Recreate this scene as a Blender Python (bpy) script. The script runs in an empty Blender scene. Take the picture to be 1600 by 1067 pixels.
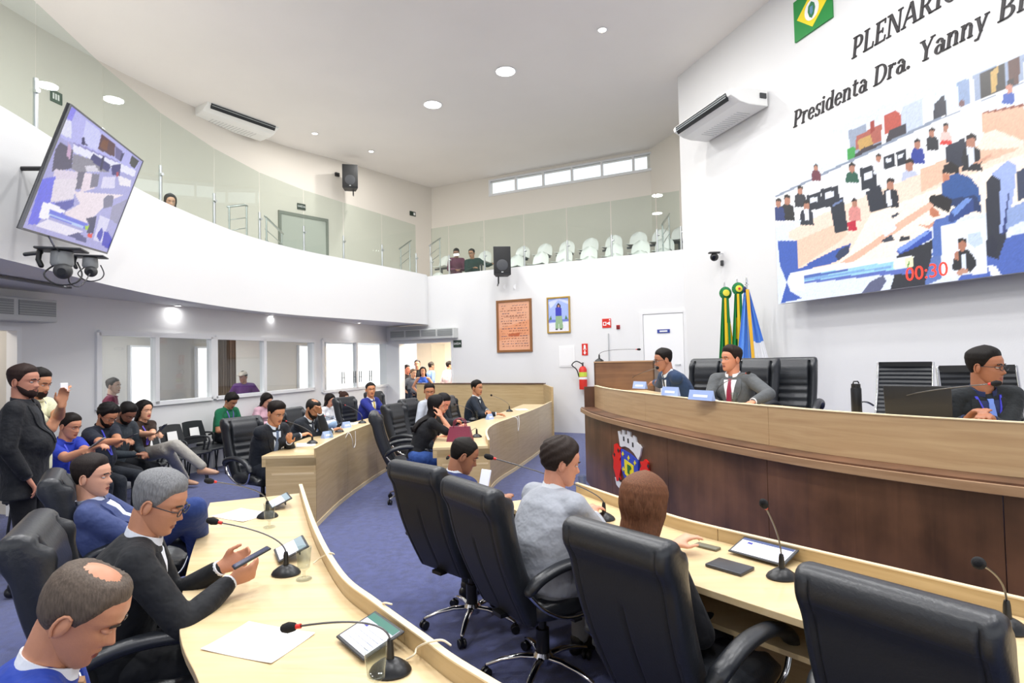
import bpy, bmesh, math, random
import numpy as np
from mathutils import Vector, Matrix
from mathutils.bvhtree import BVHTree
random.seed(7)
rng = np.random.RandomState(5)
scn = bpy.context.scene
COL = scn.collection
R = math.radians
PI = math.pi

# ------------------------------------------------------------------ camera
F_PX = 900.0; PITCH = R(1.69); ROLL = R(1.26); CAM_Z = 1.7
CAM = Vector((0, 0, CAM_Z))
FWD = Vector((0, math.cos(PITCH), math.sin(PITCH)))
_u0 = Vector((0, -math.sin(PITCH), math.cos(PITCH))); _r0 = Vector((1, 0, 0))
RGT = _r0*math.cos(ROLL) - _u0*math.sin(ROLL)
UPV = _u0*math.cos(ROLL) + _r0*math.sin(ROLL)
cam_data = bpy.data.cameras.new('camera'); cam = bpy.data.objects.new('camera', cam_data); COL.objects.link(cam)
cam_data.sensor_width = 36; cam_data.lens = 36*F_PX/1600; cam_data.clip_start = .05; cam_data.clip_end = 200
m = Matrix.Identity(4)
for i in range(3):
    m[i][0] = RGT[i]; m[i][1] = UPV[i]; m[i][2] = -FWD[i]; m[i][3] = CAM[i]
cam.matrix_world = m
scn.camera = cam

# ------------------------------------------------------------------ world, exposure
wd = bpy.data.worlds.new('world'); scn.world = wd; wd.use_nodes = True
bg = wd.node_tree.nodes['Background']; bg.inputs[0].default_value = (.93, .96, 1.0, 1); bg.inputs[1].default_value = 1.5
scn.view_settings.view_transform = 'Standard'; scn.view_settings.look = 'None'
scn.view_settings.gamma = 1; scn.view_settings.use_curve_mapping = False
scn.view_settings.exposure = -0.06
LIGHT_K = 1.0

def ray(px, py): return FWD*F_PX + RGT*(px-800) - UPV*(py-533.5)
def at(px, py, z):
    d = ray(px, py); return CAM + d*((z-CAM_Z)/d.z)
def atD(px, py, D):
    d = ray(px, py); return CAM + d*(D/d.y)
def project(P):
    v = np.asarray(P) - np.array(CAM); f = v@np.array(FWD)
    return 800+F_PX*(v@np.array(RGT))/f, 533.5-F_PX*(v@np.array(UPV))/f
# walls in plan
COR = Vector((3.56, 11.8, 0)); DR = Vector((.292, -.956, 0)).normalized(); DB = Vector((-.883, .469, 0)).normalized()
NR = Vector((DR.y, -DR.x, 0))      # into the room from the right wall
if NR.x > 0: NR = -NR
NB = Vector((DB.y, -DB.x, 0))
if NB.y > 0: NB = -NB
def wallR(t, z=0, off=0): return COR + DR*t + NR*off + Vector((0, 0, z))
def wallB(t, z=0, off=0): return COR + DB*t + NB*off + Vector((0, 0, z))
CEIL = 7.46; PAR = 3.87; SOF = 2.61
def area_light(name, loc, size, power, col=(1, 1, 1), rot=(0, 0, 0), shape='DISK', sy=None):
    l = bpy.data.lights.new(name, 'AREA'); l.energy = power*LIGHT_K; l.size = size; l.shape = shape; l.color = col
    if sy: l.size_y = sy
    o = bpy.data.objects.new(name, l); COL.objects.link(o); o.location = loc; o.rotation_euler = rot
    return o

# ------------------------------------------------------------------ materials
def lin(c):
    c = c.lstrip('#'); v = [int(c[i:i+2], 16)/255 for i in (0, 2, 4)]
    return tuple(x/12.92 if x <= .04045 else ((x+.055)/1.055)**2.4 for x in v)
MATS = {}
def mat(name, hexc, rough=.5, metal=0, spec=.5, bump=0, bscale=20, bdetail=3, var=0, vscale=4, stretch=None, coat=0, emit=0, hex2=None, sheen=0, bdist=.02):
    if name in MATS: return MATS[name]
    m = bpy.data.materials.new(name); m.use_nodes = True; nt = m.node_tree; N = nt.nodes; L = nt.links
    b = N['Principled BSDF']; c = lin(hexc)
    b.inputs['Base Color'].default_value = (*c, 1); b.inputs['Roughness'].default_value = rough
    b.inputs['Metallic'].default_value = metal; b.inputs['Specular IOR Level'].default_value = spec
    if coat: b.inputs['Coat Weight'].default_value = coat
    if sheen: b.inputs['Sheen Weight'].default_value = sheen
    if emit:
        b.inputs['Emission Color'].default_value = (*c, 1); b.inputs['Emission Strength'].default_value = emit
    if bump or var:
        tc = N.new('ShaderNodeTexCoord'); mp = N.new('ShaderNodeMapping'); L.new(tc.outputs['Object'], mp.inputs[0])
        if stretch: mp.inputs['Scale'].default_value = stretch
    if var:
        n = N.new('ShaderNodeTexNoise'); n.inputs['Scale'].default_value = vscale; n.inputs['Detail'].default_value = 5
        L.new(mp.outputs[0], n.inputs[0])
        cr = N.new('ShaderNodeMix'); cr.data_type = 'RGBA'
        c2 = lin(hex2) if hex2 else tuple(x*(1-var) for x in c); c1 = c if hex2 else tuple(min(1, x*(1+var)) for x in c)
        mr = N.new('ShaderNodeMapRange'); mr.inputs[1].default_value = .35; mr.inputs[2].default_value = .65
        L.new(n.outputs[0], mr.inputs[0]); L.new(mr.outputs[0], cr.inputs[0])
        cr.inputs[6].default_value = (*c1, 1); cr.inputs[7].default_value = (*c2, 1)
        L.new(cr.outputs[2], b.inputs['Base Color'])
    if bump:
        n2 = N.new('ShaderNodeTexNoise'); n2.inputs['Scale'].default_value = bscale; n2.inputs['Detail'].default_value = bdetail
        L.new(mp.outputs[0], n2.inputs[0])
        bp = N.new('ShaderNodeBump'); bp.inputs['Strength'].default_value = bump; bp.inputs['Distance'].default_value = bdist
        L.new(n2.outputs[0], bp.inputs['Height']); L.new(bp.outputs[0], b.inputs['Normal'])
    MATS[name] = m; return m
def glass_mat(name, tint='#e6efea', rough=0.0, refl=1.0, alpha_tint=1.0):
    m = bpy.data.materials.new(name); m.use_nodes = True; nt = m.node_tree; N = nt.nodes; L = nt.links
    for n in list(N): N.remove(n)
    o = N.new('ShaderNodeOutputMaterial'); mx = N.new('ShaderNodeMixShader'); tr = N.new('ShaderNodeBsdfTransparent'); gl = N.new('ShaderNodeBsdfGlossy')
    fr = N.new('ShaderNodeFresnel'); fr.inputs[0].default_value = 1.5
    mu = N.new('ShaderNodeMath'); mu.operation = 'MULTIPLY'; mu.inputs[1].default_value = refl; ge = N.new('ShaderNodeNewGeometry'); ng = N.new('ShaderNodeMath'); ng.operation = 'SUBTRACT'; ng.inputs[0].default_value = 1; L.new(ge.outputs['Backfacing'], ng.inputs[1])
    m2 = N.new('ShaderNodeMath'); m2.operation = 'MULTIPLY'; L.new(fr.outputs[0], m2.inputs[0]); L.new(ng.outputs[0], m2.inputs[1]); L.new(m2.outputs[0], mu.inputs[0]); mu.use_clamp = True
    tr.inputs[0].default_value = (*lin(tint), 1); gl.inputs[0].default_value = (.95, 1, .98, 1); gl.inputs[1].default_value = rough
    L.new(mu.outputs[0], mx.inputs[0]); L.new(tr.outputs[0], mx.inputs[1]); L.new(gl.outputs[0], mx.inputs[2]); L.new(mx.outputs[0], o.inputs[0])
    return m
WHITE = mat('wall paint white', '#e1e1e1', .6, bump=.04, bscale=60)
WALLW = mat('wall paint warm', '#e2dcd2', .65, bump=.04, bscale=60)
CEILM = mat('ceiling paint', '#efebe7', .8, var=.02, vscale=.5)
CARPET = mat('navy carpet', '#3d4880', .95, bump=.6, bscale=260, var=.22, vscale=14, sheen=.3)
def wood(name, a, b, axis='z', sc=1.0, rough=.35, coat=.15, patches=0):
    m = bpy.data.materials.new(name); m.use_nodes = True; nt = m.node_tree; N = nt.nodes; L = nt.links
    bs = N['Principled BSDF']; tc = N.new('ShaderNodeTexCoord'); mp = N.new('ShaderNodeMapping'); L.new(tc.outputs['Object'], mp.inputs[0])
    s = {'z': (9, 9, .7), 'x': (.7, 9, 9), 'y': (9, .7, 9), 'h': (1.0, 1.0, 16)}[axis]
    mp.inputs['Scale'].default_value = tuple(v*sc for v in s)
    n = N.new('ShaderNodeTexNoise'); n.inputs['Scale'].default_value = 2.2; n.inputs['Detail'].default_value = 6; n.inputs['Distortion'].default_value = .8
    L.new(mp.outputs[0], n.inputs[0])
    mr = N.new('ShaderNodeMapRange'); mr.inputs[1].default_value = .3; mr.inputs[2].default_value = .7; L.new(n.outputs[0], mr.inputs[0])
    mx = N.new('ShaderNodeMix'); mx.data_type = 'RGBA'; mx.inputs[6].default_value = (*lin(a), 1); mx.inputs[7].default_value = (*lin(b), 1)
    fac = mr.outputs[0]
    if patches:
        n3 = N.new('ShaderNodeTexNoise'); n3.inputs['Scale'].default_value = 2.4; n3.inputs['Detail'].default_value = 4; L.new(tc.outputs['Object'], n3.inputs[0])
        ad = N.new('ShaderNodeMix'); ad.data_type = 'FLOAT'; ad.inputs[0].default_value = patches
        m3 = N.new('ShaderNodeMapRange'); m3.inputs[1].default_value = .35; m3.inputs[2].default_value = .65; L.new(n3.outputs[0], m3.inputs[0])
        L.new(mr.outputs[0], ad.inputs[2]); L.new(m3.outputs[0], ad.inputs[3]); fac = ad.outputs[0]
    L.new(fac, mx.inputs[0]); L.new(mx.outputs[2], bs.inputs['Base Color'])
    bs.inputs['Roughness'].default_value = rough; bs.inputs['Coat Weight'].default_value = coat; bs.inputs['Coat Roughness'].default_value = .25
    bp = N.new('ShaderNodeBump'); bp.inputs['Strength'].default_value = .08; bp.inputs['Distance'].default_value = .01; L.new(n.outputs[0], bp.inputs['Height']); L.new(bp.outputs[0], bs.inputs['Normal'])
    return m
W_TOP = wood('beech worktop', '#e0c9a0', '#d2b888', 'x', .8)
W_FRONT = wood('oak front', '#c9b083', '#b89c6e', 'h', .8)
W_COUNTER = wood('oak counter', '#c4a67e', '#b0906a', 'h', .7)
W_DARK = wood('dark walnut', '#74503a', '#412a1e', 'z', .5, .4, .12, .65)
W_MID = wood('walnut podium', '#8a6444', '#65452f', 'h', .6, .4, .2, .5)
W_RIM = wood('walnut rim', '#a98868', '#937152', 'h', .7)
LEATHER = mat('black leather', '#202328', .36, bump=.18, bscale=70, spec=.6, bdist=.006)
BACKFAB = mat('black vinyl back', '#25272b', .5, bump=.15, bscale=120, spec=.4, bdist=.004)
CHROME = mat('chrome', '#d5d6d8', .12, 1)
STEEL = mat('brushed steel', '#c2c6c6', .28, 1)
PLASTIC = mat('black plastic', '#17181a', .35)
DGREY = mat('dark grey plastic', '#3a3b3c', .45)
WPLASTIC = mat('white plastic', '#eeeeee', .35)
PAPER = mat('white paper', '#f4f3f0', .8)
FOAM = mat('black foam', '#101012', .9, bump=.4, bscale=400)
RED = mat('red ring', '#d8342c', .4)
GLASS = glass_mat('guard glass', '#f0f5f2', refl=1.5)
WGLASS = glass_mat('window glass', '#f6f8f8', refl=1.0)
CLEAR = glass_mat('clear tumbler', '#f2f5f4', refl=1.0)
ALU = mat('white aluminium', '#e4e5e6', .35)
GREYPL = mat('grey housing', '#8c8f8e', .4, bump=.1, bscale=40)

# ------------------------------------------------------------------ mesh helpers
class MB:
    def __init__(s): s.v = []; s.f = []; s.mi = []; s.cur = 0
    def add(s, v, f):
        o = len(s.v); s.v += [tuple(p) for p in v]; s.f += [tuple(i+o for i in q) for q in f]; s.mi += [s.cur]*len(f); return s
    def box(s, c, d, M=None):
        x, y, z = (k/2 for k in d)
        v = [Vector((sx*x, sy*y, sz*z)) for sx in (-1, 1) for sy in (-1, 1) for sz in (-1, 1)]
        if M is not None: v = [M @ p for p in v]
        v = [p + Vector(c) for p in v]
        return s.add(v, [(0, 1, 3, 2), (4, 6, 7, 5), (0, 4, 5, 1), (2, 3, 7, 6), (0, 2, 6, 4), (1, 5, 7, 3)])
    def rbox(s, c, d, r=.01, M=None, seg=3):
        # box with rounded vertical-ish edges on all sides through bmesh bevel
        bm = bmesh.new(); bmesh.ops.create_cube(bm, size=1)
        for v in bm.verts: v.co = Vector((v.co.x*d[0], v.co.y*d[1], v.co.z*d[2]))
        bmesh.ops.bevel(bm, geom=bm.edges[:], offset=r, segments=seg, affect='EDGES', profile=.5)
        bm.verts.index_update()
        vs = [v.co.copy() for v in bm.verts]; fs = [[v.index for v in f.verts] for f in bm.faces]; bm.free()
        if M is not None: vs = [M @ p for p in vs]
        return s.add([p+Vector(c) for p in vs], fs)
    def prism(s, poly, z0, z1):
        n = len(poly); v = [(p[0], p[1], z0) for p in poly]+[(p[0], p[1], z1) for p in poly]
        f = [tuple(range(n))[::-1], tuple(range(n, 2*n))]+[(i, (i+1) % n, (i+1) % n+n, i+n) for i in range(n)]
        return s.add(v, f)
    def slab(s, quad, th):   # quad of 3D points, extruded along its normal
        q = [Vector(p) for p in quad]; n = (q[1]-q[0]).cross(q[-1]-q[0]).normalized()*th; k = len(q)
        v = q+[p+n for p in q]
        return s.add(v, [tuple(range(k))[::-1], tuple(range(k, 2*k))]+[(i, (i+1) % k, (i+1) % k+k, i+k) for i in range(k)])
    def lathe(s, prof, c=(0, 0, 0), seg=16, M=None):
        v = []; f = []; n = len(prof)
        for i in range(seg):
            a = 2*PI*i/seg
            for r, z in prof:
                p = Vector((r*math.cos(a), r*math.sin(a), z))
                if M is not None: p = M @ p
                v.append(p+Vector(c))
        for i in range(seg):
            j = (i+1) % seg
            for k in range(n-1): f.append((i*n+k, j*n+k, j*n+k+1, i*n+k+1))
        f.append(tuple(i*n for i in range(seg))[::-1]); f.append(tuple(i*n+n-1 for i in range(seg)))
        return s.add(v, f)
    def cyl(s, a, b, r, seg=12, r2=None):
        return s.tube([a, b], [r, r if r2 is None else r2], seg, flat=True)
    def sphere(s, c, r, seg=14, rings=8, M=None):
        if not hasattr(r, '__len__'): r = (r, r, r)
        v = []; f = []
        for i in range(1, rings):
            th = PI*i/rings
            for j in range(seg):
                a = 2*PI*j/seg; v.append(Vector((r[0]*math.sin(th)*math.cos(a), r[1]*math.sin(th)*math.sin(a), r[2]*math.cos(th))))
        v += [Vector((0, 0, r[2])), Vector((0, 0, -r[2]))]; T = len(v)-2; B = T+1
        for i in range(rings-2):
            for j in range(seg): k = (j+1) % seg; f.append((i*seg+j, (i+1)*seg+j, (i+1)*seg+k, i*seg+k))
        for j in range(seg):
            k = (j+1) % seg; f.append((T, j, k)); f.append((B, (rings-2)*seg+k, (rings-2)*seg+j))
        if M is not None: v = [M @ p for p in v]
        return s.add([p+Vector(c) for p in v], f)
    def tube(s, pts, rad, seg=12, side=None, flat=False, closed=False):
        """Sweep; rad: scalars or (a,b) pairs, a along `side`, b perpendicular."""
        P = [Vector(p) for p in pts]; n = len(P)
        if not hasattr(rad, "__len__") or isinstance(rad, tuple): rad = [rad]*n
        rad = [(r, r) if not hasattr(r, '__len__') else r for r in rad]
        T = []
        for i in range(n):
            if closed: t = P[(i+1) % n]-P[i-1]
            else: t = P[min(i+1, n-1)]-P[max(i-1, 0)]
            T.append(t.normalized() if t.length > 1e-9 else Vector((0, 0, 1)))
        s0 = Vector(side) if side is not None else (Vector((0, 0, 1)) if abs(T[0].z) < .9 else Vector((1, 0, 0)))
        rings = []; u = s0
        def ring(c, a, b, sd, t):
            w = t.cross(sd).normalized(); sd = w.cross(t).normalized()
            return [c+sd*(a*math.cos(2*PI*k/seg))+w*(b*math.sin(2*PI*k/seg)) for k in range(seg)]
        if not flat and not closed:   # hemispherical start
            for q in (80, 55, 28):
                a, b = rad[0]; k = min(a, b)
                rings.append(ring(P[0]-T[0]*k*math.sin(R(q)), a*math.cos(R(q)), b*math.cos(R(q)), s0, T[0]))
        for i in range(n):
            if side is None:
                u = (u-T[i]*u.dot(T[i])); u = u.normalized() if u.length > 1e-6 else T[i].orthogonal().normalized()
            else: u = s0
            rings.append(ring(P[i], rad[i][0], rad[i][1], u, T[i]))
        if not flat and not closed:
            for q in (28, 55, 80):
                a, b = rad[-1]; k = min(a, b)
                rings.append(ring(P[-1]+T[-1]*k*math.sin(R(q)), a*math.cos(R(q)), b*math.cos(R(q)), u, T[-1]))
        v = [p for r_ in rings for p in r_]; m_ = len(rings); f = []
        for i in range(m_-1 if not closed else m_):
            j = (i+1) % m_
            for k in range(seg): l = (k+1) % seg; f.append((i*seg+k, i*seg+l, j*seg+l, j*seg+k))
        if not closed: f.append(tuple(range(seg))[::-1]); f.append(tuple(range((m_-1)*seg, m_*seg)))
        return s.add(v, f)
    def mesh(s, name):
        me = bpy.data.meshes.new(name); me.from_pydata(s.v, [], s.f); me.update()
        bm = bmesh.new(); bm.from_mesh(me); bmesh.ops.recalc_face_normals(bm, faces=bm.faces); bm.to_mesh(me); bm.free()
        return me
    def build(s, name, mt, parent=None, smooth=False, loc=None, bevel=0):
        me = s.mesh(name); o = bpy.data.objects.new(name, me); COL.objects.link(o)
        for k in (mt if isinstance(mt, (list, tuple)) else [mt]): me.materials.append(k)
        if isinstance(mt, (list, tuple)) and len(s.mi) == len(me.polygons):
            me.polygons.foreach_set('material_index', s.mi)
        if smooth:
            if smooth is True: me.polygons.foreach_set('use_smooth', [True]*len(me.polygons))
            else: 
                me.polygons.foreach_set('use_smooth', [True]*len(me.polygons)); me.set_sharp_from_angle(angle=R(smooth))
        if bevel:
            b = o.modifiers.new('bevel', 'BEVEL'); b.width = bevel; b.segments = 2; b.limit_method = 'ANGLE'; b.angle_limit = R(40)
        if parent: o.parent = parent
        if loc: o.location = loc
        return o
def tag(o, label=None, cat=None, group=None, kind=None):
    if label: o['label'] = label
    if cat: o['category'] = cat
    if group: o['group'] = group
    if kind: o['kind'] = kind
    return o
def thing(name, label, cat, loc=(0, 0, 0), rz=0, group=None):
    o = bpy.data.objects.new(name, None); COL.objects.link(o); o.location = loc; o.rotation_euler = (0, 0, rz); o.empty_display_size = .1
    return tag(o, label, cat, group)
def struct(o): o['kind'] = 'structure'; return o
def kids(o): return [c for c in o.children]
def copy_tree(o, parent=None):
    c = o.copy(); COL.objects.link(c)
    if parent: c.parent = parent
    for ch in o.children: copy_tree(ch, c)
    return c
def dup(o, loc, rz, label, group=None, scale=None):
    c = copy_tree(o); c.location = loc; c.rotation_euler = (0, 0, rz); c['label'] = label
    if group: c['group'] = group
    elif 'group' in c: del c['group']
    if scale: c.scale = scale
    return c
def hd(deg): return -R(deg)          # heading clockwise from +Y -> rotation about Z
def smooth_poly(pts, n=8):
    P = [Vector((*p, 0)) if len(p) == 2 else Vector(p) for p in pts]; out = []
    for i in range(len(P)-1):
        p0 = P[max(i-1, 0)]; p1 = P[i]; p2 = P[i+1]; p3 = P[min(i+2, len(P)-1)]
        for k in range(n):
            t = k/n; out.append(.5*((2*p1)+(p2-p0)*t+(2*p0-5*p1+4*p2-p3)*t*t+(3*p1-p0-3*p2+p3)*t**3))
    out.append(P[-1]); return out
def offset_poly(P, d):   # horizontal offset to the left of travel (negative: right)
    out = []
    for i, p in enumerate(P):
        t = P[min(i+1, len(P)-1)]-P[max(i-1, 0)]; t.z = 0; t.normalize()
        out.append(p+Vector((-t.y, t.x, 0))*d)
    return out
def band(A, B, z0, z1):   # solid between two parallel polylines
    mb = MB(); n = len(A); v = []
    for i in range(n):
        v += [(A[i].x, A[i].y, z0), (A[i].x, A[i].y, z1), (B[i].x, B[i].y, z1), (B[i].x, B[i].y, z0)]
    f = [(0, 1, 2, 3), tuple(4*(n-1)+k for k in (3, 2, 1, 0))]
    for i in range(n-1):
        for k in range(4): l = (k+1) % 4; f.append((4*i+k, 4*i+l, 4*i+4+l, 4*i+4+k))
    return mb.add(v, f)
# ------------------------------------------------------------------ room shell
MB().box((0, 5, -.05), (26, 34, .1)).build('floor', CARPET)['kind'] = 'structure'
def wall_box(P0, P1, z0, z1, th, side):
    d = (P1-P0).normalized(); n = Vector((-d.y, d.x, 0))*side*th
    a, b = P0.copy(), P1.copy(); a.z = b.z = 0
    return MB().prism([a, b, b+n, a+n], z0, z1)
# right wall (screen wall): from the corner toward and past the camera
struct(MB().prism([wallR(-.0), wallR(16), wallR(16, off=-.25), wallR(0, off=-.25)], 0, CEIL).build('wall_right', WHITE))
# back wall under the gallery, with the entrance opening at its left end
mb = MB()
mb.prism([wallB(-.35), wallB(5.72), wallB(5.72, off=-.2), wallB(-.35, off=-.2)], 0, PAR-.003)
mb.prism([wallB(5.72), wallB(6.5), wallB(6.5, off=-.2), wallB(5.72, off=-.2)], 2.2, PAR-.003)
mb.prism([wallB(6.5), wallB(8.1), wallB(8.1, off=-.2), wallB(6.5, off=-.2)], 2.2, SOF)
mb.prism([wallB(7.46), wallB(8.1), wallB(8.1, off=-.2), wallB(7.46, off=-.2)], 0, 2.2)
struct(mb.build('wall_back', WHITE))
struct(MB().prism([wallR(-.3, off=-1.6), wallR(-4.0, off=-1.6), wallR(-4.0, off=-1.8), wallR(-.3, off=-1.8)], 0, CEIL).build('wall_gallery_right', WALLW))
# upper gallery walls (behind the seats)
GB0 = Vector((4.75, 15.55, 0)); GB1 = Vector((-2.59, 19.1, 0))
gl = smooth_poly([(-2.59, 19.1), (-4.74, 16.4), (-6.07, 14.85), (-6.93, 12.8), (-7.64, 10.67), (-7.95, 8.6), (-8.0, 6), (-7.7, 2), (-7.0, -2)], 6)
struct(band(gl, offset_poly(gl, -.2), 2.62, CEIL).build('wall_gallery_left', WALLW, smooth=40))
gbd = (GB1-GB0).normalized(); gbn = Vector((-gbd.y, gbd.x, 0))
if gbn.y < 0: gbn = -gbn
L_gb = (GB1-GB0).length
def gb(t, z=0, off=0): return GB0+gbd*t-gbn*off+Vector((0, 0, z))
# clerestory opening: px 765..1040
def gbt(px, py=270):
    d = ray(px, py); n = gbn; t = (GB0-CAM).dot(n)/d.dot(n); P = CAM+d*t; return (P-GB0).dot(gbd), P.z
t0, zt = gbt(1041, 236); t1, _ = gbt(765, 280); zb = gbt(1041, 259)[1]
mb = MB()
for (a, b, z0, z1) in ((-3.2, t0, 2.62, CEIL), (t1, L_gb, 2.62, CEIL), (t0, t1, 2.62, zb), (t0, t1, zt, CEIL)):
    mb.prism([gb(a), gb(b), gb(b, off=-.2), gb(a, off=-.2)], z0, z1)
struct(mb.build('wall_gallery_back', WALLW))
SKY = mat('bright daylight panel', '#ffffff', 1, emit=3.2)
struct(MB().prism([(q_.x, q_.y) for q_ in [gb(-3.2, off=-.2), gb(L_gb, off=-.2)]+offset_poly(gl, -.2)+[Vector((-7, -9, 0)), Vector((10, -9, 0)), Vector((10, 8, 0))]], CEIL, CEIL+.2).build('ceiling', CEILM))
wroot = thing('window_1', None, None); wroot['kind'] = 'structure'
mb = MB(); fr = .04
def wbar(a, b, z0, z1): mb.prism([gb(a, off=.03), gb(b, off=.03), gb(b, off=-.05), gb(a, off=-.05)], z0, z1)
wbar(t0-.03, t1+.03, zb-.07, zb); wbar(t0-.03, t1+.03, zt, zt+.05)
for k in range(7):
    tt = t0+(t1-t0)*k/6; wbar(tt-.03, tt+.03, zb, zt)
mb.build('window_frame', ALU, wroot)
for k in range(6):
    a = t0+(t1-t0)*k/6+.03; b = t0+(t1-t0)*(k+1)/6-.03
    MB().prism([gb(a, off=-.01), gb(b, off=-.01), gb(b, off=-.02), gb(a, off=-.02)], zb, zt).build('pane', WGLASS, wroot)
# the bright sky behind the clerestory is the world itself; a pale outside wall catches daylight
# gallery slab (soffit) and curved parapet
pc = smooth_poly([(-3.6, 1.0), (-3.95, 3.0), (-4.17, 4.73), (-4.31, 5.5), (-4.48, 6.6), (-4.56, 7.8), (-4.45, 9.5), (-4.05, 10.9), (-3.44, 12.1), (-2.75, 13.35), (-2.14, 14.55)], 8)
pc.append(wallB(6.46))
struct(band(pc, offset_poly(pc, .14), SOF, PAR).build('wall_parapet_left', WHITE, smooth=30))
slab = [Vector(p) for p in pc]+[wallB(6.46, off=-.1), wallB(8.2, off=-.1)]+[Vector((-3.5, 15.9, 0)), Vector((-4.5, 14.5, 0))]
far = [(-6.2, 14.9), (-7.1, 12.8), (-7.8, 10.67), (-8.1, 8.6), (-8.2, 6), (-7.9, 2), (-7.4, 1.0)]
struct(MB().prism([(p.x, p.y) for p in offset_poly(pc, .05)]+[(wallB(8.3).x, wallB(8.3).y), (-4.9, 16.6)]+far, SOF+.02, 3.35).build('ceiling_lower', WHITE))
struct(MB().prism([wallB(-1.6, off=-.1), wallB(8.2, off=-.1), (-4.9, 16.6), (-2.7, 19.2), (6.2, 15.0)], SOF+.02, 3.35).build('floor_gallery', CEILM))
# gallery seating tiers
TG = mat('gallery tier', '#3f4347', .7)
for i, (o0, z) in enumerate(((1.45, 3.75), (2.3, 4.15))):
    struct(MB().prism([wallB(.05, off=-o0), wallB(5.7, off=-o0), wallB(5.9, off=-3.75), wallB(-1.2, off=-3.75)], 3.35, z).build('trim_%d' % (i+1), TG))
# lower left wall with booth windows. line from (-3.36,15.48) along WL
WL0 = Vector((-3.40, 15.40, 0)); WLD = Vector((-math.sin(R(15.3)), -math.cos(R(15.3)), 0)); WLN = Vector((WLD.y, -WLD.x, 0))
if WLN.x < 0: WLN = -WLN
def wl(s, z=0, off=0): return WL0+WLD*s+WLN*off+Vector((0, 0, z))
def wls(px):
    d = ray(px, 560); t = (WL0-CAM).dot(WLN)/Vector((d.x, d.y, 0)).dot(WLN); P = CAM+d*t; return (P-WL0).dot(WLD)
S = {k: wls(k) for k in (5, 32, 152, 243, 330, 335, 412, 490, 503, 556, 606)}
mb = MB()
def wseg(a, b, z0, z1, th=.15): mb.prism([wl(a), wl(b), wl(b, off=-th), wl(a, off=-th)], z0, z1)
zw0, zw1 = 1.14, 2.17
wseg(-.4, S[606], 0, 2.63); wseg(S[606], S[503], 2.2, 2.63); wseg(S[606], S[503], 0, 1.05)
wseg(S[503], S[490], 0, 2.63); wseg(S[490], S[335], zw1, 2.63); wseg(S[490], S[152], 0, zw0); wseg(S[335], S[152], zw1, 2.63)
wseg(S[152], S[32], 0, 2.63); wseg(S[32], S[32]+1.5, 2.2, 2.63); wseg(S[32]+1.5, 24, 0, 2.63)
struct(mb.build('wall_left', WHITE))
def booth_window(n, edges, z0, z1, mtl=ALU):
    r_ = thing('window_%d' % n, None, None); r_['kind'] = 'structure'; mb = MB()
    a, b = edges[0], edges[-1]
    def bar(a, b, z0, z1): mb.prism([wl(a, off=.04), wl(b, off=.04), wl(b, off=-.06), wl(a, off=-.06)], z0, z1)
    bar(a, b, z0-.02, z0+.04); bar(a, b, z1-.04, z1+.03)
    for e in edges: bar(e-.035, e+.035, z0, z1)
    mb.build('window_frame', mtl, r_)
    for p, q in zip(edges[:-1], edges[1:]):
        MB().prism([wl(p+.03, off=-.005), wl(q-.03, off=-.005), wl(q-.03, off=-.015), wl(p+.03, off=-.015)], z0+.03, z1-.03).build('pane', WGLASS, r_)
    return r_
booth_window(2, [S[330], S[243], S[152]], zw0, zw1)
booth_window(3, [S[490], S[412], S[335]], zw0, zw1)
booth_window(4, [S[606], S[556], S[503]], 1.05, 2.2)
# rooms behind the windows
BOOTH = mat('booth wall', '#c2beb7', .7)
mb = MB()
def rb(a, b, o0, o1, z0, z1): mb.prism([wl(a, off=-o0), wl(b, off=-o0), wl(b, off=-o1), wl(a, off=-o1)], z0, z1)
rb(-4, 12, 3.3, 3.4, 0, 2.63); struct(mb.build('wall_booth_back', BOOTH))
mb = MB(); rb(S[32]-.1, S[32], .16, 3.3, 0, 2.63); 
struct(mb.build('wall_booth_partition', BOOTH))
mb = MB(); rb(-4, 12, .16, 3.4, 2.63, 2.66); struct(mb.build('ceiling_booth', WHITE))
# added glowing panes standing in for bright door-like shapes behind the booth glass
LIT = mat('glowing pane', '#ffffff', 1, emit=1.6)
n = 5
def wls_off(px, off):
    d = ray(px, 560); p0 = wl(0, off=off); t = (p0-CAM).dot(WLN)/Vector((d.x, d.y, 0)).dot(WLN); P = CAM+d*t; return (P-WL0).dot(WLD)
for pxa, pxb, z0, z1 in ((241, 203, .9, 2.1), (328, 307, .4, 2.1), (484, 466, .4, 2.2), (602, 508, .2, 2.3)):
    s0 = wls_off(pxa, -3.27); w_ = wls_off(pxb, -3.27)-s0
    r_ = thing('window_%d' % n, None, None); r_['kind'] = 'structure'; n += 1
    MB().prism([wl(s0, off=-3.28), wl(s0+w_, off=-3.28), wl(s0+w_, off=-3.26), wl(s0, off=-3.26)], z0, z1).build('pane', LIT, r_)
    mb = MB()
    for a, b, c, d in ((s0-.04, s0, z0-.04, z1+.04), (s0+w_, s0+w_+.04, z0-.04, z1+.04), (s0, s0+w_, z0-.04, z0), (s0, s0+w_, z1, z1+.04)):
        mb.prism([wl(a, off=-3.29), wl(b, off=-3.29), wl(b, off=-3.22), wl(a, off=-3.22)], c, d)
    mb.build('window_frame', ALU, r_)
s0, s1 = wls_off(368, -2.6), wls_off(336, -2.6); mb = MB(); n_ = 28; A_c = []; B_c = []
for i in range(n_+1): 
    P = wl(s0+(s1-s0)*i/n_, 0, -2.6+.035*math.sin(i*1.9)); A_c.append(P); B_c.append(P-WLN*.02)
tag(band(A_c, B_c, .1, 2.5).build('curtain', mat('taupe curtain', '#7a6a5c', .9), smooth=60), 'taupe curtain hanging behind the third booth pane', 'curtain')
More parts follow.
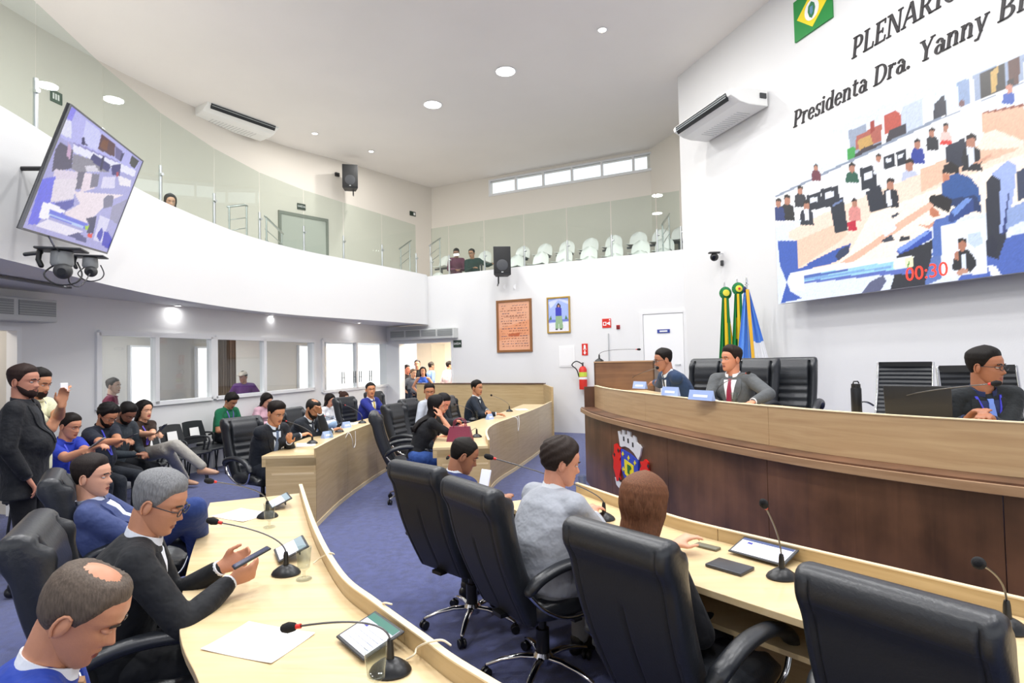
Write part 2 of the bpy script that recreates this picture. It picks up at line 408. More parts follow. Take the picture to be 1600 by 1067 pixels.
# entrance surround column between booth glazing and entrance
mb = MB(); mb.prism([wl(S[606]-.12, off=.0), wl(S[606]-.32, off=.0), wl(S[606]-.32, off=.28), wl(S[606]-.12, off=.28)], 0, SOF+.02)
struct(mb.build('trim_3', WHITE))
# corridor behind the entrance
mb = MB(); mb.prism([wallB(4.6, off=-3.6), wallB(9.6, off=-3.6), wallB(9.6, off=-3.7), wallB(4.6, off=-3.7)], 0, 2.6)
mb.prism([wallB(5.2, off=-.2), wallB(5.3, off=-.2), wallB(5.3, off=-3.6), wallB(5.2, off=-3.6)], 0, 2.6)
struct(mb.build('wall_corridor', mat('corridor wall', '#ead9bd', .7)))
# low wooden screen before the entrance, meeting the inner desk
t857, t645 = 3.15, 6.75
pr = thing('low_wooden_screen', 'low light oak screen wall in front of the entrance doorway', 'partition')
mb = MB(); mb.prism([wallB(t857, off=.12), wallB(t645, off=.12), wallB(t645, off=.16), wallB(t857, off=.16)], 0, 1.1); mb.build('panel', W_FRONT, pr, bevel=.004)
P = wallB(t857, off=.14); Q = Vector((.80, 11.75, 0)); dd = (Q-P).normalized(); nn = Vector((-dd.y, dd.x, 0))*.02
MB().prism([P-nn, Q-nn, Q+nn, P+nn], 0, 1.1).build('side_panel', W_FRONT, pr, bevel=.004)
MB().prism([wallB(t857-.02, off=.10), wallB(t645, off=.10), wallB(t645, off=.18), wallB(t857-.02, off=.18)], 1.1, 1.125).build('top_rail', W_DARK, pr)
# back door on the platform
DZ = .5
dr_ = thing('door_1', None, None); dr_['kind'] = 'structure'
MB().prism([wallB(.04, off=.015), wallB(.86, off=.015), wallB(.86, off=0), wallB(.04, off=0)], DZ, 2.56).build('door_leaf', mat('door white', '#f0f0f0', .4), dr_, bevel=.003)
mb = MB()
for a, b, c, d in ((-.05, .03, DZ, 2.62), (.87, .95, DZ, 2.62), (.03, .87, 2.57, 2.63)): mb.prism([wallB(a, off=.03), wallB(b, off=.03), wallB(b, off=0), wallB(a, off=0)], c, d)
mb.build('door_frame', mat('door frame white', '#e4e4e4', .4), dr_, bevel=.003)
mb = MB(); q = wallB(.12, 1.5, .05); mb.cyl(wallB(.12, 1.5, .015), q, .012).cyl(q, q+DB*.1, .009); mb.build('door_handle', STEEL, dr_, smooth=40)
def text_mesh(s, size, mt, P, ux, uz, name='lettering', parent=None, th=.004, center=True):
    cu = bpy.data.curves.new(name, 'FONT'); cu.body = s; cu.size = size; cu.extrude = th; cu.resolution_u = 3
    if center: cu.align_x = 'CENTER'; cu.align_y = 'CENTER'
    to = bpy.data.objects.new(name, cu); me = bpy.data.meshes.new_from_object(to); bpy.data.objects.remove(to)
    ux = Vector(ux).normalized(); uz = Vector(uz).normalized(); un = ux.cross(uz)
    for v in me.vertices: v.co = Vector(P)+ux*v.co.x+uz*v.co.y+un*v.co.z
    me.materials.clear(); me.materials.append(mt); o = bpy.data.objects.new(name, me); COL.objects.link(o)
    if parent: o.parent = parent
    return o
BLUEP = mat('sign blue', '#2c3f94', .5)
def wall_plate(name, label, cat, fn, t, z, w, h, mt, off=0, th=.012, uside=-1):
    r_ = thing(name, label, cat)
    MB().prism([fn(t-w/2, off=off+th), fn(t+w/2, off=off+th), fn(t+w/2, off=off), fn(t-w/2, off=off)], z-h/2, z+h/2).build('plate', mt, r_)
    return r_
WLET = mat('sign white', '#f4f4f4', .5); GREENS = mat('sign green', '#1d4a33', .5); REDS = mat('sign red', '#d02a1e', .5)
dp = wall_plate('door_plate', 'small blue plate on the white door beside the podium', 'sign', wallB, .44, 2.2, .26, .075, BLUEP, .02)
MB().prism([wallB(.36, off=.036), wallB(.52, off=.036), wallB(.52, off=.032), wallB(.36, off=.032)], 2.185, 2.215).build('lettering', WLET, dp)

# ------------------------------------------------------------------ glass guards on the parapets
def guard(name, label, pts, zb, zt, heights, off=.0, thick=.012):
    r_ = thing(name, label, 'guard rail')
    for a, b in zip(pts[:-1], pts[1:]):
        d = (b-a).normalized(); n = Vector((-d.y, d.x, 0))*thick/2; a2 = a+d*.012; b2 = b-d*.012
        MB().prism([a2-n, b2-n, b2+n, a2+n], zb+.002, zt).build('pane', GLASS, r_)
    for p in pts:
        mb = MB().cyl((p.x, p.y, zb), (p.x, p.y, zb+heights), .022, 12)
        mb.cyl((p.x, p.y, zb+heights*.75), (p.x+.05, p.y-.03, zb+heights*.75), .02, 10); mb.lathe([(.045, 0), (.045, .012), (.02, .014)], (p.x, p.y, zb))
        mb.build('post', STEEL, r_, smooth=40)
    return r_
off_pc = offset_poly(pc, .07)
def pc_at(px):
    best = None
    for a, b in zip(off_pc[:-1], off_pc[1:]):
        d = ray(px, 400); d = Vector((d.x, d.y))
        A = Vector((a.x, a.y)); B = Vector((b.x, b.y)); e = B-A
        den = d.x*e.y-d.y*e.x
        if abs(den) < 1e-9: continue
        s_ = (A.x*e.y-A.y*e.x)/den; u_ = (A.x*d.y-A.y*d.x)/den
        if 0 <= u_ <= 1.0001 and s_ > 0: best = Vector((A.x+e.x*u_, A.y+e.y*u_, 0))
    return best
gp = [Vector((-3.82, 1.6, 0)), Vector((-4.0, 2.8, 0))]+[p for p in [pc_at(x) for x in (-60, 55, 160, 251, 335, 406, 475, 537, 597, 650)] if p is not None]
guard('glass_guard', 'frameless glass guard with steel posts along the curved white balcony', gp, PAR, 5.08, .5)
gp2 = [wallB(t, off=-.1) for t in (.05, .55, 1.55, 2.6, 3.7, 4.8, 5.85, 6.4)]
guard('glass_guard', 'straight glass guard with steel posts before the white gallery seats', gp2, PAR, 5.12, .5)

# ------------------------------------------------------------------ ceiling fixtures
LAMP = mat('lamp diffuser', '#ffffff', .5, emit=14); LAMPW = mat('spot lamp', '#fff4e4', .5, emit=14)
TRIM = mat('lamp trim', '#f3f3f3', .4)
def ceiling_lamp(x, y, r_, label, spot=False, power=60, z=CEIL, group=None):
    t = thing('ceiling_light', label, 'ceiling light', (x, y, z), group=group)
    MB().lathe([(r_, 0), (r_+.02, -.004), (r_+.025, -.012), (r_, -.016), (r_-.004, -.006)], seg=28).build('frame', TRIM, t, smooth=40)
    MB().lathe([(r_-.004, -.010), (r_-.01, -.013), (.001, -.0135)], seg=28).build('diffuser', LAMPW if spot else LAMP, t)
    l = area_light('ceiling_light_source', (x, y, z-.03), r_*1.9, power, (1, .97, .93) if spot else (1, 1, 1)); l.parent = t; l.location = (0, 0, -.03)
    return t
p = at(790, 111, CEIL); ceiling_lamp(p.x, p.y, .19, 'larger bright round ceiling light nearer the wall with the screen', power=105)
p = at(676, 163, CEIL); ceiling_lamp(p.x, p.y, .19, 'bright round ceiling light over the middle of the room, farther one', power=105)
p = at(941, 46, CEIL); ceiling_lamp(p.x, p.y, .07, 'small recessed spot nearest the right end of the ceiling', True, 40)
p = at(492, 208, CEIL); ceiling_lamp(p.x, p.y, .065, 'small recessed spot beside the left ceiling air conditioner', True, 30)
p = at(580, 236, CEIL); ceiling_lamp(p.x, p.y, .065, 'small recessed spot above the far left loudspeaker', True, 30)
for i, (x, y) in enumerate(((-4.6, 7.6), (-2.2, 8.0), (.6, 7.6), (2.6, 6.2), (-4.4, 3.6), (-1.4, 3.4), (1.8, 3.2), (4.6, 3.0), (-3.5, .2), (0, .2), (3.5, 0.2), (-2.6, 5.6))):
    ceiling_lamp(x, y, .19, 'round ceiling light outside the picture', power=105, group='ceiling lights outside the picture')
SOFL = []
for x, y, lb in ((-5.0, 6.4, 'small recessed light in the soffit above the seated men with phones'), (-5.1, 8.8, 'small recessed light in the soffit above the man in green'), (-4.6, 11.0, 'small recessed light in the soffit above the woman in white'), (-3.6, 13.6, 'small recessed light in the soffit near the entrance air curtain'), (-4.9, 4.0, 'small recessed light in the soffit at the far left edge')):
    ceiling_lamp(x, y, .04, lb, power=2, z=SOF+.02)  # added fixtures to brighten the space under the balcony, no such lamps known there
for s_ in (1.6, 5, 8.0): area_light('booth_light', wl(s_, 2.6, -1.7), .8, 60)
for t_ in (5.8, 7.6): area_light('corridor_light', wallB(t_, 2.55, -1.6), 1.0, 150, (1, .95, .85))
# ------------------------------------------------------------------ desks
PLINTH = mat('pale edge strip', '#e6d2ac', .5)
def desk(name, label, Fl, width, ends, zt=.75, lip=.06, panel_mat=W_FRONT, side=1, shelf=True, seams=1.25, near_panel=True):
    """Fl: polyline of the front face (smoothed, world XY). side=+1: sitters on the left of travel."""
    r_ = thing(name, label, 'desk'); P = Fl
    inner = offset_poly(P, .03*side); person = offset_poly(P, width*side)
    band(offset_poly(P, .018*side), person, zt-.03, zt).build('worktop', W_TOP, r_, bevel=.003)
    # front boards, cut at seams
    segs = []; cur = [0]; L = 0
    for i in range(1, len(P)):
        L += (P[i]-P[i-1]).length; cur.append(i)
        if L > seams or i == len(P)-1: segs.append(cur); cur = [i]; L = 0
    for s_ in segs:
        A = [P[i].copy() for i in s_]; 
        d0 = (A[1]-A[0]).normalized()*.0015; d1 = (A[-1]-A[-2]).normalized()*.0015
        A[0] = A[0]+d0; A[-1] = A[-1]-d1
        band(A, offset_poly(A, .018*side), .05, zt+lip).build('front_panel', panel_mat, r_, bevel=.002)
    band(offset_poly(P, -.006*side), offset_poly(P, .024*side), 0, .05).build('plinth', PLINTH, r_)
    band(offset_poly(P, -.002*side), offset_poly(P, .022*side), zt+lip, zt+lip+.006).build('edge_strip', PLINTH, r_)
    if shelf:
        band(offset_poly(P, .02*side), offset_poly(P, (width-.1)*side), zt-.2, zt-.18).build('shelf', W_TOP, r_)
    for e in ends:   # end panels at polyline indices
        i = e if e >= 0 else len(P)+e
        t = (P[min(i+1, len(P)-1)]-P[max(i-1, 0)]).normalized()*(.02 if i < len(P)//2 else -.02)
        a, b = P[i].copy(), P[i]+(person[i]-P[i])*.93
        MB().prism([a+t*.05, b+t*.05, b+t, a+t], 0, zt-.03).build('end_panel', panel_mat, r_, bevel=.002)
        MB().prism([a+t*.05, person[i]+t*.05, person[i]+t, a+t], zt-.115, zt-.031).build('apron', W_FRONT, r_, bevel=.002)
    return r_, inner, person
# A: nearest desk (outer row), B: next one of the outer row, C: far inner, D: near inner
def zpt(px, py, z): p = at(px, py, z); return (p.x, p.y)
FA = smooth_poly([zpt(472, 770, .75), zpt(494, 838, .75), zpt(535, 905, .78), zpt(590, 952, .78), zpt(665, 1008, .78), zpt(742, 1063, .78), (.33, 1.22), (.95, .72)], 6)
deskA, inA, peA = desk('curved_desk', 'pale curved desk nearest in front of the grey-haired man in glasses', FA, .60, [0, -1], side=-1)
FB = smooth_poly([(-2.06, 6.0), (-2.10, 6.95), (-2.07, 7.9), (-2.0, 8.85), (-1.88, 9.8), (-1.6, 11.0), (-1.2, 12.0)], 6)
deskB, inB, peB = desk('curved_desk', 'pale curved desk in the middle with dark-suited men along its far side', FB, .55, [0, -1])
FC = smooth_poly([(-.27, 6.35), (-.33, 7.2), (-.24, 7.97), (.06, 8.95), (.44, 10.3), (.70, 11.4), (.80, 11.8)], 6)
deskC, inC, peC = desk('curved_desk', 'pale curved desk with a maroon handbag on it, before the low wooden screen', FC, .62, [0])
FD = smooth_poly([zpt(903, 757, .80), zpt(975, 782, .80), zpt(1062, 812, .80), zpt(1200, 846, .80), zpt(1400, 893, .80), zpt(1600, 940, .80), (2.35, 1.45), (2.9, 1.0)], 6)
deskD, inD, peD = desk('curved_desk', 'pale curved desk nearest the dark dais, with sitters seen from behind', FD, .60, [0, -1], side=-1)

# ------------------------------------------------------------------ dais
RIM = smooth_poly([(.92, 7.95), (.96, 7.2), (1.10, 6.4), (1.36, 5.35), (1.63, 4.45), (2.0, 3.63), (2.56, 2.88), (3.3, 2.2), (4.2, 1.7)], 8)
dais = thing('dais_counter', 'long curved two-tier counter of dark walnut below and oak above', 'counter')
lo = offset_poly(RIM, .06); L = 0; cur = [0]; segs = []
for i in range(1, len(lo)):
    L += (lo[i]-lo[i-1]).length; cur.append(i)
    if L > 1.25 or i == len(lo)-1: segs.append(cur); cur = [i]; L = 0
for s_ in segs:
    A = [lo[i].copy() for i in s_]; A[0] = A[0]+(A[1]-A[0]).normalized()*.002; A[-1] = A[-1]-(A[-1]-A[-2]).normalized()*.002
    band(A, offset_poly(A, .02), .0, .945).build('front_panel', W_DARK, dais, bevel=.002)
band(offset_poly(RIM, 0), offset_poly(RIM, .02), .945, 1.0).build('ledge_edge', W_RIM, dais, bevel=.004)
band(offset_poly(RIM, .012), offset_poly(RIM, .24), .992, 1.012).build('ledge', W_DARK, dais)
up = offset_poly(RIM, .20); L = 0; cur = [0]; segs = []
for i in range(1, len(up)):
    L += (up[i]-up[i-1]).length; cur.append(i)
    if L > 1.8 or i == len(up)-1: segs.append(cur); cur = [i]; L = 0
for s_ in segs:
    A = [up[i].copy() for i in s_]; A[0] = A[0]+(A[1]-A[0]).normalized()*.001; A[-1] = A[-1]-(A[-1]-A[-2]).normalized()*.001
    band(A, offset_poly(A, .02), 1.012, 1.30).build('counter_front', W_COUNTER, dais, bevel=.002)
band(offset_poly(up, -.006), offset_poly(up, .040), 1.30, 1.306).build('edge_strip', PLINTH, dais)
band(offset_poly(up, .027), offset_poly(up, .68), 1.20, 1.235).build('worktop', W_TOP, dais)
a, b = RIM[0], offset_poly(RIM, .30)[0]
MB().prism([a+Vector((.06, .0, 0)), b, b+Vector((0, .02, 0)), a+Vector((.06, .02, 0))], 0, 1.29).build('end_panel', W_DARK, dais)
# raised platform behind the counter
plat = offset_poly(RIM, .10)
poly = [(p.x, p.y) for p in plat]+[(8.2, 1.0)]+[(wallR(t).x, wallR(t).y) for t in (6, 0)]+[(wallB(1.35).x, wallB(1.35).y)]
struct(MB().prism(poly, 0, DZ).build('floor_platform', mat('platform carpet', '#474e78', .95, bump=.5, bscale=200, var=.15, vscale=9)))
# crest on the dais front
def crest():
    r_ = thing('crest', 'painted coat of arms with mural crown and red supporters on the dais', 'crest')
    # local frame on the dais front
    c = at(984, 722, 0); 
    best = min(range(len(lo)-1), key=lambda i: abs(project(((lo[i]+lo[i+1])/2).to_3d()+Vector((0, 0, .5)))[0]-984))
    Pm = (lo[best]+lo[best+1])/2; ux = (lo[best+1]-lo[best]).normalized(); un = Vector((ux.y, -ux.x, 0))
    if un.x > 0: un = -un
    D0 = Pm.y; zc = CAM_Z+(ray(984, 722).z/ray(984, 722).y)*D0
    k = D0/F_PX
    sx = 1.0/max(.35, abs(ux.x*1.0-ux.y*(Pm.x/Pm.y)))*k    # metres along the front per pixel across
    def pt(px, py, off): return Pm+ux*((px-984)*sx)+Vector((0, 0, zc-(py-722)*k))+un*off
    def plate(name, poly, mt, o0, o1, parent=r_):
        v = [pt(x, y, o0) for x, y in poly]+[pt(x, y, o1) for x, y in poly]; n = len(poly)
        mb = MB(); mb.add(v, [tuple(range(n)), tuple(range(n, 2*n))[::-1]]+[(i, (i+1) % n, (i+1) % n+n, i+n) for i in range(n)])
        return mb.build(name, mt, parent)
    Wc = mat('crest silver', '#e2e2e4', .4); RDc = mat('crest red', '#e01f18', .45); BLc = mat('crest blue', '#2b46b8', .45); YLc = mat('crest yellow', '#f0dc28', .45); GNc = mat('crest green', '#1f6a32', .45); BKc = mat('crest black', '#202428', .5)
    B = .016
    crown = [(968, 702), (965, 679), (968, 678), (969, 683), (972, 684), (972, 675), (976, 675), (976, 681), (980, 681), (980, 674), (985, 675), (985, 682), (989, 684), (989, 679), (993, 681), (994, 688), (998, 691), (998, 690), (1001, 694), (999, 706), (996, 714), (990, 706), (983, 701), (976, 700), (970, 703)]
    plate('crown', crown, Wc, 0, B)
    for x, y in ((975, 689), (982, 690), (989, 694)): plate('crown_window', [(x-1, y-4), (x+.8, y-4), (x+1, y+3), (x-1, y+3)], BKc, B, B+.004)
    sh = [(970, 706), (983, 709), (996, 716), (996, 735), (993, 748), (984, 758), (975, 752), (970, 738)]
    plate('shield', sh, BLc, 0, B+.005)
    plate('shield_inset', [(976, 720), (990, 725), (990, 742), (983, 748), (976, 743)], YLc, B+.005, B+.01)
    plate('shield_emblem', [(981, 726), (986, 727), (987, 731), (984, 735), (984, 741), (981, 740)], GNc, B+.01, B+.014)
    for x, y in ((973.5, 713), (982.5, 716), (992, 720), (973.5, 737), (993, 738)): plate('shield_star', [(x, y-4), (x+1, y-1), (x+2, y), (x+1, y+1), (x, y+4), (x-1, y+1), (x-2, y), (x-1, y-1)], YLc, B+.005, B+.01)
    for s_ in (0, 1):
        base = [(958, 703), (962, 700), (965, 705), (969, 706), (967, 712), (970, 718), (967, 725), (970, 733), (968, 742), (966, 751), (967, 757), (961, 762), (959, 752), (956, 742), (957, 730), (955, 722), (958, 714)]
        if s_: base = [(2*983-x+2, y+9) for x, y in base][::-1]
        plate('supporter', base, RDc, 0, B+.003)
        for q in (2, 9, 16): 
            x0, y0 = base[q % len(base)]; plate('supporter_detail', [(x0, y0+2), (x0+2, y0+4), (x0+1, y0+9), (x0-1, y0+6)], BKc, B+.003, B+.006)
    rb_ = [(958, 757), (966, 761), (976, 768), (984, 770), (992, 771), (1003, 770), (1008, 766), (1006, 775), (994, 780), (982, 780), (968, 774), (960, 768)]
    plate('scroll', rb_, Wc, 0, B)
    return r_
crest()
# podium at the far end of the dais
pod = thing('podium', 'dark walnut podium box at the far end of the dais', 'podium', (0, 0, 0))
pa = atD(928, 570, 8.1); pb = atD(1022, 570, 7.75); pa.z = pb.z = 0; d = (pb-pa).normalized(); nn = Vector((-d.y, d.x, 0))
ztop = CAM_Z-(566-556)*8.0/900
MB().prism([pa, pb, pb+nn*.02, pa+nn*.02], DZ, ztop).build('front_panel', W_MID, pod, bevel=.002)
MB().prism([pa, pa+nn*.42, pa+nn*.42+d*.02, pa+d*.02], DZ, ztop).build('side_panel', W_MID, pod, bevel=.002)
MB().prism([pb, pb+nn*.42, pb+nn*.42-d*.02, pb-d*.02], DZ, ztop).build('side_panel', W_MID, pod, bevel=.002)
MB().prism([pa-nn*.01, pb-nn*.01, pb+nn*.44, pa+nn*.44], ztop, ztop+.02).build('top', W_RIM, pod, bevel=.002)

# ------------------------------------------------------------------ executive chair
def exec_back_mesh():
    """Closed side profile swept across the width with tufting on the front, seam and rolled cap on the back."""
    NX = 57; HALF = .24; prof = []
    n = 34
    def cen(t):   # centre line: t 0 bottom .. 1 top
        y = -.215 - .20*t - .035*math.sin(PI*t) - .03*max(0, t-.8)*5*.5; z = .43+.62*t; return y, z
    loop = []
    for i in range(n): loop.append(('b', i/(n-1)))
    for i in range(1, 8): loop.append(('t', i/8))
    for i in range(n): loop.append(('f', 1-i/(n-1)))
    for i in range(1, 4): loop.append(('u', i/4))
    V = []; 
    for ix in range(NX):
        q = -1+2*ix/(NX-1); x = HALF*math.copysign(abs(q)**.9, q) if q else 0
        ax = abs(x)/HALF
        edge = math.sqrt(max(0, 1-max(0, (ax-.86)/.14)**2.2))
        for kind, t in loop:
            wid = 1.0 - .08*(1-min(1, ((t if kind in 'bf' else (1 if kind == 't' else 0))/.5)))
            tt = t if kind in 'bf' else (1.0 if kind == 't' else 0.0)
            y, z = cen(tt)
            # widths: narrow waist low, broad shoulder
            wf = .90+.10*math.sin(min(1, tt*1.15)*PI*.5)
            roll = math.exp(-((tt-.93)/.07)**2)
            tb = .045+.018*roll; tf = .055+.02*roll
            tb *= .35+.65*edge; tf *= .35+.65*edge
            if kind == 'b':
                d = -tb
                seam = math.exp(-(x/.0045)**2)*(.010 if .05 < tt < .62 else 0)
                cap = math.exp(-((ax-.80)/.018)**2)*.009
                line = math.exp(-((tt-.84)/.008)**2)*.006
                d += seam+cap+line*(ax < .8)
                yy, zz = y+d, z
            elif kind == 'f':
                d = tf
                if ax < .66:
                    for zt in (.26, .38, .50, .62): d -= .020*math.exp(-((tt-zt)/.014)**2)
                    d += .012*(1 if .2 < tt < .68 else 0)*abs(math.sin(PI*(tt-.26)/.12))*.8
                    d += .022*math.exp(-((tt-.80)/.11)**2)
                d -= .022*math.exp(-((ax-.68)/.045)**2)
                d += .030*math.exp(-((ax-.86)/.10)**2)*(tt < .97)
                yy, zz = y+d, z
            elif kind == 't':
                a = PI*t; yy = y-tb*math.cos(a)*1 if t < .5 else y-tf*math.cos(a); zz = z+.045*math.sin(a)*(.3+.7*edge)
            else:
                a = PI*t; yy = y+tf*math.cos(a) if t < .5 else y+tb*math.cos(a); zz = z-.03*math.sin(a)
            V.append((x*wf, yy, zz))
    m_ = len(loop); Fc = []
    for i in range(NX-1):
        for k in range(m_): l = (k+1) % m_; Fc.append((i*m_+k, (i+1)*m_+k, (i+1)*m_+l, i*m_+l))
    Fc.append(tuple(range(m_))); Fc.append(tuple(range((NX-1)*m_, NX*m_))[::-1])
    mb = MB(); mb.add(V, Fc); return mb
def make_exec(label, arms=True):
    r_ = thing('office_chair', label, 'chair')
    bk = exec_back_mesh().build('backrest', [LEATHER, BACKFAB], r_, smooth=50)
    me = bk.data
    for p_ in me.polygons:
        if p_.normal.y < -.3 and p_.center.z < .985 and abs(p_.center.x) < .205: p_.material_index = 1
    # seat cushion
    mb = MB(); V = []; Fc = []; nx, ny = 15, 15
    bm = bmesh.new(); bmesh.ops.create_cube(bm, size=1); bmesh.ops.subdivide_edges(bm, edges=bm.edges[:], cuts=9, use_grid_fill=True)
    for v in bm.verts:
        x, y, z = v.co*2
        k = (1-.10*(abs(y)**3))*(1-.05*abs(z)**3); l = (1-.10*abs(x)**3)
        top = max(0, z); X = x*.26*k; Y = y*.26*l; Z = z*.055*(1-.25*abs(x)**4)*(1-.25*abs(y)**4)
        if y > .5: Z -= .03*(y-.5)**2*4*(.4+.6*top)
        if z > 0: Z += .015*math.exp(-((abs(x)-.78)/.15)**2)-.006*math.exp(-(y/.05)**2)-.010*math.exp(-((abs(x)-.6)/.05)**2)
        v.co = (X, Y+.04, Z+.455)
    bm.verts.index_update(); mb.add([v.co.copy() for v in bm.verts], [[v.index for v in f.verts] for f in bm.faces]); bm.free()
    mb.build('seat', LEATHER, r_, smooth=60)
    MB().box((0, .0, .385), (.18, .26, .05)).box((0, -.19, .41), (.08, .2, .02)).build('mechanism', PLASTIC, r_)
    if arms:
        for s_ in (-1, 1):
            x = .29*s_
            path = smooth_poly([(x*.93, -.285, .60), (x, -.22, .655), (x, -.08, .685), (x, .08, .675), (x, .20, .63), (x, .255, .57)], 5)
            ar = MB().tube(path, [(.030, .019)]*2+[(.036, .026)]*(len(path)-4)+[(.030, .02)]*2, 12, side=(1, 0, 0)).build('armrest', LEATHER, r_, smooth=True)
            fr = smooth_poly([(x*.93, -.28, .585), (x*.98, -.2, .50), (x*.95, -.06, .425), (x*.95, .10, .42), (x*.99, .2, .47), (x, .245, .57)], 5)
            MB().tube(fr, (.013, .010), 10, side=(1, 0, 0)).build('arm_frame', CHROME, ar, smooth=True)
            MB().box((x*.72, .0, .405), (.17, .05, .012)).build('arm_bracket', PLASTIC, ar)
    MB().cyl((0, 0, .1), (0, 0, .26), .036, 16).cyl((0, 0, .26), (0, 0, .37), .022, 16).build('gas_column', PLASTIC, r_, smooth=40)
    MB().lathe([(.001, .075), (.05, .08), (.055, .12), (.04, .14), (.001, .142)], seg=20).build('hub', CHROME, r_, smooth=40)
    for k in range(5):
        a = 2*PI*k/5+.3; c, s_ = math.cos(a), math.sin(a)
        pts = [(c*r__, s_*r__, z) for r__, z in ((.03, .112), (.12, .115), (.22, .098), (.30, .07))]
        lg = MB().tube(pts, [(.024, .014), (.021, .013), (.017, .011), (.013, .009)], 10, side=(-s_, c, 0)).build('leg', CHROME, r_, smooth=True)
        mb = MB(); M = Matrix.Rotation(a+.6, 3, 'Z') @ Matrix.Rotation(PI/2, 3, 'X')
        for q in (-1, 1): mb.lathe([(.001, -.008), (.024, -.008), (.027, -.004), (.027, .004), (.024, .008), (.001, .008)], Vector((c*.305, s_*.305, .028))+Vector((-math.sin(a+.6), math.cos(a+.6), 0))*0+(M @ Vector((0, 0, .014*q))), 16, M)
        mb.cyl((c*.305, s_*.305, .03), (c*.305, s_*.305, .07), .008, 8); mb.build('caster', PLASTIC, lg, smooth=40)
    return r_
ec = make_exec('black leather office chair at the far right, nearest of all chairs, its back filling the corner')
def place_exec(bx, by, head, label, z=0, group=None, first=[True], sc=None):
    """bx,by: top centre of the backrest in plan."""
    h = R(head); cx = bx+.45*math.sin(h); cy = by+.45*math.cos(h)
    if first[0]:
        first[0] = False; ec.location = (cx, cy, z); ec.rotation_euler = (0, 0, -h); ec['label'] = label
        if sc: ec.scale = sc
        return ec
    return dup(ec, (cx, cy, z), -h, label, group, sc or (1, 1, 1))
GE = None
place_exec(.95, 1.50, 53, 'empty black leather chair nearest the viewer by the dais-side desk, back toward us')
place_exec(.34, 2.05, 50, 'black leather chair directly behind the brown-haired woman')
place_exec(-.24, 2.86, 55, 'black leather chair holding the man in the light grey blazer')
place_exec(-.60, 3.42, 43, 'black leather chair behind the man in a navy suit at the dais-side desk')
place_exec(-1.83, 2.15, 60, 'black leather chair behind the grey-haired man in glasses', sc=(1, 1, 1.04))
place_exec(-2.72, 3.37, 55, 'black leather chair of the reclining man in a blue suit')
place_exec(-3.18, 6.72, 125, 'black leather chair with ribbed front, of the dark-haired man speaking into a microphone')
place_exec(-3.1, 7.95, 112, 'black leather chair behind the balding man in a dark suit')
place_exec(-2.98, 10.1, 120, 'black leather chair left of the smiling man in a blue suit')
place_exec(-2.85, 11.7, 120, 'black leather chair beyond the smiling man in a blue suit')
place_exec(-1.72, 7.0, 78, 'black leather chair of the woman with long black hair beside the handbag')
place_exec(-1.75, 8.25, 112, 'black leather chair with ribbed front between the woman and the man in grey')
place_exec(-1.72, 9.3, 112, 'black leather chair behind the man in a light shirt at the far desk')
place_exec(-1.13, 9.75, 104, 'black leather chair beside the dark-suited man before the low wooden screen')
place_exec(2.98, 6.1, 215, 'empty black leather chair at the dais right of the man with a red tie', DZ, sc=(.93, 1, 1.05))
place_exec(2.57, 6.02, 225, 'black leather chair behind the man with a red tie', DZ, sc=(.93, 1, 1.05))
place_exec(2.33, 6.8, 226, 'black leather chair between the two suited men at the dais', DZ, sc=(.93, 1, 1.05))
place_exec(-1.35, .72, 55, 'black leather chair of the balding man in a bright blue suit')

# mesh-backed chairs at the right of the dais
def make_mesh_chair(label):
    r_ = thing('mesh_chair', label, 'chair')
    mb = MB(); rows = 26; cols = 8; W = .235; V = []; Fc = []
    for s_ in (0, 1):
        for i in range(rows+1):
            t = i/rows; y = -.2-.16*t-.03*math.sin(PI*t); z = .5+.55*t
            for j in range(cols+1):
                x = -W+2*W*j/cols; V.append((x, y-.012*s_+(.004 if i % 2 else -.003)*(1 if not s_ else -1)-.02*(1-(x/W)**2), z))
    n1 = (rows+1)*(cols+1)
    for s_ in (0, 1):
        for i in range(rows):
            for j in range(cols):
                a = s_*n1+i*(cols+1)+j; Fc.append((a, a+1, a+cols+2, a+cols+1) if s_ else (a, a+cols+1, a+cols+2, a+1))
    for i in range(rows):
        for j in (0, cols): a = i*(cols+1)+j; Fc.append((a, a+n1, a+n1+cols+1, a+cols+1))
    for j in range(cols):
        for i in (0, rows): a = i*(cols+1)+j; Fc.append((a, a+1, a+1+n1, a+n1))
    mb.add(V, Fc); mb.build('backrest', mat('ribbed black vinyl', '#24272b', .45), r_)
    for s_ in (-1, 1):
        MB().tube([(s_*.245, -.12, .44), (s_*.245, -.2, .5), (s_*.245, -.30, .75), (s_*.245, -.37, 1.06)], .012, 8).build('back_frame', CHROME, r_, smooth=True)
        MB().tube(smooth_poly([(s_*.26, -.2, .62), (s_*.29, -.1, .66), (s_*.29, .12, .66), (s_*.27, .18, .55), (s_*.25, .1, .44)], 4), .011, 8).build('armrest', CHROME, r_, smooth=True)
    MB().rbox((0, .03, .45), (.48, .46, .05), .02).build('seat', LEATHER, r_, smooth=40)
    MB().box((0, -.362, 1.05), (.47, .012, .05)).build('top_bar', PLASTIC, r_)
    MB().cyl((0, 0, .1), (0, 0, .43), .025, 12).build('gas_column', CHROME, r_, smooth=40)
    for k in range(5):
        a = 2*PI*k/5; lg = MB().tube([(0, 0, .11), (math.cos(a)*.28, math.sin(a)*.28, .07)], [.018, .012], 8).build('leg', CHROME, r_, smooth=True)
        MB().sphere((math.cos(a)*.28, math.sin(a)*.28, .028), .026, 10, 6).build('caster', PLASTIC, lg, smooth=True)
    return r_
mc = make_mesh_chair('ribbed black mesh chair with chrome frame by the wall, behind the black water bottle')
q = atD(1411, 570, 5.7); mc.location = (q.x-.02, q.y+.1, DZ); mc.rotation_euler = (0, 0, hd(228))
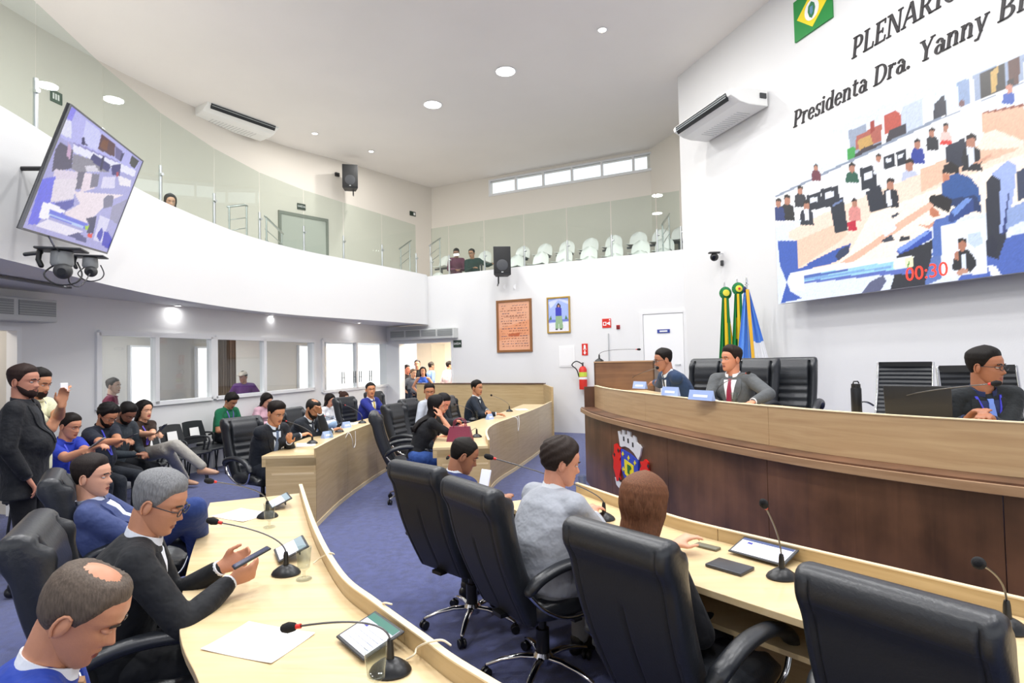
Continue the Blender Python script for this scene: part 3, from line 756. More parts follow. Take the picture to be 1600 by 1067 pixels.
dup(mc, (3.34, 3.95, DZ), hd(198), 'ribbed black mesh chair behind the man in glasses with a blue lanyard')

# waiting chairs along the lower left wall
def make_waiting(label):
    r_ = thing('waiting_chair', label, 'chair'); BK = mat('waiting chair plastic', '#26282b', .4)
    mb = MB(); V = []; Fc = []; n = 10
    for s_ in (0, 1):
        for i in range(n+1):
            t = i/n
            for j in range(n+1):
                x = (-.21+.42*j/n)*(1-.12*t*t); V.append((x, -.2-.08*t-.03*(1-(x/.21)**2)-.012*s_, .50+.34*t-.015*(abs(x)/.21)**3*t))
    N1 = (n+1)**2
    for i in range(n):
        for j in range(n):
            a = i*(n+1)+j; Fc.append((a, a+n+1, a+n+2, a+1)); Fc.append((N1+a, N1+a+1, N1+a+n+2, N1+a+n+1))
        for a in (i*(n+1), i*(n+1)+n): Fc.append((a, a+N1, a+N1+n+1, a+n+1))
    for j in range(n):
        for a in (j, n*(n+1)+j): Fc.append((a, a+1, a+1+N1, a+N1))
    mb.add(V, Fc).build('backrest', BK, r_, smooth=50)
    MB().rbox((0, .03, .43), (.45, .44, .04), .018).build('seat', BK, r_, smooth=40)
    MB().slab([(-.09, -.225, .60), (.09, -.225, .60), (.085, -.255, .74), (-.085, -.255, .74)], .003).build('paper_label', PAPER, r_)
    for s_ in (-1, 1):
        MB().tube([(s_*.17, -.18, .40), (s_*.17, -.23, .5), (s_*.16, -.29, .78)], .011, 8).build('back_post', BK, r_, smooth=True)
        MB().tube(smooth_poly([(s_*.24, -.2, .60), (s_*.24, .0, .64), (s_*.24, .18, .62), (s_*.23, .15, .45)], 4), .014, 8).build('armrest', BK, r_, smooth=True)
        MB().tube([(s_*.18, -.18, .0), (s_*.18, -.12, .41)], .012, 8).build('leg', BK, r_, smooth=True)
        MB().tube([(s_*.18, .18, .0), (s_*.18, .14, .41)], .012, 8).build('leg', BK, r_, smooth=True)
    return r_
wcs = [(-4.72, 5.76, 92, 'black waiting chair under the seated man in royal blue'), (-4.72, 6.28, 95, 'black waiting chair under the bearded man in glasses'), (-4.7, 6.8, 97, 'black waiting chair under the man in a charcoal shirt'),
       (-4.8, 7.36, 100, 'black waiting chair under the woman with crossed legs'), (-4.8, 7.88, 102, 'empty waiting chair with white paper label, next to the crossed-legged woman'), (-4.76, 8.40, 104, 'empty waiting chair with white paper label, second from the crossed-legged woman'),
       (-4.72, 8.90, 106, 'empty waiting chair with white paper label, next to the man in green'), (-4.84, 9.40, 106, 'black waiting chair under the man in green'), (-4.76, 9.94, 106, 'empty waiting chair between the man in green and the woman in pink'), (-4.72, 10.48, 106, 'black waiting chair under the woman in pink'), (-3.85, 11.75, 108, 'black waiting chair under the long-haired woman in white'), (-3.65, 12.4, 110, 'black waiting chair farthest along the wall')]
w0 = make_waiting(wcs[0][3])
for i, (x, y, h, lb) in enumerate(wcs):
    if i == 0: w0.location = (x, y, 0); w0.rotation_euler = (0, 0, hd(h)); w0['group'] = 'waiting chairs along the wall'
    else: dup(w0, (x, y, 0), hd(h), lb, 'waiting chairs along the wall')

# white gallery seats
def make_gseat(label):
    r_ = thing('gallery_seat', label, 'seat'); WP = mat('gallery seat white', '#f6f6f4', .35)
    V = []; Fc = []; n = 12; m_ = 12
    for s_ in (0, 1):
        for i in range(n+1):
            t = i/n
            for j in range(m_+1):
                u = -1+2*j/m_
                if t < .45: k = t/.45; y = .22-.42*k; z = .42-.02*k+.0; w = .22
                else: k = (t-.45)/.55; y = -.20-.10*k; z = .40+.42*k; w = .235*math.sqrt(max(0.02, 1-(max(0, k-.35)/.66)**2.4))
                V.append((u*w, y+(.05*u*u if t > .45 else 0)-.012*s_*(t > .45), z+(.03*u*u if t < .45 else 0)-.012*s_*(t <= .45)))
    N1 = (n+1)*(m_+1)
    for i in range(n):
        for j in range(m_):
            a = i*(m_+1)+j; Fc.append((a, a+1, a+m_+2, a+m_+1)); Fc.append((N1+a, N1+a+m_+1, N1+a+m_+2, N1+a+1))
        for a in (i*(m_+1), i*(m_+1)+m_): Fc.append((a, a+m_+1, a+m_+1+N1, a+N1))
    for j in range(m_):
        for a in (j, n*(m_+1)+j): Fc.append((a, a+1, a+1+N1, a+N1))
    MB().add(V, Fc).build('shell', WP, r_, smooth=60)
    MB().box((0, 0, .37), (.5, .05, .05)).cyl((0, 0, 0), (0, 0, .35), .03, 10).build('support_beam', mat('seat beam', '#4a4f54', .5), r_)
    return r_
gs = None; rzg = math.atan2(NB.y, NB.x)-PI/2
rows_ = [(.95, 3.38, [905-40*4.6+0, ] , 'front')]
def gt(px, off):
    d = ray(px, 400); p0 = wallB(0, off=-off); n = NB; t = (p0-CAM).dot(n)/Vector((d.x, d.y, 0)).dot(n); P = CAM+d*t; return (Vector((P.x, P.y, 0))-p0).dot(DB)
for off, z, pxs, lb in ((.95, 3.35, [676, 876, 915, 955, 995, 1032], 'front row'), (1.75, 3.75, [802, 840, 877, 916, 956, 998, 1036], 'middle row'), (2.6, 4.15, [690, 752, 812, 847, 882, 919, 956, 995, 1031, 1062], 'back row')):
    for k, px in enumerate(pxs):
        t = gt(px, off); P = wallB(t, z, -off); l_ = 'white plastic gallery seat in the %s, %s' % (lb, ['leftmost', 'second from the left', 'third from the left', 'fourth from the left', 'fifth from the left', 'sixth from the left', 'seventh from the left', 'eighth from the left', 'ninth from the left', 'rightmost, by the wall'][k if k < len(pxs)-1 or lb != 'back row' else 9])
        if gs is None: gs = make_gseat(l_); gs.location = P; gs.rotation_euler = (0, 0, rzg); gs['group'] = 'white gallery seats'
        else: dup(gs, P, rzg, l_, 'white gallery seats')
# ------------------------------------------------------------------ people
HT = [(-.117, .012, .070, .050), (-.112, .028, .082, .030), (-.100, .042, .089, -.005), (-.085, .051, .091, -.030), (-.068, .057, .092, -.052), (-.045, .063, .092, -.068), (-.020, .068, .091, -.082),
      (0, .072, .087, -.091), (.022, .075, .094, -.097), (.05, .0755, .092, -.099), (.075, .0675, .080, -.092), (.092, .054, .062, -.076), (.105, .037, .040, -.054), (.1135, .018, .016, -.032), (.1160, .006, .000, -.018)]
HTa = np.array(HT)
def head_pt(z, a, grow=0.0, feat=True):
    """a: azimuth from the face (+y), positive towards +x."""
    w, yf, yb = (np.interp(z, HTa[:, 0], HTa[:, k]) for k in (1, 2, 3))
    cy = (yf+yb)/2; hy = (yf-yb)/2
    e = .92
    sx = math.copysign(abs(math.sin(a))**e, math.sin(a)); sy = math.copysign(abs(math.cos(a))**e, math.cos(a))
    x = (w+grow)*sx; y = cy+(hy+grow)*sy
    if feat and math.cos(a) > 0:
        ax = abs(x)
        nz = np.interp(z, [-.052, -.044, -.037, -.030, -.018, -.004, .008, .016], [0, .006, .020, .023, .016, .009, .004, 0])
        nw = np.interp(z, [-.044, -.036, -.03, -.015, .01], [.013, .0165, .014, .009, .008])
        y += nz*math.exp(-(ax/nw)**2*1.0)
        y -= .011*math.exp(-((ax-.031)/.016)**2-((z-.003)/.011)**2)
        y += .004*math.exp(-((ax-.028)/.022)**2-((z-.021)/.007)**2)
        y += .0055*math.exp(-(ax/.022)**2-((z+.061)/.0045)**2)+.0055*math.exp(-(ax/.019)**2-((z+.0735)/.005)**2)
        y -= .004*math.exp(-(ax/.022)**2-((z+.067)/.0022)**2)
        y += .005*math.exp(-(ax/.016)**2-((z+.100)/.010)**2)
        y += .003*math.exp(-((ax-.042)/.016)**2-((z+.022)/.018)**2)
    return Vector((x, y, z))
def skinmat(h):
    k = [min(255, int(int(h[i:i+2], 16)*1.13+6)) for i in (1, 3, 5)]; h = '#%02x%02x%02x' % tuple(k)
    return mat('skin '+h, h, .45, spec=.4, bump=.05, bscale=90, var=.05, vscale=12)
def head_mesh(q, female=False, shut=False):
    mb = MB(); NZ, NA = (44, 40) if q == 0 else ((34, 30) if q == 1 else (26, 24))
    zs = [ -.1165+.232*(.5-.5*math.cos(PI*i/(NZ-1)))*.35+.232*(i/(NZ-1))*.65 for i in range(NZ)]
    V = []; Fc = []
    for z in zs:
        for j in range(NA):
            u = 2*PI*j/NA-PI; a = u-.55*math.sin(u)      # denser at the face
            V.append(head_pt(z, a))
    for i in range(NZ-1):
        for j in range(NA): k = (j+1) % NA; Fc.append((i*NA+j, (i+1)*NA+j, (i+1)*NA+k, i*NA+k))
    Fc.append(tuple(range(NA))); Fc.append(tuple(range((NZ-1)*NA, NZ*NA))[::-1])
    mb.cur = 0; mb.add(V, Fc)
    # lips
    for i, f in enumerate(Fc[:-2]):
        c = sum((V[k] for k in f), Vector())/4
        if c.y > .07 and abs(c.x) < .024-abs(c.z+.067)*.6 and -.078 < c.z < -.057: mb.mi[i] = 3
    for s_ in (-1, 1):   # ears
        M = Matrix.Rotation(s_*R(-18), 3, 'Z') @ Matrix.Rotation(R(-8), 3, 'X')
        mb.cur = 0; mb.sphere((s_*.076, -.008, -.010), (.008, .019, .032), 10, 8, M)
        mb.tube([(s_*.083, -.006+.017*math.sin(t), -.010+.029*math.cos(t)) for t in [R(x) for x in range(-150, 60, 30)][::-1]], .0042, 6)
        mb.cur = 1; mb.sphere((s_*.031, .0775, .002), (.0135, .0105, .0075), 10, 6)
        mb.cur = 2; mb.sphere((s_*.031, .0845, .002), (.0052, .0045, .0055), 8, 6)
        mb.cur = 0; mb.sphere((s_*.031, .0772, .0065 if not shut else .0035), (.0155, .0120 if not shut else .0150, .006 if not shut else .0085), 10, 6)
        mb.cur = 2; mb.tube([(s_*x, y, z) for x, y, z in ((.013, .0965, .0195), (.028, .0965, .0245), (.046, .084, .020))], [(.0022, .004)]*3 if not female else [(.002, .0026)]*3, 6, side=(0, 1, 0))
    mb.cur = 0
    return mb
def hair_mesh(style, q):
    mb = MB(); NZ, NA = (44, 64) if q == 0 else ((22, 32) if q == 1 else (18, 24))
    V = []; Fc = []; rr = random.Random(hash(style) % 99 if False else len(style))
    th = {'short': .013, 'fade': .012, 'buzz': .006, 'bald': .007, 'long': .017, 'curly': .024, 'wavy': .021, 'bun': .014, 'cap': .02, 'side': .014, 'crown': .011}[style]
    for i in range(NZ):
        z = -.085+.198*i/(NZ-1)
        for j in range(NA):
            a = 2*PI*j/NA-PI; d = abs(math.degrees(a))
            hl = np.interp(d, [0, 28, 45, 58, 70, 80, 95, 120, 180], [.071, .068, .062, .048, .016, -.014, .002, -.050, -.066])
            if style in ('long', 'bun'): hl = np.interp(d, [0, 28, 45, 62, 80, 95, 120, 180], [.078, .070, .050, .010, -.045, -.075, -.085, -.09])
            if style in ('bald',): hl = np.interp(d, [0, 28, 50, 65, 80, 95, 120, 180], [.102, .098, .070, .030, -.012, -.004, -.055, -.070])
            c = max(0, min(1, (z-hl+.010)/.044)); cov = c*c*(3-2*c)
            t = th
            if style == 'fade': t *= np.interp(z, [-.04, .03, .07], [.15, .45, 1.15])
            if style in ('short', 'side'): t *= np.interp(z, [-.06, 0, .04, .08], [.25, .35, .65, 1.35])
            if style == 'side' and d < 70: t *= 1.25
            if style in ('bald', 'crown'):
                q0_ = head_pt(z, a, 0, False); rr_ = math.hypot(q0_.x/.058, (q0_.y+.02)/.085); k_ = ((rr_-.95)/.35) if style == 'bald' else (math.hypot(q0_.x/.042, (q0_.y+.015)/.05)-.75)/.5; k_ += rr.uniform(-.22, .22); cov *= max(0, min(1, k_)) if z > .045 else 1
            if style in ('wavy', 'curly'): t *= 1+.22*math.sin(a*7+z*60)*math.sin(z*90+a*3)
            g = -.006+(t+.006)*cov
            nz_ = max(0, min(1, (z-.02)/.09))**1.3; p = head_pt(z, a, g*math.sqrt(max(0, 1-nz_*nz_*.8)), False); p.z += g*nz_
            if z > .06 and style not in ('bald', 'crown', 'buzz'): p.z += (.010 if style == 'side' else .006)*(1-d/200)*min(1, (z-.06)/.05)
            V.append(p)
    for i in range(NZ-1):
        for j in range(NA): k = (j+1) % NA; Fc.append((i*NA+j, (i+1)*NA+j, (i+1)*NA+k, i*NA+k))
    top = [(0, 0)]
    V.append(Vector((0, -.008, .1160+({'short': 1.35, 'side': 1.35, 'fade': 1.15}.get(style, 1.0)*th+.009 if style not in ('bald', 'crown') else -.004)))); T = len(V)-1
    for j in range(NA): Fc.append(((NZ-1)*NA+j, T, (NZ-1)*NA+(j+1) % NA))
    Fc.append(tuple(range(NA)))
    mb.add(V, Fc)
    if style == 'bun': mb.sphere((0, -.125, .05), (.045, .04, .042), 14, 10)
    return mb
def long_hair(length, q, sweep=0):
    """Curtain of hair from the crown down the back and the sides."""
    mb = MB(); n = 16; m_ = 26; V = []; Fc = []
    for s_ in (0, 1):
        for i in range(n+1):
            t = i/n; z = .085-(.085+length)*t
            am = np.interp(t, [0, .3, 1], [115, 108, 70])   # half span measured from the back
            for j in range(m_+1):
                u = -1+2*j/m_; a = PI+R(am)*u
                zz = max(z, -.05); p = head_pt(zz, a, (.004+.020*min(1, t*2.6)) if s_ == 0 else .002, False)
                k = max(0, -.05-z)
                wav = 1+.05*math.sin(u*23+t*3)+.03*math.sin(u*41)
                r_ = Vector((math.sin(a), math.cos(a), 0))
                w = .085+.02*t
                if k > 0:
                    tgt = Vector((math.sin(a)*w, -.035+math.cos(a)*.075, 0)); f = min(1, k/.12)
                    p = Vector((p.x*(1-f)+tgt.x*f, p.y*(1-f)+tgt.y*f, 0))
                p = Vector((p.x*(wav if s_ == 0 else 1), p.y*(wav if s_ == 0 else 1), z+.012*math.sin(u*9)*t)); 
                V.append(p)
    N1 = (n+1)*(m_+1)
    for i in range(n):
        for j in range(m_):
            a = i*(m_+1)+j; Fc.append((a, a+1, a+m_+2, a+m_+1)); Fc.append((N1+a, N1+a+m_+1, N1+a+m_+2, N1+a+1))
        for a in (i*(m_+1), i*(m_+1)+m_): Fc.append((a, a+m_+1, a+m_+1+N1, a+N1))
    for j in range(m_):
        for a in (j, n*(m_+1)+j): Fc.append((a, a+1, a+1+N1, a+N1))
    return mb.add(V, Fc)
def hair_material(h):
    nm = 'hair '+h
    if nm in MATS: return MATS[nm]
    m = mat(nm, h, .6, spec=.2, bump=.5, bscale=3, bdetail=6, var=.25, vscale=4, stretch=(60, 60, 9), bdist=.004)
    return m
def rotm(head_deg, pitch, roll=0):
    return Matrix.Rotation(-R(head_deg), 3, 'Z') @ Matrix.Rotation(-R(pitch), 3, 'X') @ Matrix.Rotation(R(roll), 3, 'Y')
def add_hand(mb, W, d, n, sd, curl=.4, thumb=.6, q=0, grip=False):
    """W wrist, d finger direction, n palm normal (where the palm faces), sd +1 right hand."""
    d = Vector(d).normalized(); n = Vector(n); n = (n-d*n.dot(d)).normalized(); s = d.cross(n).normalized()*sd   # s: towards the thumb
    seg = 8
    mb.tube([W-d*.02, W+d*.02, W+d*.055, W+d*.088], [(.026, .019), (.035, .0165), (.042, .015), (.040, .0125)], 12, side=s)
    L = (.072, .080, .075, .058)
    for k in range(4):
        o = (.030-.0205*k); b = W+d*(.088-.004*abs(k-1))+s*o
        ang = curl*(.9+.12*k); p = b-d*.01; pts = [p]; rr = [.0095]
        dirv = d.copy()
        for j, fr in enumerate((.46, .30, .24)):
            a = ang*(j+1)*.75; dj = (d*math.cos(a)+n*math.sin(a)).normalized(); p = p+dj*L[k]*(fr+.08*(j == 0)); pts.append(p); rr.append((.0088, .0080, .0068)[j])
        mb.tube(pts, rr, seg)
    b = W+d*.022+s*.026; t1 = (d*.62+s*.65+n*(.25+.3*thumb)).normalized(); t2 = (d*.9+s*.15*(1-thumb)+n*(.35*thumb+.1)).normalized()
    mb.tube([b-t1*.005, b+t1*.040, b+t1*.040+t2*.030, b+t1*.040+t2*.030+t2*.022], [.0145, .0115, .0100, .0085], seg)
def ik(S_, W, a, b, hint):
    v = W-S_; L = v.length
    if L > (a+b)*.985: W = S_+v.normalized()*(a+b)*.985; v = W-S_; L = v.length
    L = max(L, abs(a-b)+.02); x = (a*a-b*b+L*L)/(2*L); h = math.sqrt(max(0, a*a-x*x)); d = v.normalized(); hint = Vector(hint); hp = hint-d*hint.dot(d)
    hp = hp.normalized() if hp.length > 1e-4 else d.orthogonal().normalized()
    return S_+d*x+hp*h, W
QV = {0: (.0085, .0095), 1: (.0095, .013), 2: (.012, .017)}
def remesh(o, vox, it=4, fac=.5):
    md = o.modifiers.new('remesh', 'REMESH'); md.mode = 'VOXEL'; md.voxel_size = vox; md.use_smooth_shade = True; md.adaptivity = 0
    if it: s_ = o.modifiers.new('smooth', 'SMOOTH'); s_.iterations = it; s_.factor = fac
def cloth_mat(h, rough=.8, plaid=None):
    return mat('cloth '+h+(plaid or ''), h, rough, spec=.25, bump=.7, bscale=9, bdetail=3, sheen=.05, var=.06, vscale=5, bdist=.035)
PEOPLE = []
def person(label, hp, D, body, look, q=1, pitch=10, roll=0, sit=True, zf=0, lean=12, side=0, top='jacket', col='#1c2026', shirt='#dfe6ee', tie=None, pants='#20242c', skin='#9a6a4c', hair='short', hcol='#1a1512',
           female=False, glasses=False, beard=None, lanyard=None, hl=None, hr=None, ehl=(-.6, -.3, -.8), ehr=(.6, -.3, -.8), curl=.5, bulk=1.0, shoes='#18181a', legs='sit', hairlen=.3, s=1.0, feet=None, palml=None, palmr=None, dl=None, drr=None, patch=True, headcap=None, shz=0, group=None):
    Hc = atD(hp[0], hp[1], D)
    r_ = thing('person', label, 'person', group=group)
    Rh = rotm(look, pitch, roll); Rb = rotm(body, 0)
    fw = Rb @ Vector((0, 1, 0)); rt = Rb @ Vector((1, 0, 0)); up = Vector((0, 0, 1))
    sp0 = (up*math.cos(R(lean))+fw*math.sin(R(lean))+rt*math.sin(R(side))).normalized()
    Nk = Hc-(Rh @ Vector((0, .012, .105)))*s-(sp0*.5+up*.5).normalized()*.045*s     # base of the neck (C7)
    pz = zf+(.56 if sit else .93*s)
    Ls = max(.40, min(.60, (Nk.z-pz)/max(.3, sp0.z))) if sit else (Nk.z-pz)/sp0.z
    Pv = Nk-sp0*Ls
    org = Vector((Pv.x, Pv.y, zf)); r_.location = org; r_.rotation_euler = (0, 0, -R(body))
    iv = Matrix.Rotation(R(body), 4, 'Z') @ Matrix.Translation(-org)
    Lc = lambda p: iv @ Vector(p)
    iR = iv.to_3x3()
    # all in local space from here: +Y ahead
    P = Lc(Pv); N = Lc(Nk); H = Lc(Hc); sp = (N-P).normalized(); X = Vector((1, 0, 0)); X = (X-sp*X.dot(sp)).normalized(); Fd = sp.cross(X)*-1
    if Fd.y < 0: Fd = -Fd
    RH = iR @ Rh
    L = Ls/.5
    shw = (.150 if female else .172)*s; bk = bulk
    mid = P+sp*Ls*.5-Fd*.022
    def SP(t): # bowed spine
        return P*(1-t)**2+(P*.0+mid*2-P*.5-N*.5)*2*t*(1-t)+N*t*t
    Sh = [N-sp*.058*s+X*(k*shw)+Fd*.005+sp*shz for k in (-1, 1)]
    W = []; 
    for k, h_ in ((0, hl), (1, hr)):
        if h_ is None: w = P+Vector(((-1, 1)[k]*.13, .30 if sit else .02, .16 if sit else -.08))
        elif h_ == 'lap': w = P+Vector(((-1, 1)[k]*.06, .33, .13))
        elif h_ == 'desk': w = Vector(((-1, 1)[k]*.10, P.y+.47, .79))
        elif h_ == 'side': w = Sh[k]+Vector(((-1, 1)[k]*.08, .03, -.52*s))
        else: w = Lc(h_)
        W.append(w)
    E_ = []
    for k, e in ((0, ehl), (1, ehr)):
        el, w = ik(Sh[k], W[k], .285*s, .255*s, e); E_.append(el); W[k] = w
    # ---- skin: neck, arms, hands and a slim core as one remeshed surface, the head joined on
    vb, vc = QV[q]
    mb = MB(); neck0 = SP(.88); nk1 = H+RH @ Vector((0, -.018, -.045))
    nr = .050 if female else .060
    mb.tube([neck0, N+(nk1-N)*.1, nk1], [nr*1.15*s, nr*s, nr*.95*s], 16)
    mb.tube([P, SP(.4), SP(.75), SP(.9)], [(.12*s, .09*s), (.11*s, .085*s), (.13*s, .085*s), (.06*s, .05*s)], 14, side=X)
    mb.tube([Sh[0]+X*.02, SP(.90), Sh[1]-X*.02], .042*s, 10)
    bare = top in ('tee', 'tank')
    for k in (0, 1):
        sgn = (-1, 1)[k]; f = (W[k]-E_[k]).normalized()
        u0, u1, u2, u3 = ((.046, .038, .036, .026) if female else (.053, .045, .042, .029)) if bare else (.036, .032, .03, .025)
        mb.tube([Sh[k], E_[k]], [u0*s, u1*s], 12); mb.tube([E_[k], E_[k]+f*.09, W[k]-f*.02], [u1*s, u2*s, u3*s], 12)
        dv = (dl, drr)[k]; dvec = f if dv is None else iR @ Vector(dv)
        pn = (palml, palmr)[k]; nvec = (Vector((0, 0, -1)) if h_valid(k, hl, hr) else Vector((-sgn, 0, 0))) if pn is None else iR @ Vector(pn)
        if abs(nvec.normalized().dot(dvec.normalized())) > .93: nvec = Vector((-sgn, .2, 0))
        add_hand(mb, W[k], dvec, nvec, sgn if pn is None or True else 1, curl, q=q)
    # legs
    hips = [P+X*(k*.085*s) for k in (-1, 1)]; knees = []; ank = []
    for k in (0, 1):
        sgn = (-1, 1)[k]
        if not sit: kn = Vector((sgn*.11, .03, .49*s)); an = Vector((sgn*.12, -.01, .09))
        elif feet: kn = Lc(feet[k][0]); an = Lc(feet[k][1])
        else: kn = Vector((P.x+sgn*.14, P.y+.42*s, .50)); an = Vector((P.x+sgn*.14, P.y+.38*s+.04*k, .09))
        knees.append(kn); ank.append(an)
        mb.tube([hips[k], kn], [.06*s, .045*s], 10); mb.tube([kn, an], [.045*s, .032*s], 10)
        mb.tube([an+Vector((0, -.03, -.03)), an+Vector((0, .12, -.05))], [.03, .026], 10)
    body_o = mb.build('body', skinmat(skin), r_, smooth=True); remesh(body_o, vb, 2)
    hm = head_mesh(q, female, pitch >= 22); hm.v = [tuple(H+RH @ (Vector(v)*s)) for v in hm.v]
    EYEW = mat('eye white', '#d9d6d2', .3); HM = hair_material(hcol)
    lipc = mat('lips '+skin, '#8a4a40' if not female else '#9c4444', .4)
    hd_o = hm.build('head', [skinmat(skin), EYEW, mat('iris dark', '#1c120c', .2), lipc], body_o, smooth=True)
    # ---- hair
    hb = hair_mesh(hair if hair != 'none' else 'buzz', q); 
    hb.v = [tuple(H+RH @ (Vector(v)*s)) for v in hb.v]
    ho = hb.build('hair', HM, r_, smooth=True)
    if beard:
        bmn = MB(); V = []; Fc = []; nz, na = 12, 22
        for i in range(nz):
            z = -.125+.095*i/(nz-1)
            for j in range(na):
                a = R(-95+190*j/(na-1)); d = abs(math.degrees(a)); zz = max(z, -.116)
                mouth = math.exp(-(d/16)**2-((z+.067)/.007)**2); hi = np.interp(d, [0, 25, 50, 80, 95], [-.050, -.052, -.062, -.035, -.02])
                c = max(0, min(1, (hi-z)/.008)); g = -.003+.0075*c-.012*mouth
                p = head_pt(zz, a, g); p.z = z; V.append(p)
        for i in range(nz-1):
            for j in range(na-1): Fc.append((i*na+j, i*na+j+1, (i+1)*na+j+1, (i+1)*na+j))
        bmn.add(V, Fc); bmn.v = [tuple(H+RH @ (Vector(v)*s)) for v in bmn.v]; bmn.build('beard', hair_material(beard), r_, smooth=True)
    if headcap:
        cb = MB(); cb.lathe([(.088, 0), (.089, .02), (.08, .05), (.055, .072), (.001, .082)], (0, 0, 0), 20); cb.box((0, .11, .004), (.13, .08, .008))
        cb.v = [tuple(H+RH @ (Vector((v[0], v[1]*1.15-.005, v[2]+.055))*s)) for v in cb.v]; cb.build('cap', mat('cap '+headcap, headcap, .7), r_, smooth=40)
    if glasses:
        gb_ = MB(); FR = mat('spectacle frame', '#22252c', .3)
        for k in (-1, 1):
            gb_.tube([(k*.033+.024*math.cos(t)*(1.05), .1045-.002*abs(math.cos(t)), .001+.017*math.sin(t)) for t in [2*PI*i/14 for i in range(14)]], .0022, 6, closed=True)
            gb_.tube([(k*.058, .100, .005), (k*.074, .085, .006), (k*.080, .0, .004)], .0020, 6)
        gb_.tube([(-.009, .104, .004), (0, .108, .006), (.009, .104, .004)], .0018, 6)
        gb_.v = [tuple(H+RH @ (Vector(v)*s)) for v in gb_.v]; gb_.build('glasses', FR, r_, smooth=True)
    # ---- top garment
    tm = cloth_mat(col, .72 if top == 'jacket' else .82); tb = MB(); j = .012 if top == 'jacket' else .005
    hwid = [.165, .168, .158, .166, .178, .168, .125, .068]; hdep = [.125, .125, .118*max(1, bk), .128*max(1, bk**1.3), .128, .112, .080, .060]; ts = [-.10, 0, .22, .42, .62, .80, .92, 1.0]
    if female: hwid = [.165, .165, .128, .135, .148, .140, .105, .055]; hdep = [.120, .118, .098, .105, .125, .105, .07, .052]
    if not sit: ts[0] = -.22
    if top == 'jacket' and not sit: ts = [-.42]+ts; hwid = [.19]+hwid; hdep = [.135]+hdep
    if top in ('tee', 'shirt', 'tank'): hwid[-1] = .062
    def spx(t): return SP(t) if t >= 0 else P+(sp if sit else up)*(t*Ls)+Fd*0
    tb.tube([spx(t) for t in ts], [((w*(1+(bk-1)*.7))*s+j, d*s+j) for w, d in zip(hwid, hdep)], 24, side=X, flat=True)
    if bk > 1.1: tb.sphere(SP(.32)+Fd*.05*bk, (.14*bk, .11*bk, .15), 16, 10)
    if female: 
        for k in (-1, 1): tb.sphere(SP(.62)+Fd*.085+X*k*.062, .058, 12, 8)
    bvh = BVHTree.FromPolygons([Vector(v) for v in tb.v], tb.f)
    if top != 'tank':
        tb.tube([Sh[0]+sp*.012, SP(.93)+sp*.0, Sh[1]+sp*.012], [.056*s+j*.6, .058*s, .056*s+j*.6], 14)
        for k in (0, 1):
            f = (W[k]-E_[k]).normalized(); sh_ = .064*s if not female else .052*s
            up_ = (E_[k]-Sh[k]).normalized()
            if top == 'tee': tb.tube([Sh[k], Sh[k]+up_*.19*s], [sh_+.002, .062*s if not female else .052*s], 14, flat=False)
            else:
                tb.tube([Sh[k], E_[k]], [sh_+j*.3, .050*s+j*.5], 14)
                tb.tube([E_[k], E_[k]+f*.1, W[k]-f*(.030 if top == 'jacket' else .012)], [.050*s+j*.5, .047*s+j*.4, .036*s+j*.4], 14)
    else:
        for k in (-1, 1): tb.tube([SP(.62)+X*k*.08+Fd*.10, SP(.93)+X*k*.085+sp*.02+Fd*.02, SP(.62)+X*k*.08-Fd*.09], .014, 8)
        pass
    to = tb.build({'jacket': 'jacket', 'tee': 't_shirt', 'shirt': 'shirt', 'tank': 'tank_top'}[top], tm, r_, smooth=True); remesh(to, vc, 5, .55)
    if hair == 'long':
        lb = long_hair(hairlen, q); vv = []
        for v in lb.v:
            v = Vector(v)*s
            # upper part follows the head, the rest hangs down
            a_ = H+RH @ v; b_ = H+(rotm(0, 0)) @ Vector((0, 0, 0))+ (iR @ rotm(look, pitch*.3, 0)) @ v
            f = max(0, min(1, (.02-v.z)/.12)); vv.append(tuple(a_*(1-f)+b_*f))
        n_h = len(vv)//2
        for i_, v in enumerate(vv):
            if v[2] > H.z-.06: continue
            v = Vector(v); o_ = v.copy(); d_ = (o_-N).dot(Fd); h_ = bvh.ray_cast(o_-Fd*(d_+.7), Fd)
            if h_[0] is not None:
                q_ = (h_[0]-N).dot(Fd); w_ = -.026 if i_ < n_h else -.008
                if d_ < .06+q_*0 and d_ > q_+w_: vv[i_] = tuple(v+Fd*(q_+w_-d_))
        lb.v = vv; lb.build('hair_length', HM, ho, smooth=True)
    def on(u, v, o=0.004):    # point on the chest, u across, v metres down from the neck base
        c = N-sp*v+X*u; h_ = bvh.ray_cast(c+Fd*.5, -Fd)
        best = h_[0] if h_[0] is not None else c+Fd*.1
        return best+Fd*o
    def sheet(name, rows, mt_, parent=r_, th=.003):
        m_ = MB(); n = len(rows[0]); V = [p for r__ in rows for p in r__]+[p-Fd*.02 for r__ in rows for p in r__]; K = len(rows)*n; Fc = []
        for i in range(len(rows)-1):
            for q_ in range(n-1): a = i*n+q_; Fc.append((a, a+1, a+n+1, a+n))
        per = [i for i in range(n)]+[i*n+n-1 for i in range(1, len(rows))]+[(len(rows)-1)*n+i for i in range(n-2, -1, -1)]+[i*n for i in range(len(rows)-2, 0, -1)]
        for a, b in zip(per, per[1:]+per[:1]): Fc.append((b, a, a+K, b+K))
        return m_.add(V, Fc).build(name, mt_, parent, smooth=50)
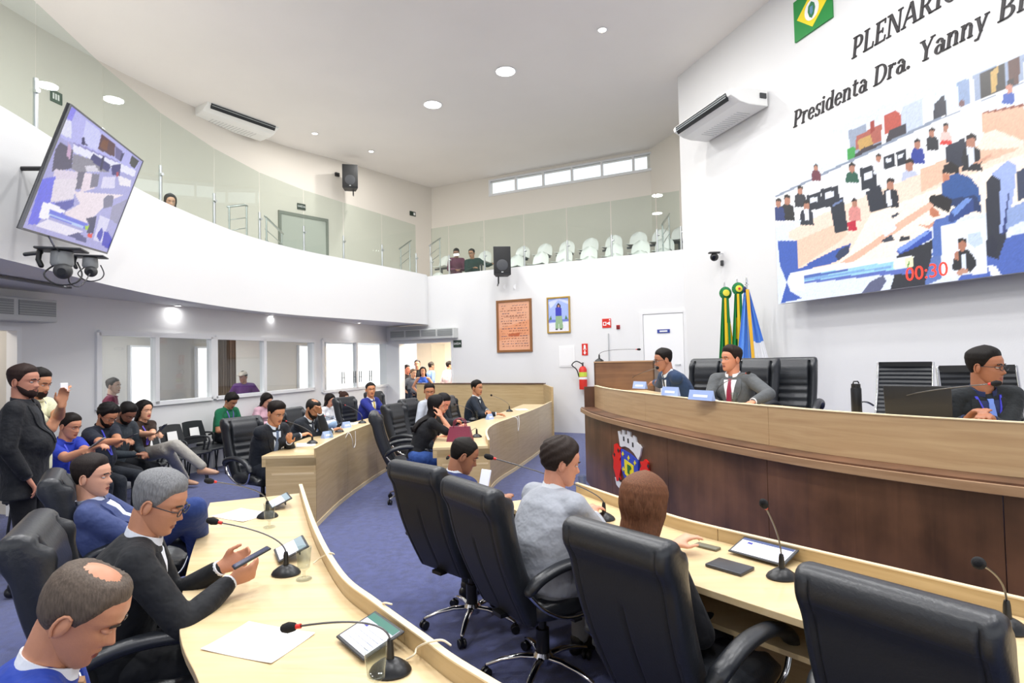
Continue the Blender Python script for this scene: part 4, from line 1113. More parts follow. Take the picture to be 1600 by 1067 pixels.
    if patch and top == 'jacket':
        sm = mat('cotton '+shirt, shirt, .75, bump=.2, bscale=30)
        vd = .34
        rows = []
        for i in range(12):
            t = i/11; v = .045+(vd-.045)*t; hw = .062*(1-t)**.8+.006; rows.append([on(hw*(-1+2*k/8), v, .004) for k in range(9)])
        sheet('shirt_front', rows, sm)
        for k in (-1, 1):
            rows = []
            for i in range(12):
                t = i/11; v = .035+(vd-.03)*t; hw = .062*(1-t)**.8+.006; lw = .052*math.sin(PI*min(1, t*1.15+.12))*.9+.012
                rows.append([on(k*(hw-.004+lw*a/3), v, .010) for a in range(4)])
            sheet('lapel', rows, tm)
        cb = MB(); cr = (nr+.013)*s; rg = []
        for i in range(25):
            a = R(18+324*i/24); axis = (nk1-neck0).normalized()
            c = N+(sp*.012)+X*(math.sin(a)*cr)+Fd*(math.cos(a)*cr*.98+.008)+sp*(-.022*math.cos(a)*.8+.0)
            rg.append(c)
        V = []
        for c in rg: V += [c-sp*.018, c+sp*.012-(c-N).normalized()*.004, c+sp*.012-(c-N).normalized()*.010, c-sp*.018-(c-N).normalized()*.006]
        Fc = []
        for i in range(24):
            for q_ in range(4): a = i*4+q_; b = i*4+(q_+1) % 4; Fc.append((a, b, b+4, a+4))
        Fc += [(0, 1, 2, 3), (99, 98, 97, 96)]
        cb.add(V, Fc).build('collar', sm, r_, smooth=50)
        for k in (0, 1):
            f = (W[k]-E_[k]).normalized(); MB().tube([W[k]-f*.05, W[k]-f*.005], [.036*s, .034*s], 14, flat=True).build('shirt_cuff', sm, r_, smooth=50)
        if tie:
            rows = [[on(hw*a, v, .012) for a in (-1, -.4, .4, 1)] for v, hw in ((.035, .016), (.06, .012), (.065, .014), (.15, .022), (.25, .028), (.345, .026))]
            sheet('tie', rows, mat('silk '+tie, tie, .4), th=.003)
        elif tie is None: pass
    if lanyard:
        for k in (-1, 1):
            rows = []
            for i in range(9):
                t = i/8; v = .02+.26*t; u = k*(.062*(1-t)+.006); rows.append([on(u-.007, v, .009), on(u+.007, v, .009)])
            sheet('lanyard', rows, mat('ribbon '+lanyard, lanyard, .5))
    if top in ('tee', 'shirt'):
        cb = MB(); cr = (nr+.010)*s
        pts = [N+sp*(.004-.016*math.cos(R(a)))+X*math.sin(R(a))*cr+Fd*(math.cos(R(a))*cr+.006) for a in range(0, 360, 20)]
        cb.tube(pts, .0075, 6, closed=True).build('collar', tm, r_, smooth=True)
    # ---- trousers, shoes
    pm = cloth_mat(pants, .85); pb = MB()
    pb.tube([P+X*-.06, P+X*.06], (.115*s), 16)
    for k in (0, 1):
        pb.tube([hips[k], (hips[k]+knees[k])/2, knees[k]], [.095*s, .082*s, .066*s], 14); a_ = ank[k]
        pb.tube([knees[k], (knees[k]+a_)/2, a_+(knees[k]-a_).normalized()*.02], [.066*s, .060*s, .052*s], 14)
    po = pb.build('trousers', pm, r_, smooth=True); remesh(po, vc*1.3, 4)
    for k in (0, 1):
        a_ = ank[k]; shb = MB(); fdv = Vector((0, 1, 0))
        shb.tube([a_+Vector((0, -.045, -.045)), a_+Vector((0, .03, -.045)), a_+Vector((0, .11, -.055)), a_+Vector((0, .17, -.062))], [(.034, .040), (.038, .042), (.044, .032), (.030, .022)], 12, side=(1, 0, 0)); shb.tube([a_+Vector((0, -.02, .0)), a_+Vector((0, -.02, -.04))], [.04, .038], 10)
        shb.build('shoe', mat('shoe '+shoes, shoes, .4), r_, smooth=True)
    PEOPLE.append((label, N, W))
    inv = iv.inverted()
    r_['_'] = 0; del r_['_']
    return {'o': r_, 'W': [inv @ w for w in W], 'f': [(inv.to_3x3() @ (W[k]-E_[k])).normalized() for k in (0, 1)], 'H': Hc, 'N': Nk}
def h_valid(k, hl, hr): return (hl, hr)[k] is not None
A_ = atD
SUIT = '#1b1f27'
def zat(px, py, z): p = at(px, py, z); return (p.x, p.y, p.z)
# ---- near left, curved desk A
p14 = person('balding man in a bright blue suit at the lower left corner, head bowed', (127, 955), 1.48, 58, 74, 0, pitch=36, lean=14, col='#1d3a96', shirt='#e8ecf2', tie='#b98a5c', skin='#a8745a', hair='crown', hcol='#5a4f46', hl='lap', hr='lap', bulk=1.1)
p15 = person('grey-haired man in glasses and a black suit, using a phone at the desk', (247, 784), 2.33, 62, 80, 0, pitch=24, lean=12, col='#1a1c20', shirt='#e4e9f2', skin='#a9765c', hair='short', hcol='#77787a', glasses=True,
             hl=zat(346, 886, .83), hr=zat(360, 908, .81), bulk=1.08, curl=.8, pants='#1a1c20', palml=(.47, -.88, .45), palmr=(-.47, .88, .45), dl=(.85, .45, .25), drr=(.85, .55, .25), ehl=(-.3, -.3, -.9), ehr=(.9, -.5, -.6))
p16 = person('man in a blue suit reclining in his chair with legs stretched out', (143, 744), 3.42, 66, 78, 0, pitch=4, lean=-24, col='#3c4873', shirt='#c9cfe0', skin='#b98a72', hair='short', hcol='#231c1a', hl='lap', hr='lap', pants='#2a3d74', bulk=1.12,
             feet=[(A_(285, 800, 3.25), at(330, 905, .12)), (A_(303, 795, 3.05), at(318, 930, .12))])
# ---- near right, desk D (seen from behind)
p17 = person('man in a navy suit with cropped dark hair, bent over the dais-side desk', (724, 711), 3.95, 46, 78, 0, pitch=26, lean=24, col='#26305c', shirt='#dfe4ec', skin='#8a5c44', hair='buzz', hcol='#17130f', hl=zat(752, 775, .84), hr=zat(772, 790, .80), patch=True)
p18 = person('man in a light grey blazer with dark wavy hair, seen from behind', (876, 722), 3.08, 54, 82, 0, pitch=14, lean=12, col='#a3a7af', shirt='#e4e6ea', skin='#b98168', hair='wavy', hcol='#2b211c', hl=zat(905, 800, .80), hr=zat(928, 806, .80), pants='#8d9198', bulk=1.12, palmr=(0, 0, -1), ehr=(.9, -.3, -.5), shoes='#20201f')
p19 = person('woman with long straight brown hair and a black blazer, seen from behind', (1006, 788), 2.46, 48, 50, 0, pitch=10, lean=10, female=True, col='#17181c', shirt='#17181c', skin='#b98a70', hair='long', hcol='#6b452f', hairlen=.20, hl='desk', hr='lap', pants='#1c1d22', s=1.02)
# ---- outer row B
p7 = person('dark-haired man in a charcoal suit speaking into a microphone', (431, 645), 6.3, 112, 118, 1, pitch=20, lean=18, col='#1d2128', shirt='#d5e0ee', tie='#5b6e8c', skin='#b07a56', hair='side', hcol='#1b1411', hl=zat(452, 690, .84), hr=zat(470, 680, .88), palml=(.3, -.2, .6))
p8 = person('balding man in a dark suit resting his cheek on his hand', (489, 638), 7.5, 110, 112, 1, pitch=28, lean=24, col='#262b33', shirt='#dde3ea', tie='#3a4252', skin='#96694c', hair='crown', hcol='#1c1815', hl=A_(500, 645, 7.35), hr=zat(520, 672, .80), beard='#1c1815')
p9 = person('smiling man in a royal blue suit and yellow tie', (579, 609), 10.0, 112, 150, 1, pitch=0, lean=12, col='#232d80', shirt='#e3e3e0', tie='#cdb64b', skin='#a8714e', hair='fade', hcol='#17120f', hl='desk', hr=zat(608, 646, .82))
# ---- inner far desk C
p10 = person('woman with long black hair and black blouse, hand at her face', (681, 634), 6.95, 74, 84, 1, pitch=14, lean=24, female=True, top='tee', col='#191a1d', skin='#bd8468', hair='long', hcol='#120d0e', hairlen=.36, hl='desk', hr=A_(690, 652, 6.85), pants='#33508f', ehr=(.2, .6, -1), palmr=(-.8, .3, .1), drr=(-.35, .1, .9))
p11 = person('man in a light grey shirt behind the woman with long black hair', (671, 611), 8.9, 120, 168, 2, pitch=14, lean=10, top='shirt', col='#b9bfca', skin='#a87152', hair='fade', hcol='#1d1512')
p12 = person('person with cropped dark hair looking down at the desk beside the handbag', (692, 629), 7.8, 100, 118, 1, pitch=30, lean=24, top='jacket', col='#20232b', shirt='#8e3440', skin='#b97a66', hair='short', hcol='#161214', hl='desk', hr=zat(722, 660, .80))
p13 = person('dark-suited man with white shirt at the far desk, before the low wooden screen', (745, 606), 9.6, 100, 122, 1, pitch=4, lean=8, col='#1c2430', shirt='#dce4e8', tie='#202833', skin='#a3704f', hair='short', hcol='#16110e', hl=zat(768, 650, .80), hr=zat(776, 647, .81))
# ---- dais
p20 = person('man in a navy suit leaning over the dais counter, face in profile', (1037, 562), 6.35, 262, 268, 0, pitch=12, zf=DZ, lean=28, col='#2b3f5e', shirt='#e2e8ee', tie='#1f2735', skin='#9c6a50', hair='fade', hcol='#17120f', hl=zat(990, 605, 1.27), hr=zat(1008, 606, 1.27), glasses=True, ehl=(.0, -.4, -.8))
p21 = person('man in a grey suit with a dark red tie at the dais', (1143, 561), 5.6, 222, 254, 0, pitch=0, zf=DZ, lean=2, col='#5a5d5f', shirt='#eeeff2', tie='#8d1e3c', skin='#b5795c', hair='side', hcol='#251a14', hr=A_(1120, 630, 5.35), hl=zat(1176, 628, 1.27), ehl=(-1, -.3, -.2), ehr=(.7, -.2, -.8))
p22 = person('man in glasses, black suit and blue lanyard at the right of the dais', (1539, 573), 3.70, 190, 152, 0, pitch=4, zf=DZ, lean=14, side=4, col='#202427', shirt='#1c2a55', tie='#6f8fe0', skin='#8d5c42', hair='short', hcol='#15110f', glasses=True, lanyard='#3c3cc8', hr=zat(1512, 654, 1.27), hl=zat(1548, 656, 1.27), bulk=1.12, ehr=(.35, -.3, -.9), ehl=(-.35, -.3, -.9))
# ---- standing at the left
p1 = person('standing man in a black suit at the left edge, seen from the side', (37, 596), 4.45, 66, 84, 0, pitch=4, sit=False, lean=-3, col='#15171c', shirt='#22252c', skin='#9c6a55', hair='short', hcol='#2a1c18', bulk=1.35, hr=A_(44, 748, 4.3), hl='side', pants='#121317', beard='#2a1c18', s=1.02)
p2 = person('standing man in a cream T-shirt holding up a white phone', (59, 598), 5.0, 84, 92, 0, pitch=16, sit=False, lean=2, top='tee', col='#dcdcbc', skin='#b07b5c', hair='short', hcol='#17120f', hl=A_(96, 632, 4.85), hr=A_(100, 628, 5.1), lanyard='#5a5fb0', beard='#241a16', pants='#2c3444', dl=(.1, .1, 1), drr=(.1, -.1, 1), palml=(.6, -.6, 0), palmr=(.6, .6, 0), ehl=(-.2, .2, -1), ehr=(.4, .1, -1), bulk=1.1)
# ---- seated along the left wall
p3 = person('seated man in a royal blue shirt looking at his phone', (109, 665), 5.76, 92, 96, 0, pitch=18, lean=14, top='tee', col='#2a3fae', skin='#b07b60', hair='fade', hcol='#1d1613', hl=A_(140, 704, 5.55), hr=A_(146, 700, 5.5), lanyard='#5865e8', pants='#20242e', curl=.8)
p4 = person('bearded man in glasses and a navy T-shirt, seated and typing on a phone', (168, 648), 6.25, 94, 104, 0, pitch=34, lean=12, top='tee', col='#232834', skin='#ab7658', hair='curly', hcol='#141010', hl=A_(185, 690, 6.0), hr=A_(190, 688, 5.9), lanyard='#4a50d8', glasses=True, beard='#1a1311', bulk=1.3, pants='#24282f', curl=.8)
p5 = person('man in a charcoal shirt with dark hair, head bowed, seated between two phone users', (198, 645), 6.75, 96, 104, 1, pitch=40, lean=12, top='shirt', col='#343b42', skin='#7d5440', hair='short', hcol='#120e0d', hl='lap', hr='lap', beard='#120e0d', pants='#1d1f24')
p6 = person('woman with black hair and brown top, legs crossed in checked trousers', (225, 641), 7.32, 98, 108, 1, pitch=4, lean=6, female=True, top='tee', col='#33251f', skin='#c08f72', hair='long', hcol='#17110f', hairlen=.16, hl=A_(238, 682, 6.95), hr=A_(244, 678, 6.85), lanyard='#6a58d0', pants='#aaa69e', shoes='#c79b80', curl=.8, feet=[(A_(262, 704, 6.75), at(290, 748, .12)), (A_(275, 695, 6.7), A_(318, 730, 6.75))])
pg = person('man in a green T-shirt seated by the wall, looking down', (361, 626), 9.3, 106, 112, 1, pitch=36, lean=14, top='tee', col='#1e6a48', skin='#9c6a4c', hair='curly', hcol='#17120f', lanyard='#7a6ac0', hl='lap', hr='lap')
pp = person('woman in a pink top with black hair bowed over her phone, by the wall', (416, 625), 10.4, 106, 112, 1, pitch=34, lean=14, top='shirt', col='#d9b0bd', female=True, skin='#b98a70', hair='long', hcol='#17110f', hairlen=.16, hl='lap', hr='lap', pants='#3c4252')
pw = person('woman in white with long dark hair, seated by the glazed panel', (515, 625), 11.4, 106, 116, 1, pitch=22, lean=14, top='shirt', col='#e8eaee', female=True, skin='#b98468', hair='long', hcol='#19120f', hairlen=.24, hl='lap', hr='lap', pants='#93acc8')
pq = person('woman in a maroon top with brown hair, farthest seated by the wall', (537, 621), 12.2, 110, 120, 2, pitch=26, lean=16, top='tee', col='#6a2434', female=True, skin='#c08f72', hair='bun', hcol='#3a241c', hl='lap', hr='lap', pants='#8ea6c0')
# ---- gallery
person('man in a maroon shirt on the gallery looking at a phone', (713, 395), 15.75, 168, 176, 2, pitch=26, zf=3.45, lean=10, top='shirt', col='#6b3550', skin='#8d6250', hair='fade', hcol='#1d1715', hl='lap', hr='lap')
person('man in a dark green shirt on the gallery, arm over the next seat', (737, 396), 15.6, 172, 200, 2, pitch=10, zf=3.45, lean=6, side=8, top='shirt', col='#1f3a38', skin='#a8775c', hair='short', hcol='#1d1715', glasses=True, hr='lap', hl=A_(770, 412, 15.4))
person('woman with long dark hair on the curved gallery, behind the glass', (266, 315), 8.9, 150, 140, 2, pitch=16, zf=3.5, lean=8, female=True, top='shirt', col='#27232a', skin='#b98a70', hair='long', hcol='#1a1412', hairlen=.2, s=.95)
# ---- behind the booth glass
person('man in a maroon shirt behind the booth glass at the left', (177, 603), 9.0, 60, 84, 2, pitch=2, zf=0, lean=6, top='shirt', col='#6d2a40', skin='#9c8070', hair='fade', hcol='#4a4644')
person('person in a white cap and purple top behind the booth glass', (380, 589), 12.6, 160, 190, 2, pitch=10, sit=False, lean=4, top='tee', col='#5b3470', skin='#8d5f4c', hair='short', hcol='#1d1512', headcap='#c9beb0', s=.98)
# ---- corridor behind the entrance
def cor(px, py, D, **k): return dict(hp=(px, py), D=D, sit=False, **k)
person('woman in a bright blue tank top in the doorway', (661, 580), 15.6, 178, 176, 2, sit=False, lean=2, pitch=2, female=True, top='tank', col='#3a5fc0', skin='#a8765c', hair='long', hcol='#17110f', hairlen=.18, pants='#28303c', s=.96)
person('older person in a grey T-shirt in the doorway', (646, 583), 15.9, 150, 140, 2, sit=False, lean=4, pitch=8, top='tee', col='#5c6068', skin='#a07a60', hair='short', hcol='#5c4a3c', pants='#28303c', s=.95)
person('tall young man in black behind the others in the doorway', (652, 569), 16.6, 176, 176, 2, sit=False, lean=2, pitch=2, top='tee', col='#1c1f24', skin='#b07f66', hair='fade', hcol='#1d1512', pants='#28303c', s=1.02)
person('person in dark clothes at the left edge of the doorway', (636, 577), 16.2, 120, 130, 2, sit=False, lean=2, pitch=2, top='tee', col='#2a2326', skin='#a0604c', hair='short', hcol='#1d1512', pants='#28303c')
person('man in a blue checked shirt walking away beyond the doorway', (674, 572), 17.2, 60, 50, 2, sit=False, lean=2, pitch=2, top='shirt', col='#6680b8', skin='#8d6248', hair='fade', hcol='#1d1512', pants='#28303c')
person('man in a pale pink shirt at the right side of the doorway', (702, 571), 16.9, 40, 70, 2, sit=False, lean=2, pitch=2, top='shirt', col='#e3c3c3', skin='#a8765c', hair='short', hcol='#1d1512', pants='#8c8270')

# ------------------------------------------------------------------ desk things
def make_mic(label, head_vec=(-.28, -.02, .18), group='desk microphones'):
    """Oval base, gooseneck bending toward the speaker, foam head. Local +X away from the neck."""
    r_ = thing('desk_microphone', label, 'microphone', group=None)
    mb = MB(); mb.lathe([(.001, 0), (.050, 0), (.052, .006), (.046, .018), (.028, .034), (.016, .042), (.001, .043)], (0, 0, 0), 24)
    mb.v = [(v[0]*1.25, v[1], v[2]) for v in mb.v]; mb.build('base', PLASTIC, r_, smooth=40)
    MB().lathe([(.001, .039), (.013, .039), (.011, .085), (.008, .10), (.001, .10)], seg=12).build('socket', PLASTIC, r_, smooth=40)
    h = Vector(head_vec)+Vector((0, 0, .06)); c1_ = Vector((h.x*.06, h.y*.06, .17+.05*h.z)); pts = [Vector((0, 0, .10))*(1-t)**2+c1_*2*t*(1-t)+h*t*t for t in [i/14 for i in range(15)]]
    MB().tube(pts, .0034, 8).build('gooseneck', mat('gooseneck metal', '#6f6f70', .3, .9), r_, smooth=True)
    d = (pts[-1]-pts[-3]).normalized(); e = pts[-1]
    MB().cyl(e, e+d*.022, .0075, 12).build('light_ring', RED, r_, smooth=40)
    MB().tube([e+d*.028, e+d*.045, e+d*.058], [.014, .017, .014], 14).build('foam_head', FOAM, r_, smooth=True)
    MB().sphere((.0, -.035, .022), (.008, .005, .003), 8, 6).build('button', RED, r_)
    return r_
MICS = {}
def mic_px(label, base, head, z, Dh=None):
    """Microphone whose base stands at a pixel on the desk plane z and whose head reaches toward a point."""
    b = at(base[0], base[1], z)
    D = Dh if Dh else b.y; h = atD(head[0], head[1], D)
    v = h-b
    r_ = make_mic(label, (v.x, v.y, v.z-.06)); r_.location = b; return r_
mic_px('desk microphone with red ring, before the grey-haired man in glasses', (447, 897), (347, 817), .75, 2.62)
mic_px('desk microphone nearest the viewer, its long neck bent flat over a tablet', (610, 1050), (470, 978), .75, 1.85)
mic_px('desk microphone at the far end of the nearest desk, beside a water glass', (418, 808), (338, 753), .75, 3.35)
mic_px('desk microphone standing between the tablet and the nearest empty chair', (1222, 903), (1197, 794), .75, 2.25)
mic_px('desk microphone at the right edge, on the dais-side desk', (1575, 985), (1533, 882), .75, 1.60)
mic_px('desk microphone in front of the man in the light grey blazer', (944, 812), (775, 717), .75, 3.3)
mic_px('desk microphone in front of the dark-haired speaking man', (488, 693), (448, 658), .75, 6.6)
mic_px('desk microphone in front of the balding man in a dark suit', (530, 675), (508, 650), .75, 7.9)
mic_px('desk microphone in front of the smiling man in blue', (566, 661), (540, 633), .75, 9.3)
mic_px('desk microphone behind the maroon handbag', (745, 683), (702, 712), .75, 6.3)
mic_px('desk microphone with a long neck beside a glass at the far desk', (739, 656), (712, 632), .75, 8.3)
mic_px('desk microphone in front of the dark-suited man by the low wooden screen', (796, 643), (769, 618), .75, 9.4)
mic_px('dais microphone pointing at the man leaning in the navy suit', (984, 607), (1026, 575), 1.236, 5.9)
mic_px('dais microphone before the man with the red tie', (1120, 628), (1166, 583), 1.236, 4.9)
mic_px('dais microphone with a long neck before the man in glasses', (1391, 655), (1545, 600), 1.236, 3.2)
pm_ = make_mic('podium microphone with a long horizontal neck', (.52, -.03, .10)); q = (pa+pb)/2; pm_.location = (pa.x+.1, pa.y+.15, ztop+.02)

def tumbler(label, p, h=.10, r=.032, lvl=.0):
    r_ = thing('water_glass', label, 'glass', p)
    MB().lathe([(.001, .0), (r*.8, .0), (r, h), (r-.003, h), (r*.8-.003, .008), (.001, .008)], seg=20).build('tumbler', CLEAR, r_, smooth=40)
    if lvl: MB().lathe([(.001, .009), (r*.78-.004, .009), (r*.86-.004, h*lvl), (.001, h*lvl)], seg=20).build('water', CLEAR, r_, smooth=40)
    return r_
def footed(label, p):
    r_ = thing('water_glass', label, 'glass', p)
    MB().lathe([(.001, 0), (.034, 0), (.034, .004), (.008, .008), (.007, .035), (.026, .05), (.034, .14), (.032, .14), (.024, .054), (.001, .046)], seg=20).build('goblet', CLEAR, r_, smooth=40)
    return r_
footed('footed water glass at the far end of the nearest desk', at(421, 824, .75))
footed('footed water glass beside the microphone of the grey-haired man', at(475, 905, .75))
footed('footed water glass at the very bottom of the nearest desk', at(588, 1085, .75))
tumbler('water glass on the dais before the man with the red tie', at(1148, 632, 1.236), .11, .035, .5)
tumbler('water glass on the far desk beside the long-necked microphone', at(744, 655, .75), .14, .035, .6)
tumbler('water glass on the dais-side desk behind the grey blazer', at(910, 770, .75), .12, .03)
tumbler('water glass on the middle desk near the balding man', at(518, 684, .75), .1, .03)

# tablets, papers, phones, laptop
SCRW = mat('tablet page', '#e9eafa', .3, emit=.35); SCRG = mat('tablet green picture', '#2c6a5c', .3, emit=.1); INK = mat('ink grey', '#8f93b0', .5); INKB = mat('ink blue', '#2c2f9c', .5)
def frame_from(c, ang): return Matrix.Translation(c) @ Matrix.Rotation(R(ang), 4, 'Z')
def tablet(label, c, ang, w=.25, h=.18, tilt=18, page='form'):
    r_ = thing('tablet', label, 'tablet', c, R(ang)); T = Matrix.Rotation(R(tilt), 3, 'X')
    def bx(name, cx, cy, dx, dy, z, dz, mt, parent=r_):
        m_ = MB().box((0, 0, 0), (dx, dy, dz)); m_.v = [tuple(T @ (Vector(v)+Vector((cx, cy, z)))+Vector((0, 0, .004+abs(math.sin(R(tilt)))*h/2))) for v in m_.v]; return m_.build(name, mt, parent)
    bx('case', 0, 0, w, h, 0, .008, DGREY, r_).modifiers.new('bevel', 'BEVEL').width = .003
    sc = bx('screen', 0, 0, w-.024, h-.022, .0045, .001, SCRW)
    if page == 'form':
        bx('picture', 0, h*.34, w-.026, h*.18, .0056, .0008, SCRG, sc); bx('emblem', -w*.25, h*.12, .02, .014, .0056, .0008, INKB, sc)
        for k in range(4): bx('text_line', .01, h*(.05-.12*k), w*.72, .0016, .0056, .0006, INK, sc)
    elif page == 'grid':
        bx('table_header', 0, h*.30, w*.9, h*.25, .0056, .0008, mat('table grey', '#8ea0a8', .4), sc)
        for k in range(5): bx('text_line', 0, h*(.1-.1*k), w*.8, .0014, .0056, .0006, INK, sc)
    else:
        bx('title_bar', 0, h*.36, w-.026, h*.12, .0056, .0008, mat('title blue', '#3a4a78', .4), sc); bx('emblem', -w*.28, h*.18, .024, .014, .0056, .0008, INKB, sc)
        for k in range(5): bx('text_line', .02, h*(.12-.11*k), w*.7, .0014, .0056, .0006, INK, sc)
    mb = MB().box((0, h*.25*math.cos(R(tilt)), .004+abs(math.sin(R(tilt)))*h*.35), (w*.4, .006, abs(math.sin(R(tilt)))*h*.7)); mb.build('stand', DGREY, r_)
    return r_
tablet('tablet showing a form with green top, lying nearest on the desk', at(578, 1003, .76), -50, .21, .155, 16, 'form')
tablet('tablet with a grey table page beside the grey-haired man\'s microphone', at(455, 866, .76), -62, .21, .15, 20, 'grid')
tablet('tablet at the far end of the nearest desk behind a water glass', at(437, 789, .76), -60, .2, .14, 22, 'grid')
tablet('open tablet with a white page on the dais-side desk', at(1192, 868, .76), -52, .27, .15, 14, 'title')
def paper(label, c, ang, w=.21, h=.297, name='paper_sheet', mt=PAPER, th=.002, cat='paper'):
    r_ = thing(name, label, cat, (c.x, c.y, c.z+.001), R(ang)); mb = MB(); n = 6; V = []; Fc = []
    for s_ in (0, 1):
        for i in range(n+1):
            for j in range(n+1):
                x, y = w*(i/n-.5), h*(j/n-.5); V.append((x, y, (th if s_ else 0)+.003*(abs(i/n-.5)*2)**4*(abs(j/n-.5)*2)**2))
    N1 = (n+1)**2
    for i in range(n):
        for j in range(n):
            a = i*(n+1)+j; Fc.append((a, a+1, a+n+2, a+n+1)); Fc.append((N1+a, N1+a+n+1, N1+a+n+2, N1+a+1))
        for a in (i*(n+1), i*(n+1)+n): Fc.append((a, a+n+1, a+n+1+N1, a+N1))
    for j in range(n):
        for a in (j, n*(n+1)+j): Fc.append((a, a+1, a+1+N1, a+N1))
    mb.add(V, Fc).build('sheet', mt, r_); return r_
paper('white paper sheet on the nearest desk under the flat-bent microphone', at(405, 1003, .75), 70)
paper('white paper sheet beside the far microphone of the nearest desk', at(378, 805, .75), 62)
paper('white sheet before the dark-haired speaking man', at(478, 695, .75), 20)
paper('white sheet on the desk before the smiling man', at(548, 662, .75), 10)
paper('cream sheet on the far desk by the low wooden screen', at(815, 640, .75), 10)
paper('white sheets on the dais before the empty leather chair', at(1250, 642, 1.236), 40)
lp = thing('laptop', 'closed dark grey laptop on the dais-side desk near the brown-haired woman', 'laptop', at(1140, 888, .75), R(-50))
MB().rbox((0, 0, .008), (.17, .12, .014), .004).build('lid', mat('laptop grey', '#44464c', .35, .4), lp, smooth=40)
lp = thing('document_folder', 'olive folder on the dais-side desk beside the closed laptop', 'folder', at(1105, 856, .75), R(-48))
MB().rbox((0, 0, .006), (.12, .05, .012), .003).build('cover', mat('folder olive', '#6a6756', .5), lp, smooth=40)
lp = thing('laptop', 'open black laptop seen from behind on the right part of the dais', 'laptop', (2.60, 3.72, 1.236), R(-42))
M = Matrix.Rotation(R(-14), 3, 'X')
MB().rbox((0, 0.0, .122), (.36, .01, .225), .004, Matrix.Rotation(R(12), 3, 'X')).build('screen_lid', mat('laptop black', '#26282b', .4), lp, smooth=40)
MB().rbox((0, .13, .008), (.36, .24, .014), .004).build('keyboard_base', mat('laptop black', '#26282b', .4), lp, smooth=40)
bt = thing('water_bottle', 'black metal water bottle standing on the dais counter', 'bottle', at(1339, 647, 1.236))
MB().lathe([(.001, 0), (.033, 0), (.035, .006), (.035, .185), (.031, .195), (.001, .196)], seg=24).build('body', mat('bottle black', '#1b1d20', .35, .3), bt, smooth=40)
MB().lathe([(.001, .196), (.030, .196), (.030, .222), (.001, .224)], seg=24).build('lid', PLASTIC, bt, smooth=40)
MB().tube([(-.02, 0, .225), (-.015, 0, .24), (.015, 0, .24), (.022, 0, .228)], .005, 8).build('spout', PLASTIC, bt, smooth=True)
bt = thing('water_bottle', 'small clear water bottle on the floor under the middle desk', 'bottle', at(452, 770, .0))
MB().lathe([(.001, 0), (.032, 0), (.034, .02), (.034, .15), (.012, .19), (.012, .21), (.001, .21)], seg=18).build('body', mat('bottle clear plastic', '#8a93b8', .2), bt, smooth=40)
MB().lathe([(.001, .21), (.015, .21), (.015, .225), (.001, .226)], seg=14).build('cap', WPLASTIC, bt, smooth=40)
def nameplate(label, px, py, z, ang, w=.22):
    r_ = thing('name_plate', label, 'name plate', at(px, py, z), R(ang)); dk = z > 1.2; r_.scale = (1, .55 if dk else 1, 1); NB_ = mat('name plate blue', '#9fb4e2', .3)
    MB().add([(-w/2, -.04, 0), (w/2, -.04, 0), (w/2, .04, 0), (-w/2, .04, 0), (-w/2, .0, .085), (w/2, .0, .085)], [(0, 1, 5, 4), (2, 3, 4, 5), (0, 4, 3), (1, 2, 5), (0, 3, 2, 1)]).build('plate', NB_, r_)
    MB().slab([(-w*.3, -.0285, .026), (w*.3, -.0285, .026), (w*.3, -.019, .046), (-w*.3, -.019, .046)], .001).build('lettering', WLET, r_)
    return r_
nameplate('blue name plate at the far end of the dais before the man in navy', 1000, 607, 1.3065, -60)
nameplate('blue name plate between the far microphone and the tablet stand on the dais', 1048, 618, 1.3065, -62)
nameplate('blue name plate on the dais before the man with the red tie', 1096, 625, 1.3065, -64, .28)
nameplate('small blue name plate before the dark-haired speaking man', 511, 684, .75, 60, .14)
nameplate('small blue name plate before the smiling man in blue', 541, 668, .75, 60, .14)
nameplate('small blue name plate before the dark-suited man at the far desk', 765, 655, .75, 60, .14)
tb_ = thing('tablet', 'tablet on a tall black stand on the dais before the man in navy', 'tablet', at(1060, 620, 1.236), R(-62))
MB().tube([(0, 0, 0), (-.03, .03, .09), (-.05, .05, .15)], .010, 8).build('stand', PLASTIC, tb_, smooth=True)
MB().rbox((-.01, .05, .12), (.20, .012, .14), .004, Matrix.Rotation(R(-28), 3, 'X')).build('case', mat('tablet back', '#9a9a88', .4), tb_, smooth=40)
# handbag
hb = thing('handbag', 'maroon leather handbag standing on the far desk', 'handbag', at(719, 689, .75), R(-10)); HBM = mat('maroon leather', '#75243c', .4, bump=.1, bscale=60)
bm = bmesh.new(); bmesh.ops.create_cube(bm, size=1); bmesh.ops.subdivide_edges(bm, edges=bm.edges[:], cuts=5, use_grid_fill=True)
for v in bm.verts:
    t = v.co.z+.5; v.co = (v.co.x*.30*(1-.22*t), v.co.y*.13*(1-.6*t)*(1+.15*math.cos(v.co.x*3)), t*.17)
bm.verts.index_update(); mb = MB(); mb.add([v.co.copy() for v in bm.verts], [[v.index for v in f.verts] for f in bm.faces]); bm.free(); mb.build('bag_body', HBM, hb, smooth=45)
for s_ in (-1, 1): MB().tube(smooth_poly([(-.07, s_*.03, .16), (-.06, s_*.035, .235), (0, s_*.035, .265), (.06, s_*.035, .235), (.07, s_*.03, .16)], 5), .006, 8).build('strap', HBM, hb, smooth=True)
